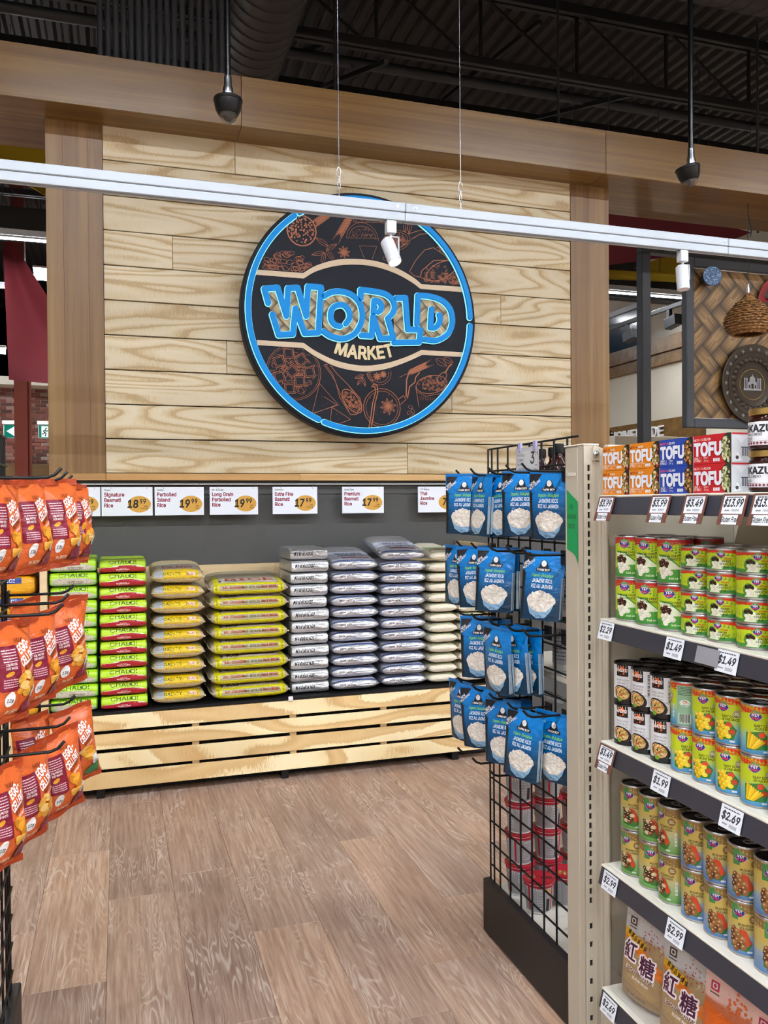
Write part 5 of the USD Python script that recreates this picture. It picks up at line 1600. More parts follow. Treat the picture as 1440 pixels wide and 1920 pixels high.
def noodle_cup(path, v):
    H, R0, R1 = .102, .040, .049
    part(path, 'cup', lathe([(0, .004), (R0 - .003, .004), (R0 - .002, 0), (R0, .001), (R1, H - .004), (R1 + .0025, H - .003), (R1 + .003, H), (0, H)], 36), 'white_plastic', 40)
    S = ring_surface([(0, R0), (H, R1)])
    c = 2 * PI * R1
    a = Art(PAPER)
    a.rect(-c / 2, .006, c / 2, H - .008, '#9a9ba0')
    for q in range(-3, 4):
        x = q * .044
        a.rect(x - .0035, .012, x + .0035, H - .012, '#b3122c') if q % 2 else a.rect(x - .014, .018, x + .016, H - .02, '#b9babd')
        if q % 2 == 0:
            for k_ in range(10):
                a.scribble(x - .012, x + .014, .024 + k_ * .0055, .0018, '#5b5c60', seed=(q + 9) * 10 + k_)
    a.rect(-c / 2, H - .016, c / 2, H - .008, '#b3122c')
    a.rect(.02, .01, .034, .05, '#1b1518'), a.ell(.027, .075, .008, .008, '#d8a84a')
    printed(path, 'label', a.build(S, .012))
    L = lathe([(0, H + .0018), (R1 + .0035, H + .0018), (R1 + .004, H - .004), (R1 + .0025, H - .004), (R1 + .002, H + .0005), (0, H + .0005)], 36)
    la = Art(FILM)
    la.ell(0, 0, R1, R1, '#b3122c', n=10)
    r_ = np.random.default_rng(2)
    for q in range(26):
        la.ell(-.018 + r_.normal(0, .010), .004 + r_.normal(0, .010), .005, .002, ('#d8a84a', '#8a9a3a', '#e0d0a0', '#7a2a1a')[q % 4], rot=r_.uniform(0, 180), n=3)
    for k_, ch in enumerate('炒菜'):
        la.glyph(ch, .004 + k_ * .018, -.012, .022, '#15100f')
    printed(path, 'lid', [piece(L, '#b3122c', FILM, 40)] + la.build(lambda u, w, o: np.stack([u, w, H + .0019 + o + 0 * u], 1)))


CUP = Kind('noodle_cup', 'noodle cup', noodle_cup, 1)
for s, (x, y, n, nm) in enumerate(((1.302, 2.562, 5, 'in the stack by the rack end'), (1.411, 2.568, 5, 'in the second stack behind the grid'), (1.520, 2.568, 5, 'in the third stack behind the grid'), (1.303, 2.43, 1, ''), (1.414, 2.442, 1, ''), (1.523, 2.442, 1, ''))):
    for i in range(n):
        lab = f'red-lidded noodle cup {nm}, {pos_in_stack(n - 1 - i, n)}' if n > 1 else f'single red-lidded noodle cup before the {("first", "second", "third")[s - 3]} stack behind the wire rack'
        CUP.put((x, y, .166 + i * .1055), (0, 0, (s * 47 + i * 25) % 70 - 20), lab, 'noodle cups behind the right rack')


def sauce_bottle(path, v):
    part(path, 'bottle', lathe([(0, 0), (.027, 0), (.029, .004), (.029, .10), (.025, .125), (.013, .145), (.012, .165), (0, .165)], 24), 'sauce', 40)
    part(path, 'cap', lathe([(0, .160), (.016, .160), (.0165, .163), (.0165, .186), (.014, .19), (0, .19)], 24), 'cap_black', 40)
    S = ring_surface([(0, .0293), (.1, .0293)])
    a = Art(PAPER)
    a.rect(-.045, .02, .045, .085, '#7a2318').rect(-.03, .03, .03, .075, '#c7b79a').text('SAUCE', 0, .05, .012, '#3a1512', sx=.9)
    printed(path, 'label', a.build(S, .01))


BOT = Kind('sauce_bottle', 'bottle', sauce_bottle, 1)
k = 0
for r_, x in enumerate((1.30, 1.37, 1.44)):
    for c_, y in enumerate((2.52, 2.44, 2.36, 2.28, 2.20, 2.12)):
        if (r_ == 0 and c_ in (1, 2)) or c_ > (3 if r_ == 0 else 2):
            continue
        BOT.put((x, y, 1.491 - (0.012 if False else 0)), (0, 0, -70 + rng.uniform(-30, 30)), f'black-capped dark sauce bottle behind the price card, {("front", "middle", "back")[r_]} row, {ORD[c_]} from far end', 'sauce bottles on the top shelf')


def tub(path, v):
    part(path, 'tub_body', lathe([(0, 0), (.043, 0), (.045, .003), (.045, .148), (0, .148)], 28), 'white_plastic', 40)
    part(path, 'lid', lathe([(0, .149), (.047, .149), (.048, .152), (.048, .162), (.046, .165), (0, .165)], 28), 'cap_black', 40)
    S = ring_surface([(0, .0453), (.15, .0453)])
    a = Art(PAPER)
    a.rect(-.07, .02, .07, .13, '#b9bac0')
    for q in range(7):
        a.scribble(-.05, .05, .035 + q * .011, .003, '#50535a', seed=q)
    a.ell(0, .115, .018, .008, '#3b3f47')
    printed(path, 'label', a.build(S, .01))


TUB = Kind('white_tub', 'tub', tub, 1)
for c_, (x, y) in enumerate(((1.315, 2.15), (1.42, 2.15), (1.315, 2.26))):
    for l_ in range(2):
        TUB.put((x, y, .986 + l_ * .166), (0, 0, -60 + 10 * c_), f'white tub with black lid behind the wire rack, {("lower", "upper")[l_]} of the {("nearest", "inner", "farther")[c_]} pair', 'white tubs behind the rack')
for c_, (x, y) in enumerate(((1.33, 2.14), (1.44, 2.14))):
    for l_ in range(4):
        TUB.put((x, y, .166 + l_ * .166), (0, 0, -50 + 14 * c_), f'black-lidded white tub by the noodle cups, {pos_in_stack(3 - l_, 4)}, {("outer", "inner")[c_]} column', 'white tubs behind the rack')

# left rack: base deck and red packets seen through its grid
t = thing('left_base_deck', 'pale shelf deck behind the left wire rack', 'shelf')
part(t, 'shelf_board', cbx(-.75, .9, .143, -.306, 2.44, .165, .003), 'shelf_white')
part(t, 'base', bx(-.74, .92, 0, -.312, 2.42, .142), 'black_matte')


def packet(path, v):
    a = Art(FILM)
    a.rect(-.055, .012, .055, .150, '#a81c1c').rect(-.05, .05, .05, .09, '#d8c9b0').text('SPICY', 0, .11, .02, '#f2e6d0').ell(0, .035, .03, .015, '#c9782a')
    m = trimesh.creation.icosphere(3, 1.0)
    vv = m.vertices.copy()
    vv = np.sign(vv) * np.abs(vv) ** .55
    m.vertices = vv * [.062, .02, .081] + [0, 0, .081]
    printed(path, 'packet_body', [piece(m, '#96180f', FILM, True)] + a.build(lambda u, w, o: np.stack([u, -.0205 - o + 0 * u, w], 1)), 'film')


PK = Kind('red_packet', 'packet', packet, 1)
for l_ in range(4):
    for c_ in range(4):
        PK.put((-.38, 2.36 - c_ * .13, .166 + l_ * .165), (0, 0, 80), f'red packet behind the left wire rack, {("bottom", "second", "third", "top")[l_]} layer, {ORD[c_]} from the far end', 'red packets behind the left rack')
# ================================================================== the gondola at right
# upright post with slots, end panel, shelves with price rails
t = thing('gondola_upright', 'beige slotted steel upright at the end of the shelves', 'shelf upright')
part(t, 'post', cbx(1.190, 1.985, .0, 1.236, 2.055, 1.652, .004), 'beige_enamel')
front = sbox(1.190, 0.0, 1.236, 1.652)
zz = 1.600
slots = []
while zz > .42:
    slots.append(sbox(1.2015, zz - .0165, 1.2095, zz))
    zz -= .0254
for z_ in (.362, .312, .262, .212, .162, .112, .062):
    slots.append(sbox(1.2015, z_ - .016, 1.2105, z_))
fm = trimesh.creation.extrude_polygon(front.difference(shapely.union_all(slots)), .003, engine='earcut')
fm.apply_transform([[1, 0, 0, 0], [0, 0, -1, 1.9585], [0, 1, 0, 0], [0, 0, 0, 1]])
part(t, 'slotted_face', fm, 'beige_enamel')
part(t, 'slot_channel', bx(1.196, 1.959, .01, 1.2345, 1.984, 1.645), 'black_matte')
part(t, 'ridge', cat(bx(1.190, 1.957, 0, 1.1935, 1.984, 1.652)), 'beige_enamel')
part(t, 'ridge', cat(bx(1.2195, 1.9525, 0, 1.2235, 1.9554, 1.652)), 'beige_enamel')
part(t, 'corner_strip', bx(1.2348, 1.9455, 0, 1.2475, 1.984, 1.645), 'beige_enamel')
part(t, 'cap', cbx(1.188, 1.955, 1.6525, 1.238, 2.057, 1.657, .0015), 'shelf_white')
lt = meshkit.text_mesh('Easton', .012, .0015, False)
lt.apply_transform([[0, 0, -1, 1.1898], [-1, 0, 0, 2.048], [0, 1, 0, 1.572], [0, 0, 0, 1]])
part(t, 'embossed_lettering', lt, 'shelf_white')
t = thing('tape_strip', 'bright green tape strip with handwriting on the beige upright', 'tape', (1.1896, 2.045, 1.535), (0, 0, -90))
a = Art(PAPER)
g = Polygon([(.002, 0), (.060, -.034), (.060, -.205), (.048, -.184), (.036, -.176), (.002, -.165)])
a.poly(g, '#0f9a55')
for j, s in enumerate(('FB', 'JASMINE', 'RICE')):
    a.text(s, .027, -.055 - .026 * j, .0125, '#0f1512', bold=False, sx=(.9, .62, .9)[j], slant=.05)
printed(t, 'strip', a.build(flat))

t = thing('gondola_end_panel', 'beige metal end panel at the far end of the can shelves', 'panel')
part(t, 'panel', cbx(1.2375, 1.935, .0, 1.66, 1.945, 1.63, .002), 'beige_enamel')
part(t, 'top_rail', cbx(1.2375, 1.915, 1.600, 1.66, 1.9345, 1.652, .003), 'beige_enamel')
part(t, 'side_flange', cbx(1.2375, 1.9215, .0, 1.2455, 1.9345, 1.598, .002), 'beige_enamel')
part(t, 'bolt', cat(cyl(.007, (1.222, 1.945, 1.628), (1.222, 1.953, 1.628), 6), trimesh.creation.icosphere(2, .0095).apply_scale((1, .7, 1)).apply_translation((1.222, 1.945, 1.628))), 'steel', 40)
part(t, 'bracket', bx(1.2145, 1.9485, 1.612, 1.2375, 1.9525, 1.648), 'beige_enamel')
solid('gondola_back_panel', cbx(1.662, .55, .0, 1.675, 1.945, 1.512, .002), 'beige_enamel', 'beige back panel behind the rows of cans', 'panel')

SH = [1.517, 1.197, .878, .555, .232]
shn = ['top shelf', 'second shelf', 'middle shelf', 'fourth shelf', 'bottom shelf']
for i, z in enumerate(SH):
    t = thing('gondola_shelf', f'off-white metal shelf with dark price rail, {("topmost of five, under the boxes and jars", "under the red and green cans", "under the two-high corn cans", "under the golden mushroom cans", "lowest, under the sugar bags")[i]}', 'shelf')
    part(t, 'shelf_board', cbx(1.212, .55, z - .03, 1.66, 1.884, z, .002), 'shelf_white')
    part(t, 'front_lip', cbx(1.192, .55, z - .006, 1.2115, 1.884, z + .0, .0015), 'shelf_white')
    rail = cbx(-.0025, .55, -.043, .0025, 1.882, 0, .001)
    rail.apply_transform(trimesh.transformations.rotation_matrix(math.radians(14), (0, 1, 0)))
    rail.apply_translation((1.194, 0, z - .0065))
    part(t, 'price_rail', rail, 'rail_dark')
    part(t, 'bracket', trimesh.creation.extrude_polygon(Polygon([(1.25, z - .032), (1.655, z - .032), (1.655, z - .12), (1.62, z - .12)]), .004, engine='earcut').apply_transform([[1, 0, 0, 0], [0, 0, -1, 1.30], [0, 1, 0, 0], [0, 0, 0, 1]]), 'black_steel')
part(t, 'kick_plate', cbx(1.225, .55, 0, 1.235, 1.93, z - .031, .002), 'beige_enamel')


def price_tag(y0, z, price, gf, lab, top=False, w=.062):
    t = thing('shelf_price_tag', lab, 'price tag', (1.192 - .0045, y0, z - .004), (-14 if False else 0, 0, -90))
    a = Art(PAPER)
    h = .046
    if gf:
        a.rect(-.005, -.064, w + .005, .001, '#6d4438', r=.003)
        a.rect(.001, -.041, w - .001, -.003, '#e4e9f0')
        a.rect(.008, -.0635, w - .010, -.043, '#e4e9f0')
        a.text('Gluten Free', w / 2 - .001, -.058, .0105, '#22242a', sx=.62, slant=.18)
    else:
        a.rect(0, -h, w, 0, '#e4e9f0')
    a.text(price, w / 2, -.0255 if gf else -.028, .0155, '#2c2f36', sx=.86 if len(price) < 6 else .74, slant=.18, grow=.025)
    a.scribble(.008, w - .008, -.0065 if gf else -.006, .0025, '#55585f', seed=int(y0 * 100))
    a.scribble(.010, .024, -.034 if gf else -.037, .003, '#77797f', seed=3)
    for k_ in range(12):
        a.rect(.030 + k_ * .0018, -.036 if gf else -.041, .0309 + k_ * .0018, -.031 if gf else -.034, '#77797f')
    tilt = trimesh.transformations.rotation_matrix(math.radians(-17 if gf else -14), (1, 0, 0))
    hh = .064 if gf else h
    printed(t, 'card', shift([piece(bx(-.005 if gf else 0, 0, -hh, w + .005 if gf else w, .0008, 0), '#e4e9f0' if not gf else '#6d4438')] + a.build(flat), tilt))


TAGS = [(0, 1.87, '$3.99', 1, 'leftmost'), (0, 1.648, '$3.99', 1, 'second from left'), (0, 1.527, '$3.49', 1, 'third from left'), (0, 1.408, '$13.99', 1, 'under the first jar'), (0, 1.322, '$13.99', 1, 'at the right picture edge'),
        (1, 1.872, '$2.29', 0, ''), (1, 1.60, '$1.49', 0, 'left of two'), (1, 1.43, '$1.49', 0, 'right of two'),
        (2, 1.872, '$3.49', 1, ''), (2, 1.65, '$1.99', 0, 'under the cut corn cans'), (2, 1.42, '$2.69', 0, 'under the corn spear cans'),
        (3, 1.86, '$2.99', 0, 'left of two'), (3, 1.60, '$2.99', 0, 'right of two'), (4, 1.868, '$2.69', 0, '')]
for i, y, pr, gf, ex in TAGS:
    dd = pr.strip('$')
    price_tag(y, SH[i], pr, gf, f'{"brown-framed" if gf else "white"} price tag reading {dd} on the {shn[i]} rail' + (f', {ex}' if ex else ''))
solid('rail_cover', cbx(1.182, 1.345, 1.155, 1.186, 1.415, 1.188, .001) if False else moved(cbx(-.001, -.035, -.036, .001, .035, 0, .0005), (1.1835, 1.535 - .08, 1.190), ry=14), 'grey_plastic', 'blank grey plastic strip on the second shelf rail', 'plastic strip')


# ------------------------------------------------------------------ cans
def can_shell(path, R, H, lid_mat, ring=True, wall='tin', beads=True):
    e = .0022
    prof = [(0, .004), (R - .004, .004), (R - .003, .0), (R - .0005, .0), (R + .0008, .0015), (R + .0008, .0035), (R, .005), (R, H - .005), (R + .0008, H - .0035), (R + .0008, H - .0012), (R - .0002, H), (R - .003, H - .0002), (R - .0036, H - .0035)]
    part(path, 'can_body', lathe(prof, 40), wall, 40)
    lp = [(R - .0034, H - .0042), (R - .007, H - .0048), (R - .009, H - .0040), (R - .012, H - .0046), (R - .016, H - .0046), (R - .0175, H - .0040), (0, H - .0040)] if beads else [(R - .0034, H - .004), (0, H - .004)]
    lid = part(path, 'lid', lathe([(R - .0032, H - .0065), *lp], 40), lid_mat, 40)
    if ring:
        q = np.linspace(0, 2 * PI, 18, endpoint=False)
        part(lid, 'pull_tab', cat(tube([(.004 + .0095 * math.cos(a_), .0075 * math.sin(a_), H - .0012) for a_ in q], .0013, 6, True), cbx(.010, -.004, H - .0035, .021, .004, H - .0012, .0006)), 'steel' if lid_mat != 'black_lacquer' else 'grey_plastic', 40)


def can_label(path, R, H, art, nm='label'):
    S = ring_surface([(0, R + .0002), (H, R + .0002)])
    printed(path, nm, art.build(S, .011, .0001, .0001))


def logo(a, x, y, s, hanzi=True):
    a.poly(affinity.translate(affinity.scale(Polygon([(-.8, .2), (-.7, .9), (-.3, .9), (0, 1.25), (.3, .9), (.7, .9), (.8, .2)]), s, s, origin=(0, 0)), x, y), '#5f9f6a')
    a.ell(x, y, s * 1.05, s * .62, '#c9a0b0', n=8)
    a.poly(affinity.translate(affinity.scale(Polygon([(-1, .1), (-.8, .45), (.8, .45), (1, .1), (.55, -.45), (0, -.75), (-.55, -.45)]).buffer(.08), s * .92, s * .92, origin=(0, 0)), x, y), '#27348a')
    a.text('Y&Y', x, y + s * .02, s * .46, '#eef0f4', sx=.95)
    for k_ in range(3):
        a.rect(x + s * (-.52 + k_ * .37), y - s * .42, x + s * (-.52 + k_ * .37 + .28), y - s * .10, '#d8344a', r=s * .05)


def pile(a, pts, rx, ry, cols, hl=None, rot=0):
    for k_, (x, y) in enumerate(pts):
        a.ell(x, y, rx, ry, cols[k_ % len(cols)], rot=rot + (k_ * 37) % 50 - 25, n=5)
        if hl:
            a.ell(x - rx * .25, y + ry * .3, rx * .35, ry * .25, hl, n=4)


def vtext(a, s, x, y, h, c):
    for k_, ch in enumerate(s):
        a.glyph(ch, x, y - k_ * h * 1.12, h, c)


def band_curve(c, z0, f, n=36):
    x = np.linspace(-c / 2, c / 2, n)
    return np.vstack([np.c_[x, f(x)], np.c_[x[::-1], np.full(n, z0)]])


def chestnut_tall(path, v):
    R, H = .0410, .108
    can_shell(path, R, H, 'black_lacquer', False)
    c = 2 * PI * R
    a = Art(GLOSS)
    a.rect(-c / 2, .004, c / 2, H - .004, '#3f8a3c')
    a.poly(band_curve(c, .026, lambda x: .088 + .010 * np.cos((x - .01) * 26)), '#b9cf22')
    a.poly(band_curve(c, H - .004, lambda x: .083 + .010 * np.cos((x - .01) * 26)), '#c4252c')
    a.poly([(-.03, .070), (.0, .066), (.034, .034), (.03, .012), (-.03, .012)], '#4a9a3c')
    a.poly([(-.034, .066), (-.005, .064), (.03, .036), (-.02, .034)], '#dfe8c8')
    logo(a, -.006, .086, .0135)
    a.text('WATER CHESTNUT', .010, .064, .0052, '#24301a', sx=.9), a.text("CHATAIGNES D'EAU", .010, .0565, .0052, '#24301a', sx=.85)
    pile(a, [(-.024, .050), (-.015, .054), (-.006, .049), (-.018, .044), (-.008, .042)], .0065, .0055, ('#2c1512', '#3b1d18', '#22100e'), '#8a4a40')
    pile(a, [(-.022, .034), (-.012, .036), (-.002, .033), (-.018, .026), (-.007, .025), (.003, .027), (-.014, .018)], .0068, .006, ('#e6e6d2', '#d8d8c2'), '#f4f4ea')
    vtext(a, '清水馬蹄', .024, .040, .0075, '#e8eecb')
    a.text('540 ml', .010, .012, .0045, '#e8eecb')
    a.rect(.046, .01, .07, .095, '#cfd3cf').scribble(.049, .067, .08, .003, '#555555')
    for k_ in range(8):
        a.rect(.049 + k_ * .0022, .015, .0502 + k_ * .0022, .035, '#333333')
    can_label(path, R, H, a)


def chestnut_small(path, v):
    R, H = .0425, .050
    can_shell(path, R, H, 'tin', False)
    c = 2 * PI * R
    a = Art(GLOSS)
    a.rect(-c / 2, .0045, c / 2, H - .0045, '#3f8a3c')
    a.poly(band_curve(c, .012, lambda x: .036 + .006 * np.cos((x + .01) * 24)), '#b9cf22')
    a.poly(band_curve(c, H - .0045, lambda x: .034 + .007 * np.cos((x + .01) * 24)), '#d23a22')
    a.ell(-.021, .020, .012, .014, '#4a8a3c'), a.poly([(-.03, .006), (-.004, .006), (.004, .02), (-.01, .028)], '#dfe8c8')
    pile(a, [(-.025, .026), (-.019, .028), (-.014, .025)], .0042, .0038, ('#2c1512', '#3b1d18'))
    pile(a, [(-.024, .018), (-.017, .019), (-.021, .012), (-.014, .013)], .0042, .0038, ('#e6e6d2', '#d8d8c2'))
    logo(a, -.006, .036, .0085)
    a.text('WATER', .004, .0205, .0042, '#24301a', sx=.9), a.text('CHESTNUT', .006, .015, .0042, '#24301a', sx=.9), a.text('227 ml', .002, .0085, .0032, '#24301a')
    a.text('Sliced', .008, .027, .0038, '#c0231f', slant=.3)
    vtext(a, '馬蹄', .024, .018, .0058, '#8fb04a')
    a.rect(.036, .007, .064, H - .007, '#c3c7c6')
    for k_ in range(3):
        a.text('WATER CHESTNUT', .041 + k_ * .006, .024, .0028, '#444444', rot=90, sx=.8)
    can_label(path, R, H, a)


def mixed_veg(path, v):
    R, H = .0365, .104
    can_shell(path, R, H, 'black_lacquer', False, 'black_lacquer')
    c = 2 * PI * R
    a = Art(GLOSS)
    a.rect(-c / 2, .004, c / 2, H - .004, '#dcdee2')
    a.rect(-c / 2, .004, c / 2, .013, '#141416')
    a.rect(-.026, H - .032, .006, H - .004, '#141416', r=.003)
    a.ell(-.012, H - .018, .011, .011, '#e0641e', n=10), a.rect(-.026, H - .032, .006, H - .0215, '#141416')
    a.text('MAIKU', -.0115, H - .0205, .0082, '#f2f0ea', sx=.8)
    for k_, s in enumerate(('MIXED ASIAN', 'VEGETABLES', 'MELANGE DE', 'LEGUMES ASIATIQUES')):
        a.text(s, -.026, H - .044 - k_ * .0075, .0042, '#4b4d52', bold=False, align=-1, sx=.85)
    vtext(a, '亞洲什蔬炒菜', .016, H - .018, .0078, '#2a2b30')
    a.ell(-.010, .028, .026, .019, '#17171a', rot=-24), a.ell(-.013, .029, .021, .0155, '#d9a86a', rot=-20)
    r_ = np.random.default_rng(6)
    for q in range(44):
        al, d = r_.uniform(0, 2 * PI), math.sqrt(r_.uniform())
        a.ell(-.013 + .018 * d * math.cos(al), .029 + .0125 * d * math.sin(al), .0045, .0013, ('#c9793a', '#e8cf9a', '#b5532a', '#dcbf7a', '#8fa04a')[q % 5], rot=r_.uniform(0, 180), n=3)
    a.ell(-.016, .013, .006, .005, '#6f9f2e', n=6)
    a.rect(.030, .012, .075, H - .01, '#c9ccd2')
    for q in range(12):
        a.scribble(.032, .072, .02 + q * .006, .002, '#77797f', seed=q)
    can_label(path, R, H, a)


def corn(kind):
    def b(path, v):
        R, H = .0365, .1045
        can_shell(path, R, H, 'black_lacquer', kind == 'spear')
        c = 2 * PI * R
        a = Art(GLOSS)
        blend = lambda x, z: np.where((z < .034)[:, None], mixc('#1f7fc0', '#7fb6b0', z / .034), mixc('#7fb6b0', '#bccf24', (z - .034) / .02))
        for k_ in range(10):
            z0, z1 = .004 + k_ * .0096, .004 + (k_ + 1) * .0096
            a.rect(-c / 2, z0, c / 2, z1, blend)
        a.poly(band_curve(c, H - .004, lambda x: .081 + .007 * np.cos((x + .002) * 30)), '#d23a1c')
        logo(a, -.010, .080, .0118)
        a.text('BABY CORN', .004, .060, .005, '#2a3316', sx=.85), a.text('JEUNE MAIS', .005, .0535, .005, '#2a3316', sx=.85)
        a.ell(.019, .068, .0085, .0085, '#a39a7c', n=9), a.text('EASY', .019, .0685, .0026, '#f0ead8'), a.text('OPEN', .019, .065, .0026, '#f0ead8')
        a.poly([(-.03, .012), (.012, .014), (.018, .034), (.004, .052), (-.03, .046)], '#2f7a35')
        a.ell(.002, .044, .007, .006, '#d9482a'), a.ell(.009, .030, .006, .006, '#d0401f')
        if kind == 'chunk':
            pile(a, [(-.024, .046), (-.014, .048), (-.019, .039), (-.009, .040), (-.001, .037), (-.024, .031), (-.014, .031), (-.004, .029), (-.020, .023), (-.010, .022), (.001, .021), (-.015, .015)], .0062, .005, ('#e8c31c', '#f0d23c', '#d9ac12'), '#f7e680')
        else:
            for q in range(8):
                a.line([(-.026 + q * .002, .016), (-.024 + q * .0042, .048 - q * .0026)], .0042, ('#e8c31c', '#d9ac12', '#f0d23c')[q % 3])
            a.text('10', .014, .054, .006, '#c79a12')
        vtext(a, '清水優品', .024, .046, .0068, '#cfe2ea')
        a.scribble(.004, .014, .010, .004, '#e6eef0', seed=1)
        a.rect(.038, .006, .076, H - .008, '#8fb795')
        for q in range(6):
            a.scribble(.041, .073, .075 + q * .0035, .0015, '#40584a', seed=q)
        a.ell(.057, .056, .012, .008, '#e8ecec'), a.ell(.057, .0585, .005, .003, '#d9722a')
        a.rect(.043, .01, .070, .032, '#eceeee')
        for k_ in range(12):
            a.rect(.0445 + k_ * .002, .012, .0455 + k_ * .002, .031, '#222222')
        can_label(path, R, H, a)
    return b


def mushroom(kind):
    def b(path, v):
        R, H = .0365, .114
        can_shell(path, R, H, 'black_lacquer', True)
        c = 2 * PI * R
        a = Art((0, .25, .3))
        lo = '#4f9a3a' if kind == 'green' else '#3f78b8'
        for k_ in range(8):
            z0, z1 = .005 + k_ * .0131, .005 + (k_ + 1) * .0131
            a.rect(-c / 2, z0, c / 2, z1, lambda x, z: np.where((z < .045)[:, None], mixc(lo, '#a9b88a' if kind == 'green' else '#9ab0c0', z / .045), mixc('#b9b98a', '#c9b35e', (z - .045) / .025)))
        a.poly(band_curve(c, H - .004, lambda x: .086 + .006 * np.cos((x + .01) * 28)), '#8a6f42')
        a.poly([(-.028, .075), (-.014, .075), (-.014, .108), (-.028, .108)], '#4f8f52')
        logo(a, -.012, .090, .0115)
        a.ell(.017, .080, .0092, .0092, '#8a6f42', n=9), a.text('EASY', .017, .0805, .0027, '#f0ead8'), a.text('OPEN', .017, .0765, .0027, '#f0ead8')
        a.text('MUSHROOMS', .004, .064, .0048, '#2e2a18', sx=.8), a.text('VOLVAIRES', .004, .0575, .0048, '#2e2a18', sx=.8)
        a.poly([(-.030, .016), (.006, .012), (.014, .03), (.004, .052), (-.03, .056)], '#3a7a34')
        a.poly([(.004, .022), (.013, .03), (.002, .056), (-.012, .058)], '#cf4a28')
        if kind == 'green':
            pile(a, [(-.026, .050), (-.017, .052), (-.008, .050), (-.022, .042), (-.013, .042), (-.004, .040), (-.025, .033), (-.015, .033), (-.006, .031), (-.020, .025), (-.010, .024)], .0065, .0048, ('#5a2f1c', '#d8c7a0', '#7a4526', '#3e1f14'), '#e6d8b8')
        else:
            pile(a, [(-.024, .054), (-.016, .050), (-.026, .046), (-.012, .043), (-.021, .040), (-.004, .037), (-.026, .033), (-.015, .033), (-.006, .029), (-.022, .025), (-.012, .022), (-.003, .021), (-.018, .016)], .0056, .0068, ('#8a5a32', '#a9774a', '#5c3820', '#96683c'), '#d9b98a')
        vtext(a, '選品優良', .023, .050, .0074, '#e6ecdf' if kind == 'green' else '#d2e2f2')
        a.scribble(.004, .014, .012, .004, '#e6eef0', seed=2)
        a.rect(.040, .006, .076, H - .008, '#9a8a62')
        a.rect(.044, .012, .070, .034, '#d8dcdc')
        for k_ in range(12):
            a.rect(.0455 + k_ * .002, .014, .0465 + k_ * .002, .033, '#24364a')
        for q in range(6):
            a.scribble(.043, .073, .07 + q * .0045, .002, '#4a4028', seed=q)
        can_label(path, R, H, a)
    return b


CANS = {'tall': Kind('chestnut_can', 'can', chestnut_tall), 'small': Kind('small_chestnut_can', 'can', chestnut_small), 'veg': Kind('mixed_vegetable_can', 'can', mixed_veg),
        'chunk': Kind('corn_can', 'can', corn('chunk')), 'spear': Kind('corn_spear_can', 'can', corn('spear')), 'mgreen': Kind('mushroom_can', 'can', mushroom('green')), 'mblue': Kind('straw_mushroom_can', 'can', mushroom('blue'))}
DIM = {'tall': (.041, .108), 'small': (.0425, .05), 'veg': (.0365, .104), 'chunk': (.0365, .1045), 'spear': (.0365, .1045), 'mgreen': (.0365, .114), 'mblue': (.0365, .114)}
WHAT = {'tall': 'tall red and green water chestnut can', 'small': 'short water chestnut can', 'veg': 'white mixed vegetable can', 'chunk': 'blue and yellow cut corn can', 'spear': 'blue and yellow corn spear can', 'mgreen': 'green and gold mushroom can', 'mblue': 'blue and gold straw mushroom can'}
FACE = -50.0       # turn of the front labels towards the aisle


def shelf_of_cans(shelf, cols, rows, face=FACE, x0=1.214, back_top=None):
    """cols: (kind, y, layers, turn) along the shelf from the far end; rows go back from the front."""
    z = SH[shelf]
    count = {}
    for kd, y, layers, turn in cols:
        count[kd] = count.get(kd, -1) + 1
        n = count[kd]
        total = sum(1 for c in cols if c[0] == kd)
        R, H = DIM[kd]
        for r_ in range(rows):
            for l_ in range(layers):
                rz = face + turn + rng.uniform(-9, 9) + (0 if r_ == 0 else rng.uniform(-60, 60))
                if kd == 'chunk' and n == 0 and r_ == 0 and l_ == 1:
                    rz = face - 84      # this one shows the back of its label
                rowt = ('front row', 'second row', 'third row')[r_]
                lay = ('lower', 'upper')[l_] + ' layer' if layers == 2 else f'{("lowest", "second lowest", "second highest", "topmost")[l_]} of four'
                which = f'{ORD[n]} from the far end' if total > 1 else ''
                CANS[kd].put((x0 + R + r_ * (2 * R + .0025), y + rng.uniform(-.0006, .0006), z + .0004 + l_ * (H + .0006)), (0, 0, rz), f'{WHAT[kd]}, {rowt}, {which}, {lay}', f'{WHAT[kd]}s, {rowt}')


shelf_of_cans(1, [('tall', 1.832, 2, 4), ('tall', 1.746, 2, -6), ('tall', 1.658, 2, -6)], 2)
shelf_of_cans(1, [('small', 1.570, 4, 6), ('small', 1.482, 4, -4), ('small', 1.393, 4, 12), ('small', 1.304, 4, 4), ('small', 1.215, 4, 0)], 2)
shelf_of_cans(2, [('veg', 1.843, 2, 0), ('veg', 1.767, 2, 0), ('veg', 1.690, 2, 4)], 3)
shelf_of_cans(2, [('chunk', 1.612, 2, 14), ('chunk', 1.536, 2, 0), ('chunk', 1.460, 2, 0)], 3)
shelf_of_cans(2, [('spear', 1.384, 2, 4), ('spear', 1.308, 2, 0), ('spear', 1.232, 2, 0)], 3)
shelf_of_cans(3, [('mgreen', 1.815, 2, 0), ('mgreen', 1.738, 2, 12), ('mgreen', 1.660, 2, -16)], 3)
shelf_of_cans(3, [('mblue', 1.576, 2, 0), ('mblue', 1.500, 2, 4), ('mblue', 1.424, 2, 6), ('mblue', 1.347, 2, 18), ('mblue', 1.270, 2, 4), ('mblue', 1.193, 2, 0)], 3)


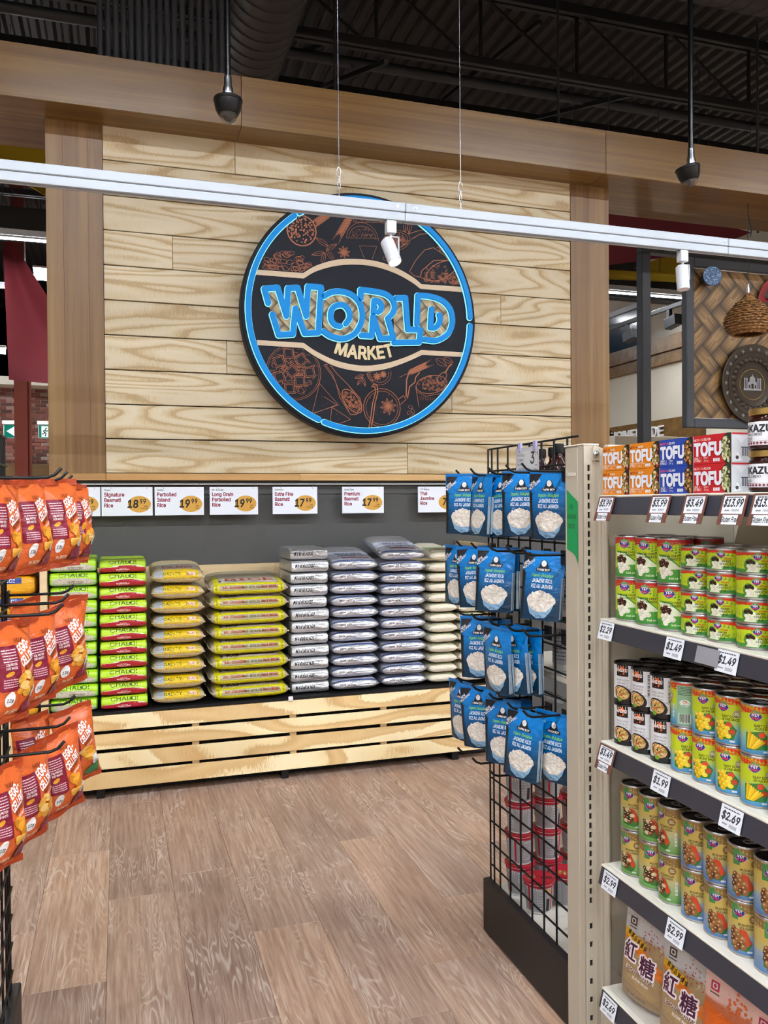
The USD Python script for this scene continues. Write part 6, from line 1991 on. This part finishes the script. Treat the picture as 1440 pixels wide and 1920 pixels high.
# ------------------------------------------------------------------ tofu boxes and jars on the top shelf
def tofu(col, dark, name, food):
    def b(path, v):
        W, D, H = .117, .050, .0615
        a = Art(PAPER)
        a.rect(-W / 2, 0, W / 2, H, col)
        r_ = np.random.default_rng(3)
        a.poly(Point(.058, .030).buffer(.034, 10).intersection(sbox(-W / 2, 0, W / 2, H)), '#20180f' if food != 'cream' else '#2b3324')
        pal = {'stew': ('#b0402a', '#d8b45a', '#7a8a3a', '#8a4a24', '#e0d6c0'), 'rice': ('#c9642a', '#3a2418', '#7d5a30', '#586a2c', '#d29a5a'), 'cream': ('#c9c79a', '#e0dcc0', '#8a9a5a', '#55603a', '#d6cf9a')}[food]
        for q in range(55):
            al, d = r_.uniform(PI * .5, PI * 1.5), math.sqrt(r_.uniform())
            a.ell(.055 + .029 * d * math.cos(al), .030 + .029 * d * math.sin(al), .0042, .003, pal[q % 5], rot=r_.uniform(0, 180), n=3)
        a.text('MORI-NU', -.040, H - .0115, .005, dark, sx=1.0, slant=.1).text('SILKEN', -.014, H - .0115, .0048, '#f2e8e0', sx=.9)
        a.poly([(-.056, H - .012), (-.052, H - .0065), (-.048, H - .012)], dark)
        a.text('TOFU', -.012, .0185, .0255, '#e3e9f4', width=.086, grow=.065)
        a.text('SHELF', -.047, .0105, .0045, '#f2ece6', sx=.9), a.text('STABLE', -.046, .005, .0045, '#f2ece6', sx=.9)
        a.rect(-.034, .004, -.0335, .015, '#f2ece6')
        a.text(name, -.018, .0105, .0042, '#f2ece6', bold=False), a.text('349 g', -.018, .0048, .0038, '#f2ece6', bold=False)
        for q in range(3):
            a.rect(.004 + q * .007, .004, .010 + q * .007, .011, '#dfe3ea', r=.0005)
        side = Art(PAPER)
        side.rect(0, 0, D, H, '#c9ccd2').rect(.001, H - .004, D - .001, H - .0005, col)
        side.poly([(.008, H - .006), (D - .008, H - .006), (D / 2, H - .022)], '#d8dade').poly([(.006, .003), (D * .55, .003), (D * .3, .022)], '#e2e4e8')
        for q in range(5):
            side.rect(.026 + q * .0042, .013, .0278 + q * .0042, .030, '#2c2e33')
        side.rect(.024, .030, .048, .032, '#2c2e33')
        side.ell(.014, .010, .004, .004, '#3a3d42')
        m = cbx(-W / 2, .0, 0, W / 2, D, H, .0012)
        turn = lambda u, w, o: np.stack([W / 2 + o + 0 * u, u, w], 1)
        printed(path, 'carton', [piece(m, col, PAPER)] + a.build(flat, None, .0002) + side.build(turn, None, .0002))
    return b


TOFU = {'o': Kind('orange_tofu_carton', 'carton', tofu('#de8412', '#8a2c14', 'EXTRA FIRM', 'stew')), 'b': Kind('blue_tofu_carton', 'carton', tofu('#1d44a8', '#e0566a', 'FIRM', 'rice')), 'r': Kind('red_tofu_carton', 'carton', tofu('#c11722', '#f0b0a8', 'SOFT', 'cream'))}
for kd, y, lab in (('o', 1.820, 'orange tofu carton beside the beige upright'), ('o', 1.701, 'orange tofu carton next to the blue cartons'), ('b', 1.582, 'blue tofu carton'), ('r', 1.463, 'red tofu carton')):
    for l_ in range(2):
        for r_ in range(2):
            TOFU[kd].put((1.2 + r_ * .0525, y + rng.uniform(-.001, .001), SH[0] + .0004 + l_ * .0622), (0, 0, -90 + rng.uniform(-.6, .6)), f'{lab}, {("lower", "upper")[l_]} one in the {("front", "back")[r_]} row', 'tofu cartons on the top shelf')


def jar(path, v):
    R, H = .037, .083
    part(path, 'glass', lathe([(0, 0), (R - .004, 0), (R, .004), (R, .060), (R - .003, .066), (R - .005, .069), (0, .069)], 36), 'sauce', 40)
    part(path, 'lid', lathe([(0, .0695), (R - .002, .0695), (R - .001, .0705), (R - .001, .081), (R - .003, H), (0, H)], 40), 'brass', 40)
    S = ring_surface([(0, R + .0003), (.06, R + .0003)])
    c = 2 * PI * R
    a = Art(PAPER)
    a.rect(-c * .42, .009, c * .42, .056, '#dcdfe4')
    a.text('OKAZU', 0, .036, .0135, '#1f2126', sx=1.02, grow=.04)
    a.text('CHILI MISO', -.006, .0285, .0048, '#1f2126')
    for q in range(3):
        a.scribble(-.03, -.008, .024 - q * .0032, .0016, '#6a6d72', seed=q)
    for q in range(26):
        x = -c * .42 + (q + .5) * c * .84 / 26
        a.poly([(x - .0036, .0135), (x, .0105), (x + .0036, .0135), (x, .0165)], '#7a3038')
    a.rect(-c * .42, .0098, c * .42, .0103, '#7a3038'), a.rect(-c * .42, .0168, c * .42, .0173, '#7a3038')
    printed(path, 'label', a.build(S, .01))


JAR = Kind('miso_jar', 'jar', jar)
for y, nm in ((1.352, 'beside the red cartons'), (1.272, 'second from the red cartons')):
    for l_ in range(2):
        JAR.put((1.245, y, SH[0] + .0004 + l_ * .0836), (0, 0, -80 if l_ else -84), f'chili miso jar with gold lid, {("lower", "upper")[l_]} of two, {nm}', 'chili miso jars')


# ------------------------------------------------------------------ sugar bags on the bottom shelf
def sugar(pink):
    def b(path, v):
        W, H = .150, .208
        S = hang_surface(W, H, .062, ([0, .06, .22, .36, .6, .9, 1], [.03, .05, .12, .75, 1, 1, .6]), .03, .006, v * 3 + 5 + pink, .008)
        body = '#a58a62' if not pink else '#c9714a'
        top = lambda x, z: np.where((z > -H * .26)[:, None], np.tile(lin('#b9b7b6' if not pink else '#d9b3a8'), (len(x), 1)), np.tile(lin(body), (len(x), 1)))
        a = Art(FILM)
        hw = W / 2
        if not pink:
            a.poly([(-hw * .95, -H * .24), (hw * .2, -H * .36), (hw * .95, -H * .50), (hw * .95, -H * .66), (hw * .4, -H * .52), (-hw * .3, -H * .40), (-hw * .95, -H * .32)], '#d9741a')
            a.poly([(-hw * .95, -H * .22), (hw * .1, -H * .30), (hw * .1, -H * .37), (-hw * .95, -H * .30)], '#d8a51c')
            for k_, ch in enumerate('嚴選品質優良'):
                a.glyph(ch, -hw * .78 + k_ * .0125, -H * .275 - k_ * .0032, .0105, '#2c1a10')
            for gx, gz, ch in ((-hw * .78, -H * .50, '紅'), (hw * .02, -H * .58, '糖')):
                a.glyph(ch, gx, gz, .047, '#efe6ea', .09), a.glyph(ch, gx, gz, .047, '#4a1a3a')
            a.text('BROWN SUGAR', hw * .04, -H * .67, .0095, '#f2ece6', rot=-6, sx=.95), a.text('BROWN SUGAR', hw * .04, -H * .67, .0086, '#4a1a3a', rot=-6, sx=.95, bold=False)
            a.text('SUCRE BRUN', hw * .1, -H * .74, .006, '#f2ece6', rot=-6)
            a.text('NET WT 400 g', -hw * .1, -H * .93, .007, '#5a3a2a')
        else:
            a.poly([(-hw * .95, -H * .30), (hw * .95, -H * .36), (hw * .95, -H * .62), (-hw * .95, -H * .56)], '#d9641a')
            a.glyph('糖', -.02, -H * .75, .04, '#8a2a3a')
        r_ = np.random.default_rng(8)
        for q in range(34):
            a.ell(r_.uniform(-hw * .2, hw * .85), r_.uniform(-H * .34, -H * .08), .0018 if not pink else .004, .0016 if not pink else .0035, '#b5402a' if not pink else '#d06a3a', n=3)
        a.rect(-hw * .78, -.036, -hw * .48, -.016, '#4a3a34' if not pink else '#b02a4a', r=.002), a.rect(-hw * .72, -.032, -hw * .54, -.020, '#c9c6c4', r=.002), a.ell(-hw * .63, -.026, .004, .004, '#4a3a34' if not pink else '#b02a4a', n=5)
        a.scribble(-hw * .8, -hw * .46, -.042, .003, '#4a3a34', seed=1)
        printed(path, 'bag_body', hang_body(S, W, H, top, (0, 0, .28), 22, 34, True) + a.build(lambda u, w, o: S(u, w, o, -1), .010, .0009, .0002), 'film')
        printed(path, 'top_seal', [piece(bx(-hw * .97, -.0012, -.002, hw * .97, .0012, .010), '#c9c9cc' if not pink else '#d8a8a0', FILM)], 'film')
    return b


SUG = {0: Kind('brown_sugar_bag', 'sugar bag', sugar(0), 2), 1: Kind('pink_topped_sugar_bag', 'sugar bag', sugar(1), 2)}
for c_, (y, pk, n) in enumerate(((1.785, 0, 4), (1.628, 0, 4), (1.478, 1, 4), (1.33, 1, 4))):
    for r_ in range(n):
        SUG[pk].put((1.268 + r_ * .074, y + rng.uniform(-.006, .006), SH[4] + .216 - r_ * .002), (-7, 0, -78 + rng.uniform(-1, 1)), f'{"brown" if not pk else "pink-topped"} sugar bag on the bottom shelf, {"far" if c_ in (0, 2) else "near"} column, {ORD[r_]} from the front', 'sugar bags on the bottom shelf')
t = thing('shelf_fence', 'clear plastic fence along the front of the bottom shelf', 'shelf fence')
part(t, 'fence', cbx(1.205, .6, SH[4] + .001, 1.2075, 1.865, SH[4] + .062, .0008), 'clear_film')
# ================================================================== beyond the wall, at left
bw = numbered('/World', 'wall_far_left')
UsdGeom.Xform.Define(stage, bw)
tag(bw, 'far red brick wall seen left of the veneer column', None, None, 'structure')
part(bw, 'mortar_bed', bx(-4.2, 18.012, 0, 1.0, 18.2, 3.86), 'mortar')
k = 0
r_ = np.random.default_rng(12)
for j in range(21):
    z = 2.36 + j * .0712
    for i in range(8):
        x = -2.62 + i * .212 + (j % 2) * .106
        part(bw, 'brick', cbx(x, 18.0 - r_.uniform(0, .006), z, x + .2, 18.03, z + .061, .003), 'brickwork', seed=k * 1.7)
        k += 1
part(bw, 'wainscot', cbx(-4.2, 17.9, 2.05, 1.0, 18.0, 2.34, .004), 'veneer_long', seed=3)
part(bw, 'lower_panel', cbx(-4.2, 17.92, 0, 1.0, 18.0, 2.049, .004), 'white_wall')
part(bw, 'ledge', cbx(-4.2, 17.5, 3.86, 1.0, 18.2, 4.02, .004), 'white_wall')
solid('red_column', cat(cbx(-1.295, 11.95, 0, -1.135, 12.2, 3.6, .004), cbx(-1.130, 12.02, 0, -1.105, 12.2, 3.6, .003)), 'red_paint', 'brick-red square column beyond the left rack', 'column')
solid('red_roof_post', cbx(-1.42, 12.9, 4.4, -1.24, 13.1, 6.3, .004), 'dark_red_paint', 'dark red post up in the dark roof at left', 'post')


def sheet(name, pts, mat, label, bulge=.1, th=.004, n=10):
    """Stretched fabric between corner points (three or four)."""
    p = np.array(pts, float)
    if len(p) == 3:
        p = np.vstack([p, p[2:]])
    v = []
    for i in range(n + 1):
        for j in range(n + 1):
            a, b = i / n, j / n
            q = (p[0] * (1 - a) + p[1] * a) * (1 - b) + (p[3] * (1 - a) + p[2] * a) * b
            s = math.sin(PI * a) * math.sin(PI * b)
            v.append(q + np.array([0, bulge * s, -bulge * .3 * s]))
    v = np.array(v)
    f = []
    for i in range(n):
        for j in range(n):
            a = i * (n + 1) + j
            f += [[a, a + 1, a + n + 2], [a, a + n + 2, a + n + 1]]
    f = np.array(f)
    N = len(v)
    v2 = np.vstack([v, v + (0, th, .001)])
    m = trimesh.Trimesh(v2, np.vstack([f, f[:, ::-1] + N]), process=False)
    t = thing(name, label, 'fabric sail')
    part(t, 'fabric', m, mat, True)
    for q in (p[0], p[1]):
        part(t, 'cable', cyl(.004, q, (q[0], q[1] + .02, 6.3), 6), 'pipe_grey')
    return t


sheet('fabric_sail', [(-1.7, 7.6, 4.50), (-.2, 7.9, 4.75), (-.25, 7.8, 3.98), (-.95, 7.6, 4.40)], 'yellow_fabric', 'yellow stretched fabric sail above the left track end', .15)
sheet('fabric_sail', [(-1.06, 9.0, 4.12), (-.97, 9.0, 4.13), (-.10, 9.3, 2.74), (-1.02, 9.0, 2.76)], 'red_fabric', 'dark red stretched fabric sail left of the left veneer column', .25)


def exit_sign(x, y, z, running, label):
    t = thing('exit_sign', label, 'sign', (x, y, z))
    part(t, 'mount', cbx(-.02, -.03, .13, .44, .06, .20, .004), 'white_plastic')
    part(t, 'drop_rod', cyl(.008, (.21, .015, .2), (.21, .015, 6.3 - z), 6), 'pipe_grey')
    part(t, 'box', cbx(0, 0, -.13, .42, .03, .129, .004), 'white_plastic')
    part(t, 'face', cbx(.012, -.004, -.12, .408, -.0005, .118, .002), 'exit_green')
    g = []
    if running:
        part(t, 'pictogram_panel', bx(.055, -.006, -.105, .175, -.0045, .103), 'exit_white')
        g = [Point(.135, .066).buffer(.018), LineString([(.12, .035), (.10, -.015), (.135, -.045), (.115, -.095)]).buffer(.011), LineString([(.10, -.015), (.075, -.05), (.04, -.05)]).buffer(.010), LineString([(.12, .035), (.15, .005), (.175, .02)]).buffer(.008), LineString([(.12, .035), (.085, .03), (.065, -.005)]).buffer(.008)]
        part(t, 'running_figure', extrude(affinity.scale(affinity.translate(shapely.union_all(g), .01, 0), .75, .9), .002, -.0065), 'cap_black')
        g = [Polygon([(.22, 0), (.30, .07), (.30, .025), (.38, .025), (.38, -.025), (.30, -.025), (.30, -.07)])]
    else:
        g = [Polygon([(.05, 0), (.20, .10), (.20, .035), (.36, .035), (.36, -.035), (.20, -.035), (.20, -.10)])]
    part(t, 'arrow', extrude(shapely.union_all(g), .002, -.0045), 'exit_white')


exit_sign(-2.03, 17.0, 2.915, False, 'green exit sign with left arrow before the brick wall')
exit_sign(-1.425, 17.0, 2.92, True, 'green exit sign with running figure beside the veneer column')
t = thing('box_light', 'small glowing white box light above the red sail', 'lamp', (-1.1, 14, 5.12))
part(t, 'housing', cbx(-.12, -.1, .075, .16, .1, .11, .004), 'white_plastic')
for z in (-.07, .01):
    part(t, 'tube', cbx(-.11, -.09, z, .15, .09, z + .05, .006), 'lamp_glow_far')
part(t, 'rod', cyl(.006, (0, 0, .11), (0, 0, 1.18), 6), 'pipe_grey')
t = thing('box_light', 'glowing white lamp at the left picture edge', 'lamp', (-1.72, 14, 3.9))
part(t, 'tube', cbx(-.3, -.05, -.04, .09, .05, .04, .006), 'lamp_glow_far')
part(t, 'housing', cbx(-.3, -.06, .041, .1, .06, .08, .004), 'white_plastic')
part(t, 'rod', cyl(.006, (-.1, 0, .08), (-.1, 0, 2.4), 6), 'pipe_grey')

# ================================================================== beyond the wall, at right
RX = 7.0
solid('bulkhead', cat(cbx(RX, 6.2, 3.34, RX + .3, 16, 3.495, .004), cbx(RX - .03, 6.2, 3.50, RX + .09, 16, 3.70, .004)), 'veneer_long', 'brown wood bulkhead band running along the right side wall', 'bulkhead', seed=2)
st = shell('wall_right_inner', bx(RX + .05, 6.2, 0, RX + .25, 16, 3.339), 'cream_wall', 'cream wall under the brown bulkhead at right')
shell('wall_right_upper', bx(RX + .1, 6.2, 3.4955, RX + .3, 16, 5.0), 'white_wall', 'pale upper wall above the brown bulkhead')
w = numbered('/World', 'window_1')
UsdGeom.Xform.Define(stage, w)
tag(w, 'bluish interior window high on the right wall', None, None, 'structure')
part(w, 'pane', bx(RX + .085, 10.0, 3.72, RX + .0985, 11.6, 4.26), 'window_glass')
part(w, 'window_frame', cat(cbx(RX + .06, 9.93, 3.66, RX + .0985, 9.998, 4.34, .003), cbx(RX + .06, 9.998, 4.262, RX + .0985, 11.7, 4.34, .003), cbx(RX + .06, 9.998, 3.66, RX + .0985, 11.7, 3.718, .003)), 'white_enamel')
t = thing('black_track', 'black lighting track high before the right wall', 'track', (6.0, 0, 0))
part(t, 'rail', cbx(-.02, 6.6, 3.68, .02, 13, 3.73, .003), 'black_steel')
part(t, 'rod', cyl(.006, (0, 7.5, 3.73), (0, 7.5, 6.3), 6), 'pipe_grey')
part(t, 'rod', cyl(.006, (0, 12, 3.73), (0, 12, 6.3), 6), 'pipe_grey')
for y, nm in ((8.84, 'farther'), (8.02, 'nearer')):
    t = thing('black_spotlight', f'black spotlight on the black track, the {nm} of two', 'spotlight', (6.0, y, 3.679))
    part(t, 'arm', cbx(-.02, -.03, -.11, .02, .03, 0, .003), 'black_steel')
    part(t, 'lamp_head', moved(cbx(-.05, -.14, -.06, .05, .06, .06, .006), (0, -.03, -.155), rx=-8), 'black_steel')
t = thing('wood_sign_board', 'brown wooden board with white HOMEMADE lettering on the right wall', 'sign', (RX, 0, 0))
part(t, 'board', cbx(-.04, 8.7, 2.26, -.0005 + .05, 12.4, 2.60, .004), 'veneer_long', seed=8)
lt = meshkit.text_mesh('HOMEMADE', .135, .03, True)
lt.apply_scale((1.15, 1, 1))
wid = lt.bounds[1][0]
lt.apply_transform([[0, 0, -1, -.041], [-1, 0, 0, 9.42 + wid], [0, 1, 0, 2.38], [0, 0, 0, 1]])
part(t, 'lettering', lt, 'white_plastic')
dk = lathe([(0, 0), (.11, 0), (.11, .03), (0, .03)], 24)
part(t, 'round_emblem', moved(dk, (-.041, 10.72, 2.45), ry=-90), 'cap_black')
solid('lower_wall_cabinet', cbx(5.4, 8.2, 1.4, RX - .01, 8.62, 2.255, .005), 'cream_wall', 'cream wall unit below the woven panel at right', 'cabinet')

# black goal-post frame and the woven picture hanging in it
t = thing('black_frame_stand', 'black square-tube frame carrying the woven picture', 'frame')
part(t, 'post', cbx(3.955, 5.62, 0, 4.035, 5.70, 3.47, .004), 'frame_black')
part(t, 'top_bar', cbx(3.955, 5.62, 3.471, 6.4, 5.70, 3.56, .004), 'frame_black')
part(t, 'post', cbx(6.32, 5.62, 0, 6.4, 5.70, 3.47, .004), 'frame_black')
t = thing('woven_picture', 'large dark-framed picture of woven cane at the right edge', 'picture', (4.33, 5.60, 2.09))
PWd, PHt = 1.95, 1.36
part(t, 'backboard', bx(.03, 0, .03, PWd - .03, .03, PHt - .03), 'frame_black')
for b in ((0, -.03, 0, .075, .035, PHt), (PWd - .075, -.03, 0, PWd, .035, PHt), (.0755, -.03, PHt - .075, PWd - .0755, .035, PHt), (.0755, -.03, 0, PWd - .0755, .035, .075)):
    part(t, 'frame_bar', cbx(*b, .006), 'frame_grey')
for b in ((.0755, -.008, .0755, .0805, -.002, PHt - .0755), (.081, -.008, PHt - .0805, PWd - .081, -.002, PHt - .0755), (.081, -.008, .0755, PWd - .081, -.002, .0805)):
    part(t, 'white_liner', bx(*b), 'white_plastic')
part(t, 'print', bx(.0812, -.006, .0812, PWd - .0762, -.0005, PHt - .081), 'weave_panel')
t2 = thing('picture_hook', 'small hook hanging the woven picture from the black frame', 'hook', (4.46, 5.615, 3.45))
part(t2, 'wire', tube([(0, .02, .022), (0, 0, .01), (.006, 0, -.004), (0, 0, -.016)], .004, 6), 'black_steel')

# things fixed to the picture
t = thing('engraved_plate', 'large dark engraved metal plate with a domed palace on the picture', 'plate', (4.975, 5.592, 2.455))
pr = [(0, .012), (.12, .012), (.155, .02), (.17, .018), (.19, .03), (.25, .042), (.30, .046), (.318, .05), (.325, .047), (.325, .030), (.28, .022), (.16, .002), (0, 0)]
part(t, 'dish', lathe(pr, 56).apply_transform(trimesh.transformations.rotation_matrix(PI / 2, (1, 0, 0))), 'bronze', 40)
part(t, 'scallop', cat(*[moved(trimesh.creation.icosphere(2, .028).apply_scale((1, .28, .8)), (.205 * math.cos(q), -.034, .205 * math.sin(q))) for q in np.linspace(0, 2 * PI, 26, endpoint=False)]), 'bronze', True, kind='stuff')
pal = [sbox(-.09, -.05, .09, -.035), sbox(-.045, -.035, .045, .02), Point(0, .04).buffer(.028), sbox(-.03, .015, .03, .03), Polygon([(-.006, .066), (.006, .066), (0, .09)])]
for x in (-.078, -.056, .056, .078):
    pal += [sbox(x - .006, -.035, x + .006, .04), Point(x, .044).buffer(.009)]
part(t, 'palace_relief', extrude(shapely.union_all(pal).difference(shapely.union_all([sbox(-.012, -.035, .012, .005), sbox(-.036, -.03, -.022, -.005), sbox(.022, -.03, .036, -.005)])), .006, -.0125), 'grey_plastic')
a_ = np.linspace(0, 2 * PI, 40, endpoint=False)
part(t, 'ring', tube([(.125 * math.cos(q), -.014, .125 * math.sin(q)) for q in a_], .003, 6, True), 'brass')
part(t, 'ring', tube([(.262 * math.cos(q), -.044, .262 * math.sin(q)) for q in a_], .003, 6, True), 'bronze')
part(t, 'engraving', cat(*[moved(cat(*[bx(-.016, -.0015, -.002, .016, .0015, .002).apply_transform(trimesh.transformations.rotation_matrix(k_ * PI / 3, (0, 1, 0))) for k_ in range(3)]), (.285 * math.cos(q), -.046, .285 * math.sin(q))) for q in np.linspace(0, 2 * PI, 22, endpoint=False)]), 'grey_plastic', kind='stuff')
t = thing('blue_cup', 'speckled blue cup mounted sideways on the woven picture', 'cup', (4.53, 5.576, 3.285))
R = trimesh.transformations.rotation_matrix(PI / 2, (1, 0, 0)) @ trimesh.transformations.rotation_matrix(math.radians(-14), (0, 1, 0))
part(t, 'cup_body', lathe([(0, 0), (.05, 0), (.06, .02), (.078, .10), (.075, .10), (.057, .024), (0, .02)], 32).apply_transform(R), 'window_glass', 40)
cup_art = Art(PAPER)
cup_art.ell(0, 0, .076, .076, '#4f6f98', n=10)
r_ = np.random.default_rng(5)
for q in range(90):
    al, d = r_.uniform(0, 2 * PI), .07 * math.sqrt(r_.uniform())
    cup_art.ell(d * math.cos(al), d * math.sin(al), .0045, .0035, ('#a9c4dc', '#26456e')[q % 2], n=3)
printed(t, 'cover', shift(cup_art.build(lambda u, w, o: np.stack([u, w, .0995 + o + 0 * u], 1)), R))
t = thing('red_plate', 'red lacquer plate with round medallions on the woven picture', 'plate', (5.27, 5.592, 3.12))
pr = [(0, .01), (.14, .012), (.18, .026), (.24, .034), (.247, .03), (.19, .016), (.14, 0), (0, 0)]
part(t, 'dish', lathe(pr, 44).apply_transform(trimesh.transformations.rotation_matrix(PI / 2, (1, 0, 0))), 'red_lacquer', 40)
for q in range(9):
    al = q * 2 * PI / 9 + .5
    md = cat(cyl(.045, (0, .004, 0), (0, -.004, 0), 20))
    part(t, 'medallion', moved(md, (.16 * math.cos(al), -.024, .16 * math.sin(al))), 'bronze')
t = thing('patterned_bowl', 'black and white patterned bowl at the right picture edge', 'bowl', (5.38, 5.592, 2.78))
part(t, 'dish', lathe([(0, 0), (.09, .0), (.125, .05), (.12, .05), (.08, .012), (0, .012)], 32).apply_transform(trimesh.transformations.rotation_matrix(PI / 2, (1, 0, 0))), 'cap_black', 40)
part(t, 'swirl', cat(*[tube([((.03 + .02 * k_) * math.cos(q), -.05 + .009 * (4 - k_), (.03 + .02 * k_) * math.sin(q)) for q in np.linspace(0, 2 * PI, 16, endpoint=False)], .004, 5, True) for k_ in range(4)]), 'white_plastic', kind='stuff')

# wicker pendant hanging under the beam
t = thing('wicker_pendant', 'brown wicker acorn-shaped pendant hanging before the woven picture', 'pendant lamp', (4.338, 4.9, 2.70))
pf = [(.10, 0), (.135, .03), (.152, .075), (.150, .115), (.125, .165), (.085, .21), (.055, .245), (.03, .275), (.012, .295)]
part(t, 'shade', lathe(pf, 40), 'wicker', 40)
strands = []
zz_, rr_ = np.array([p[1] for p in pf]), np.array([p[0] for p in pf])
for k_ in range(13):
    z = .004 + k_ * .0185
    a_ = np.linspace(0, 2 * PI, 60, endpoint=False)
    rad = np.interp(z, zz_, rr_) + .006 + .008 * np.sin(a_ * 15 + (k_ % 2) * PI)
    strands.append(tube(np.c_[rad * np.cos(a_), rad * np.sin(a_), z + .002 * np.cos(a_ * 15)], .0062, 5, True))
part(t, 'woven_strands', cat(strands), 'wicker', True, kind='stuff')
part(t, 'rim', tube([(.104 * math.cos(q), .104 * math.sin(q), .0) for q in np.linspace(0, 2 * PI, 40, endpoint=False)], .006, 6, True), 'wicker', True)
part(t, 'socket', cat(cyl(.012, (0, 0, .285), (0, 0, .335), 12), cyl(.007, (0, 0, .335), (0, 0, .36), 10)), 'steel', 40)
part(t, 'cable', cyl(.0024, (0, 0, .36), (0, 0, .94), 6), 'black_steel')
part(t, 'loop', tube([(0, 0, .86), (.02, .0, .80), (.03, 0, .74), (.022, 0, .70)], .004, 6), 'black_steel')

sheet('fabric_sail', [(4.3, 6.6, 4.32), (6.6, 7.4, 4.42), (5.6, 7.0, 4.0), (4.3, 6.9, 3.72)], 'red_fabric', 'dark red fabric sail right of the right veneer column', .08)
sheet('fabric_sail', [(4.3, 7.2, 3.80), (5.35, 7.3, 3.86), (6.9, 7.2, 3.80), (4.3, 7.2, 3.70)], 'yellow_fabric', 'yellow fabric sail low behind the black frame', .06)
sheet('fabric_sail', [(5.25, 7.6, 3.98), (6.3, 7.7, 4.42), (6.95, 7.7, 4.4), (6.95, 7.6, 3.80)], 'yellow_fabric', 'yellow fabric sail over the woven picture', .06)
solid('black_bulkhead', cbx(4.4, 8.75, 3.98, 7.0, 8.9, 4.45, .004), 'black_matte', 'black panel behind the glowing linear lamp at right', 'panel')
solid('black_bulkhead', cbx(-2.9, 8.6, 4.06, -.2, 8.75, 4.35, .004), 'black_matte', 'black panel above the glowing linear lamp at left', 'panel')
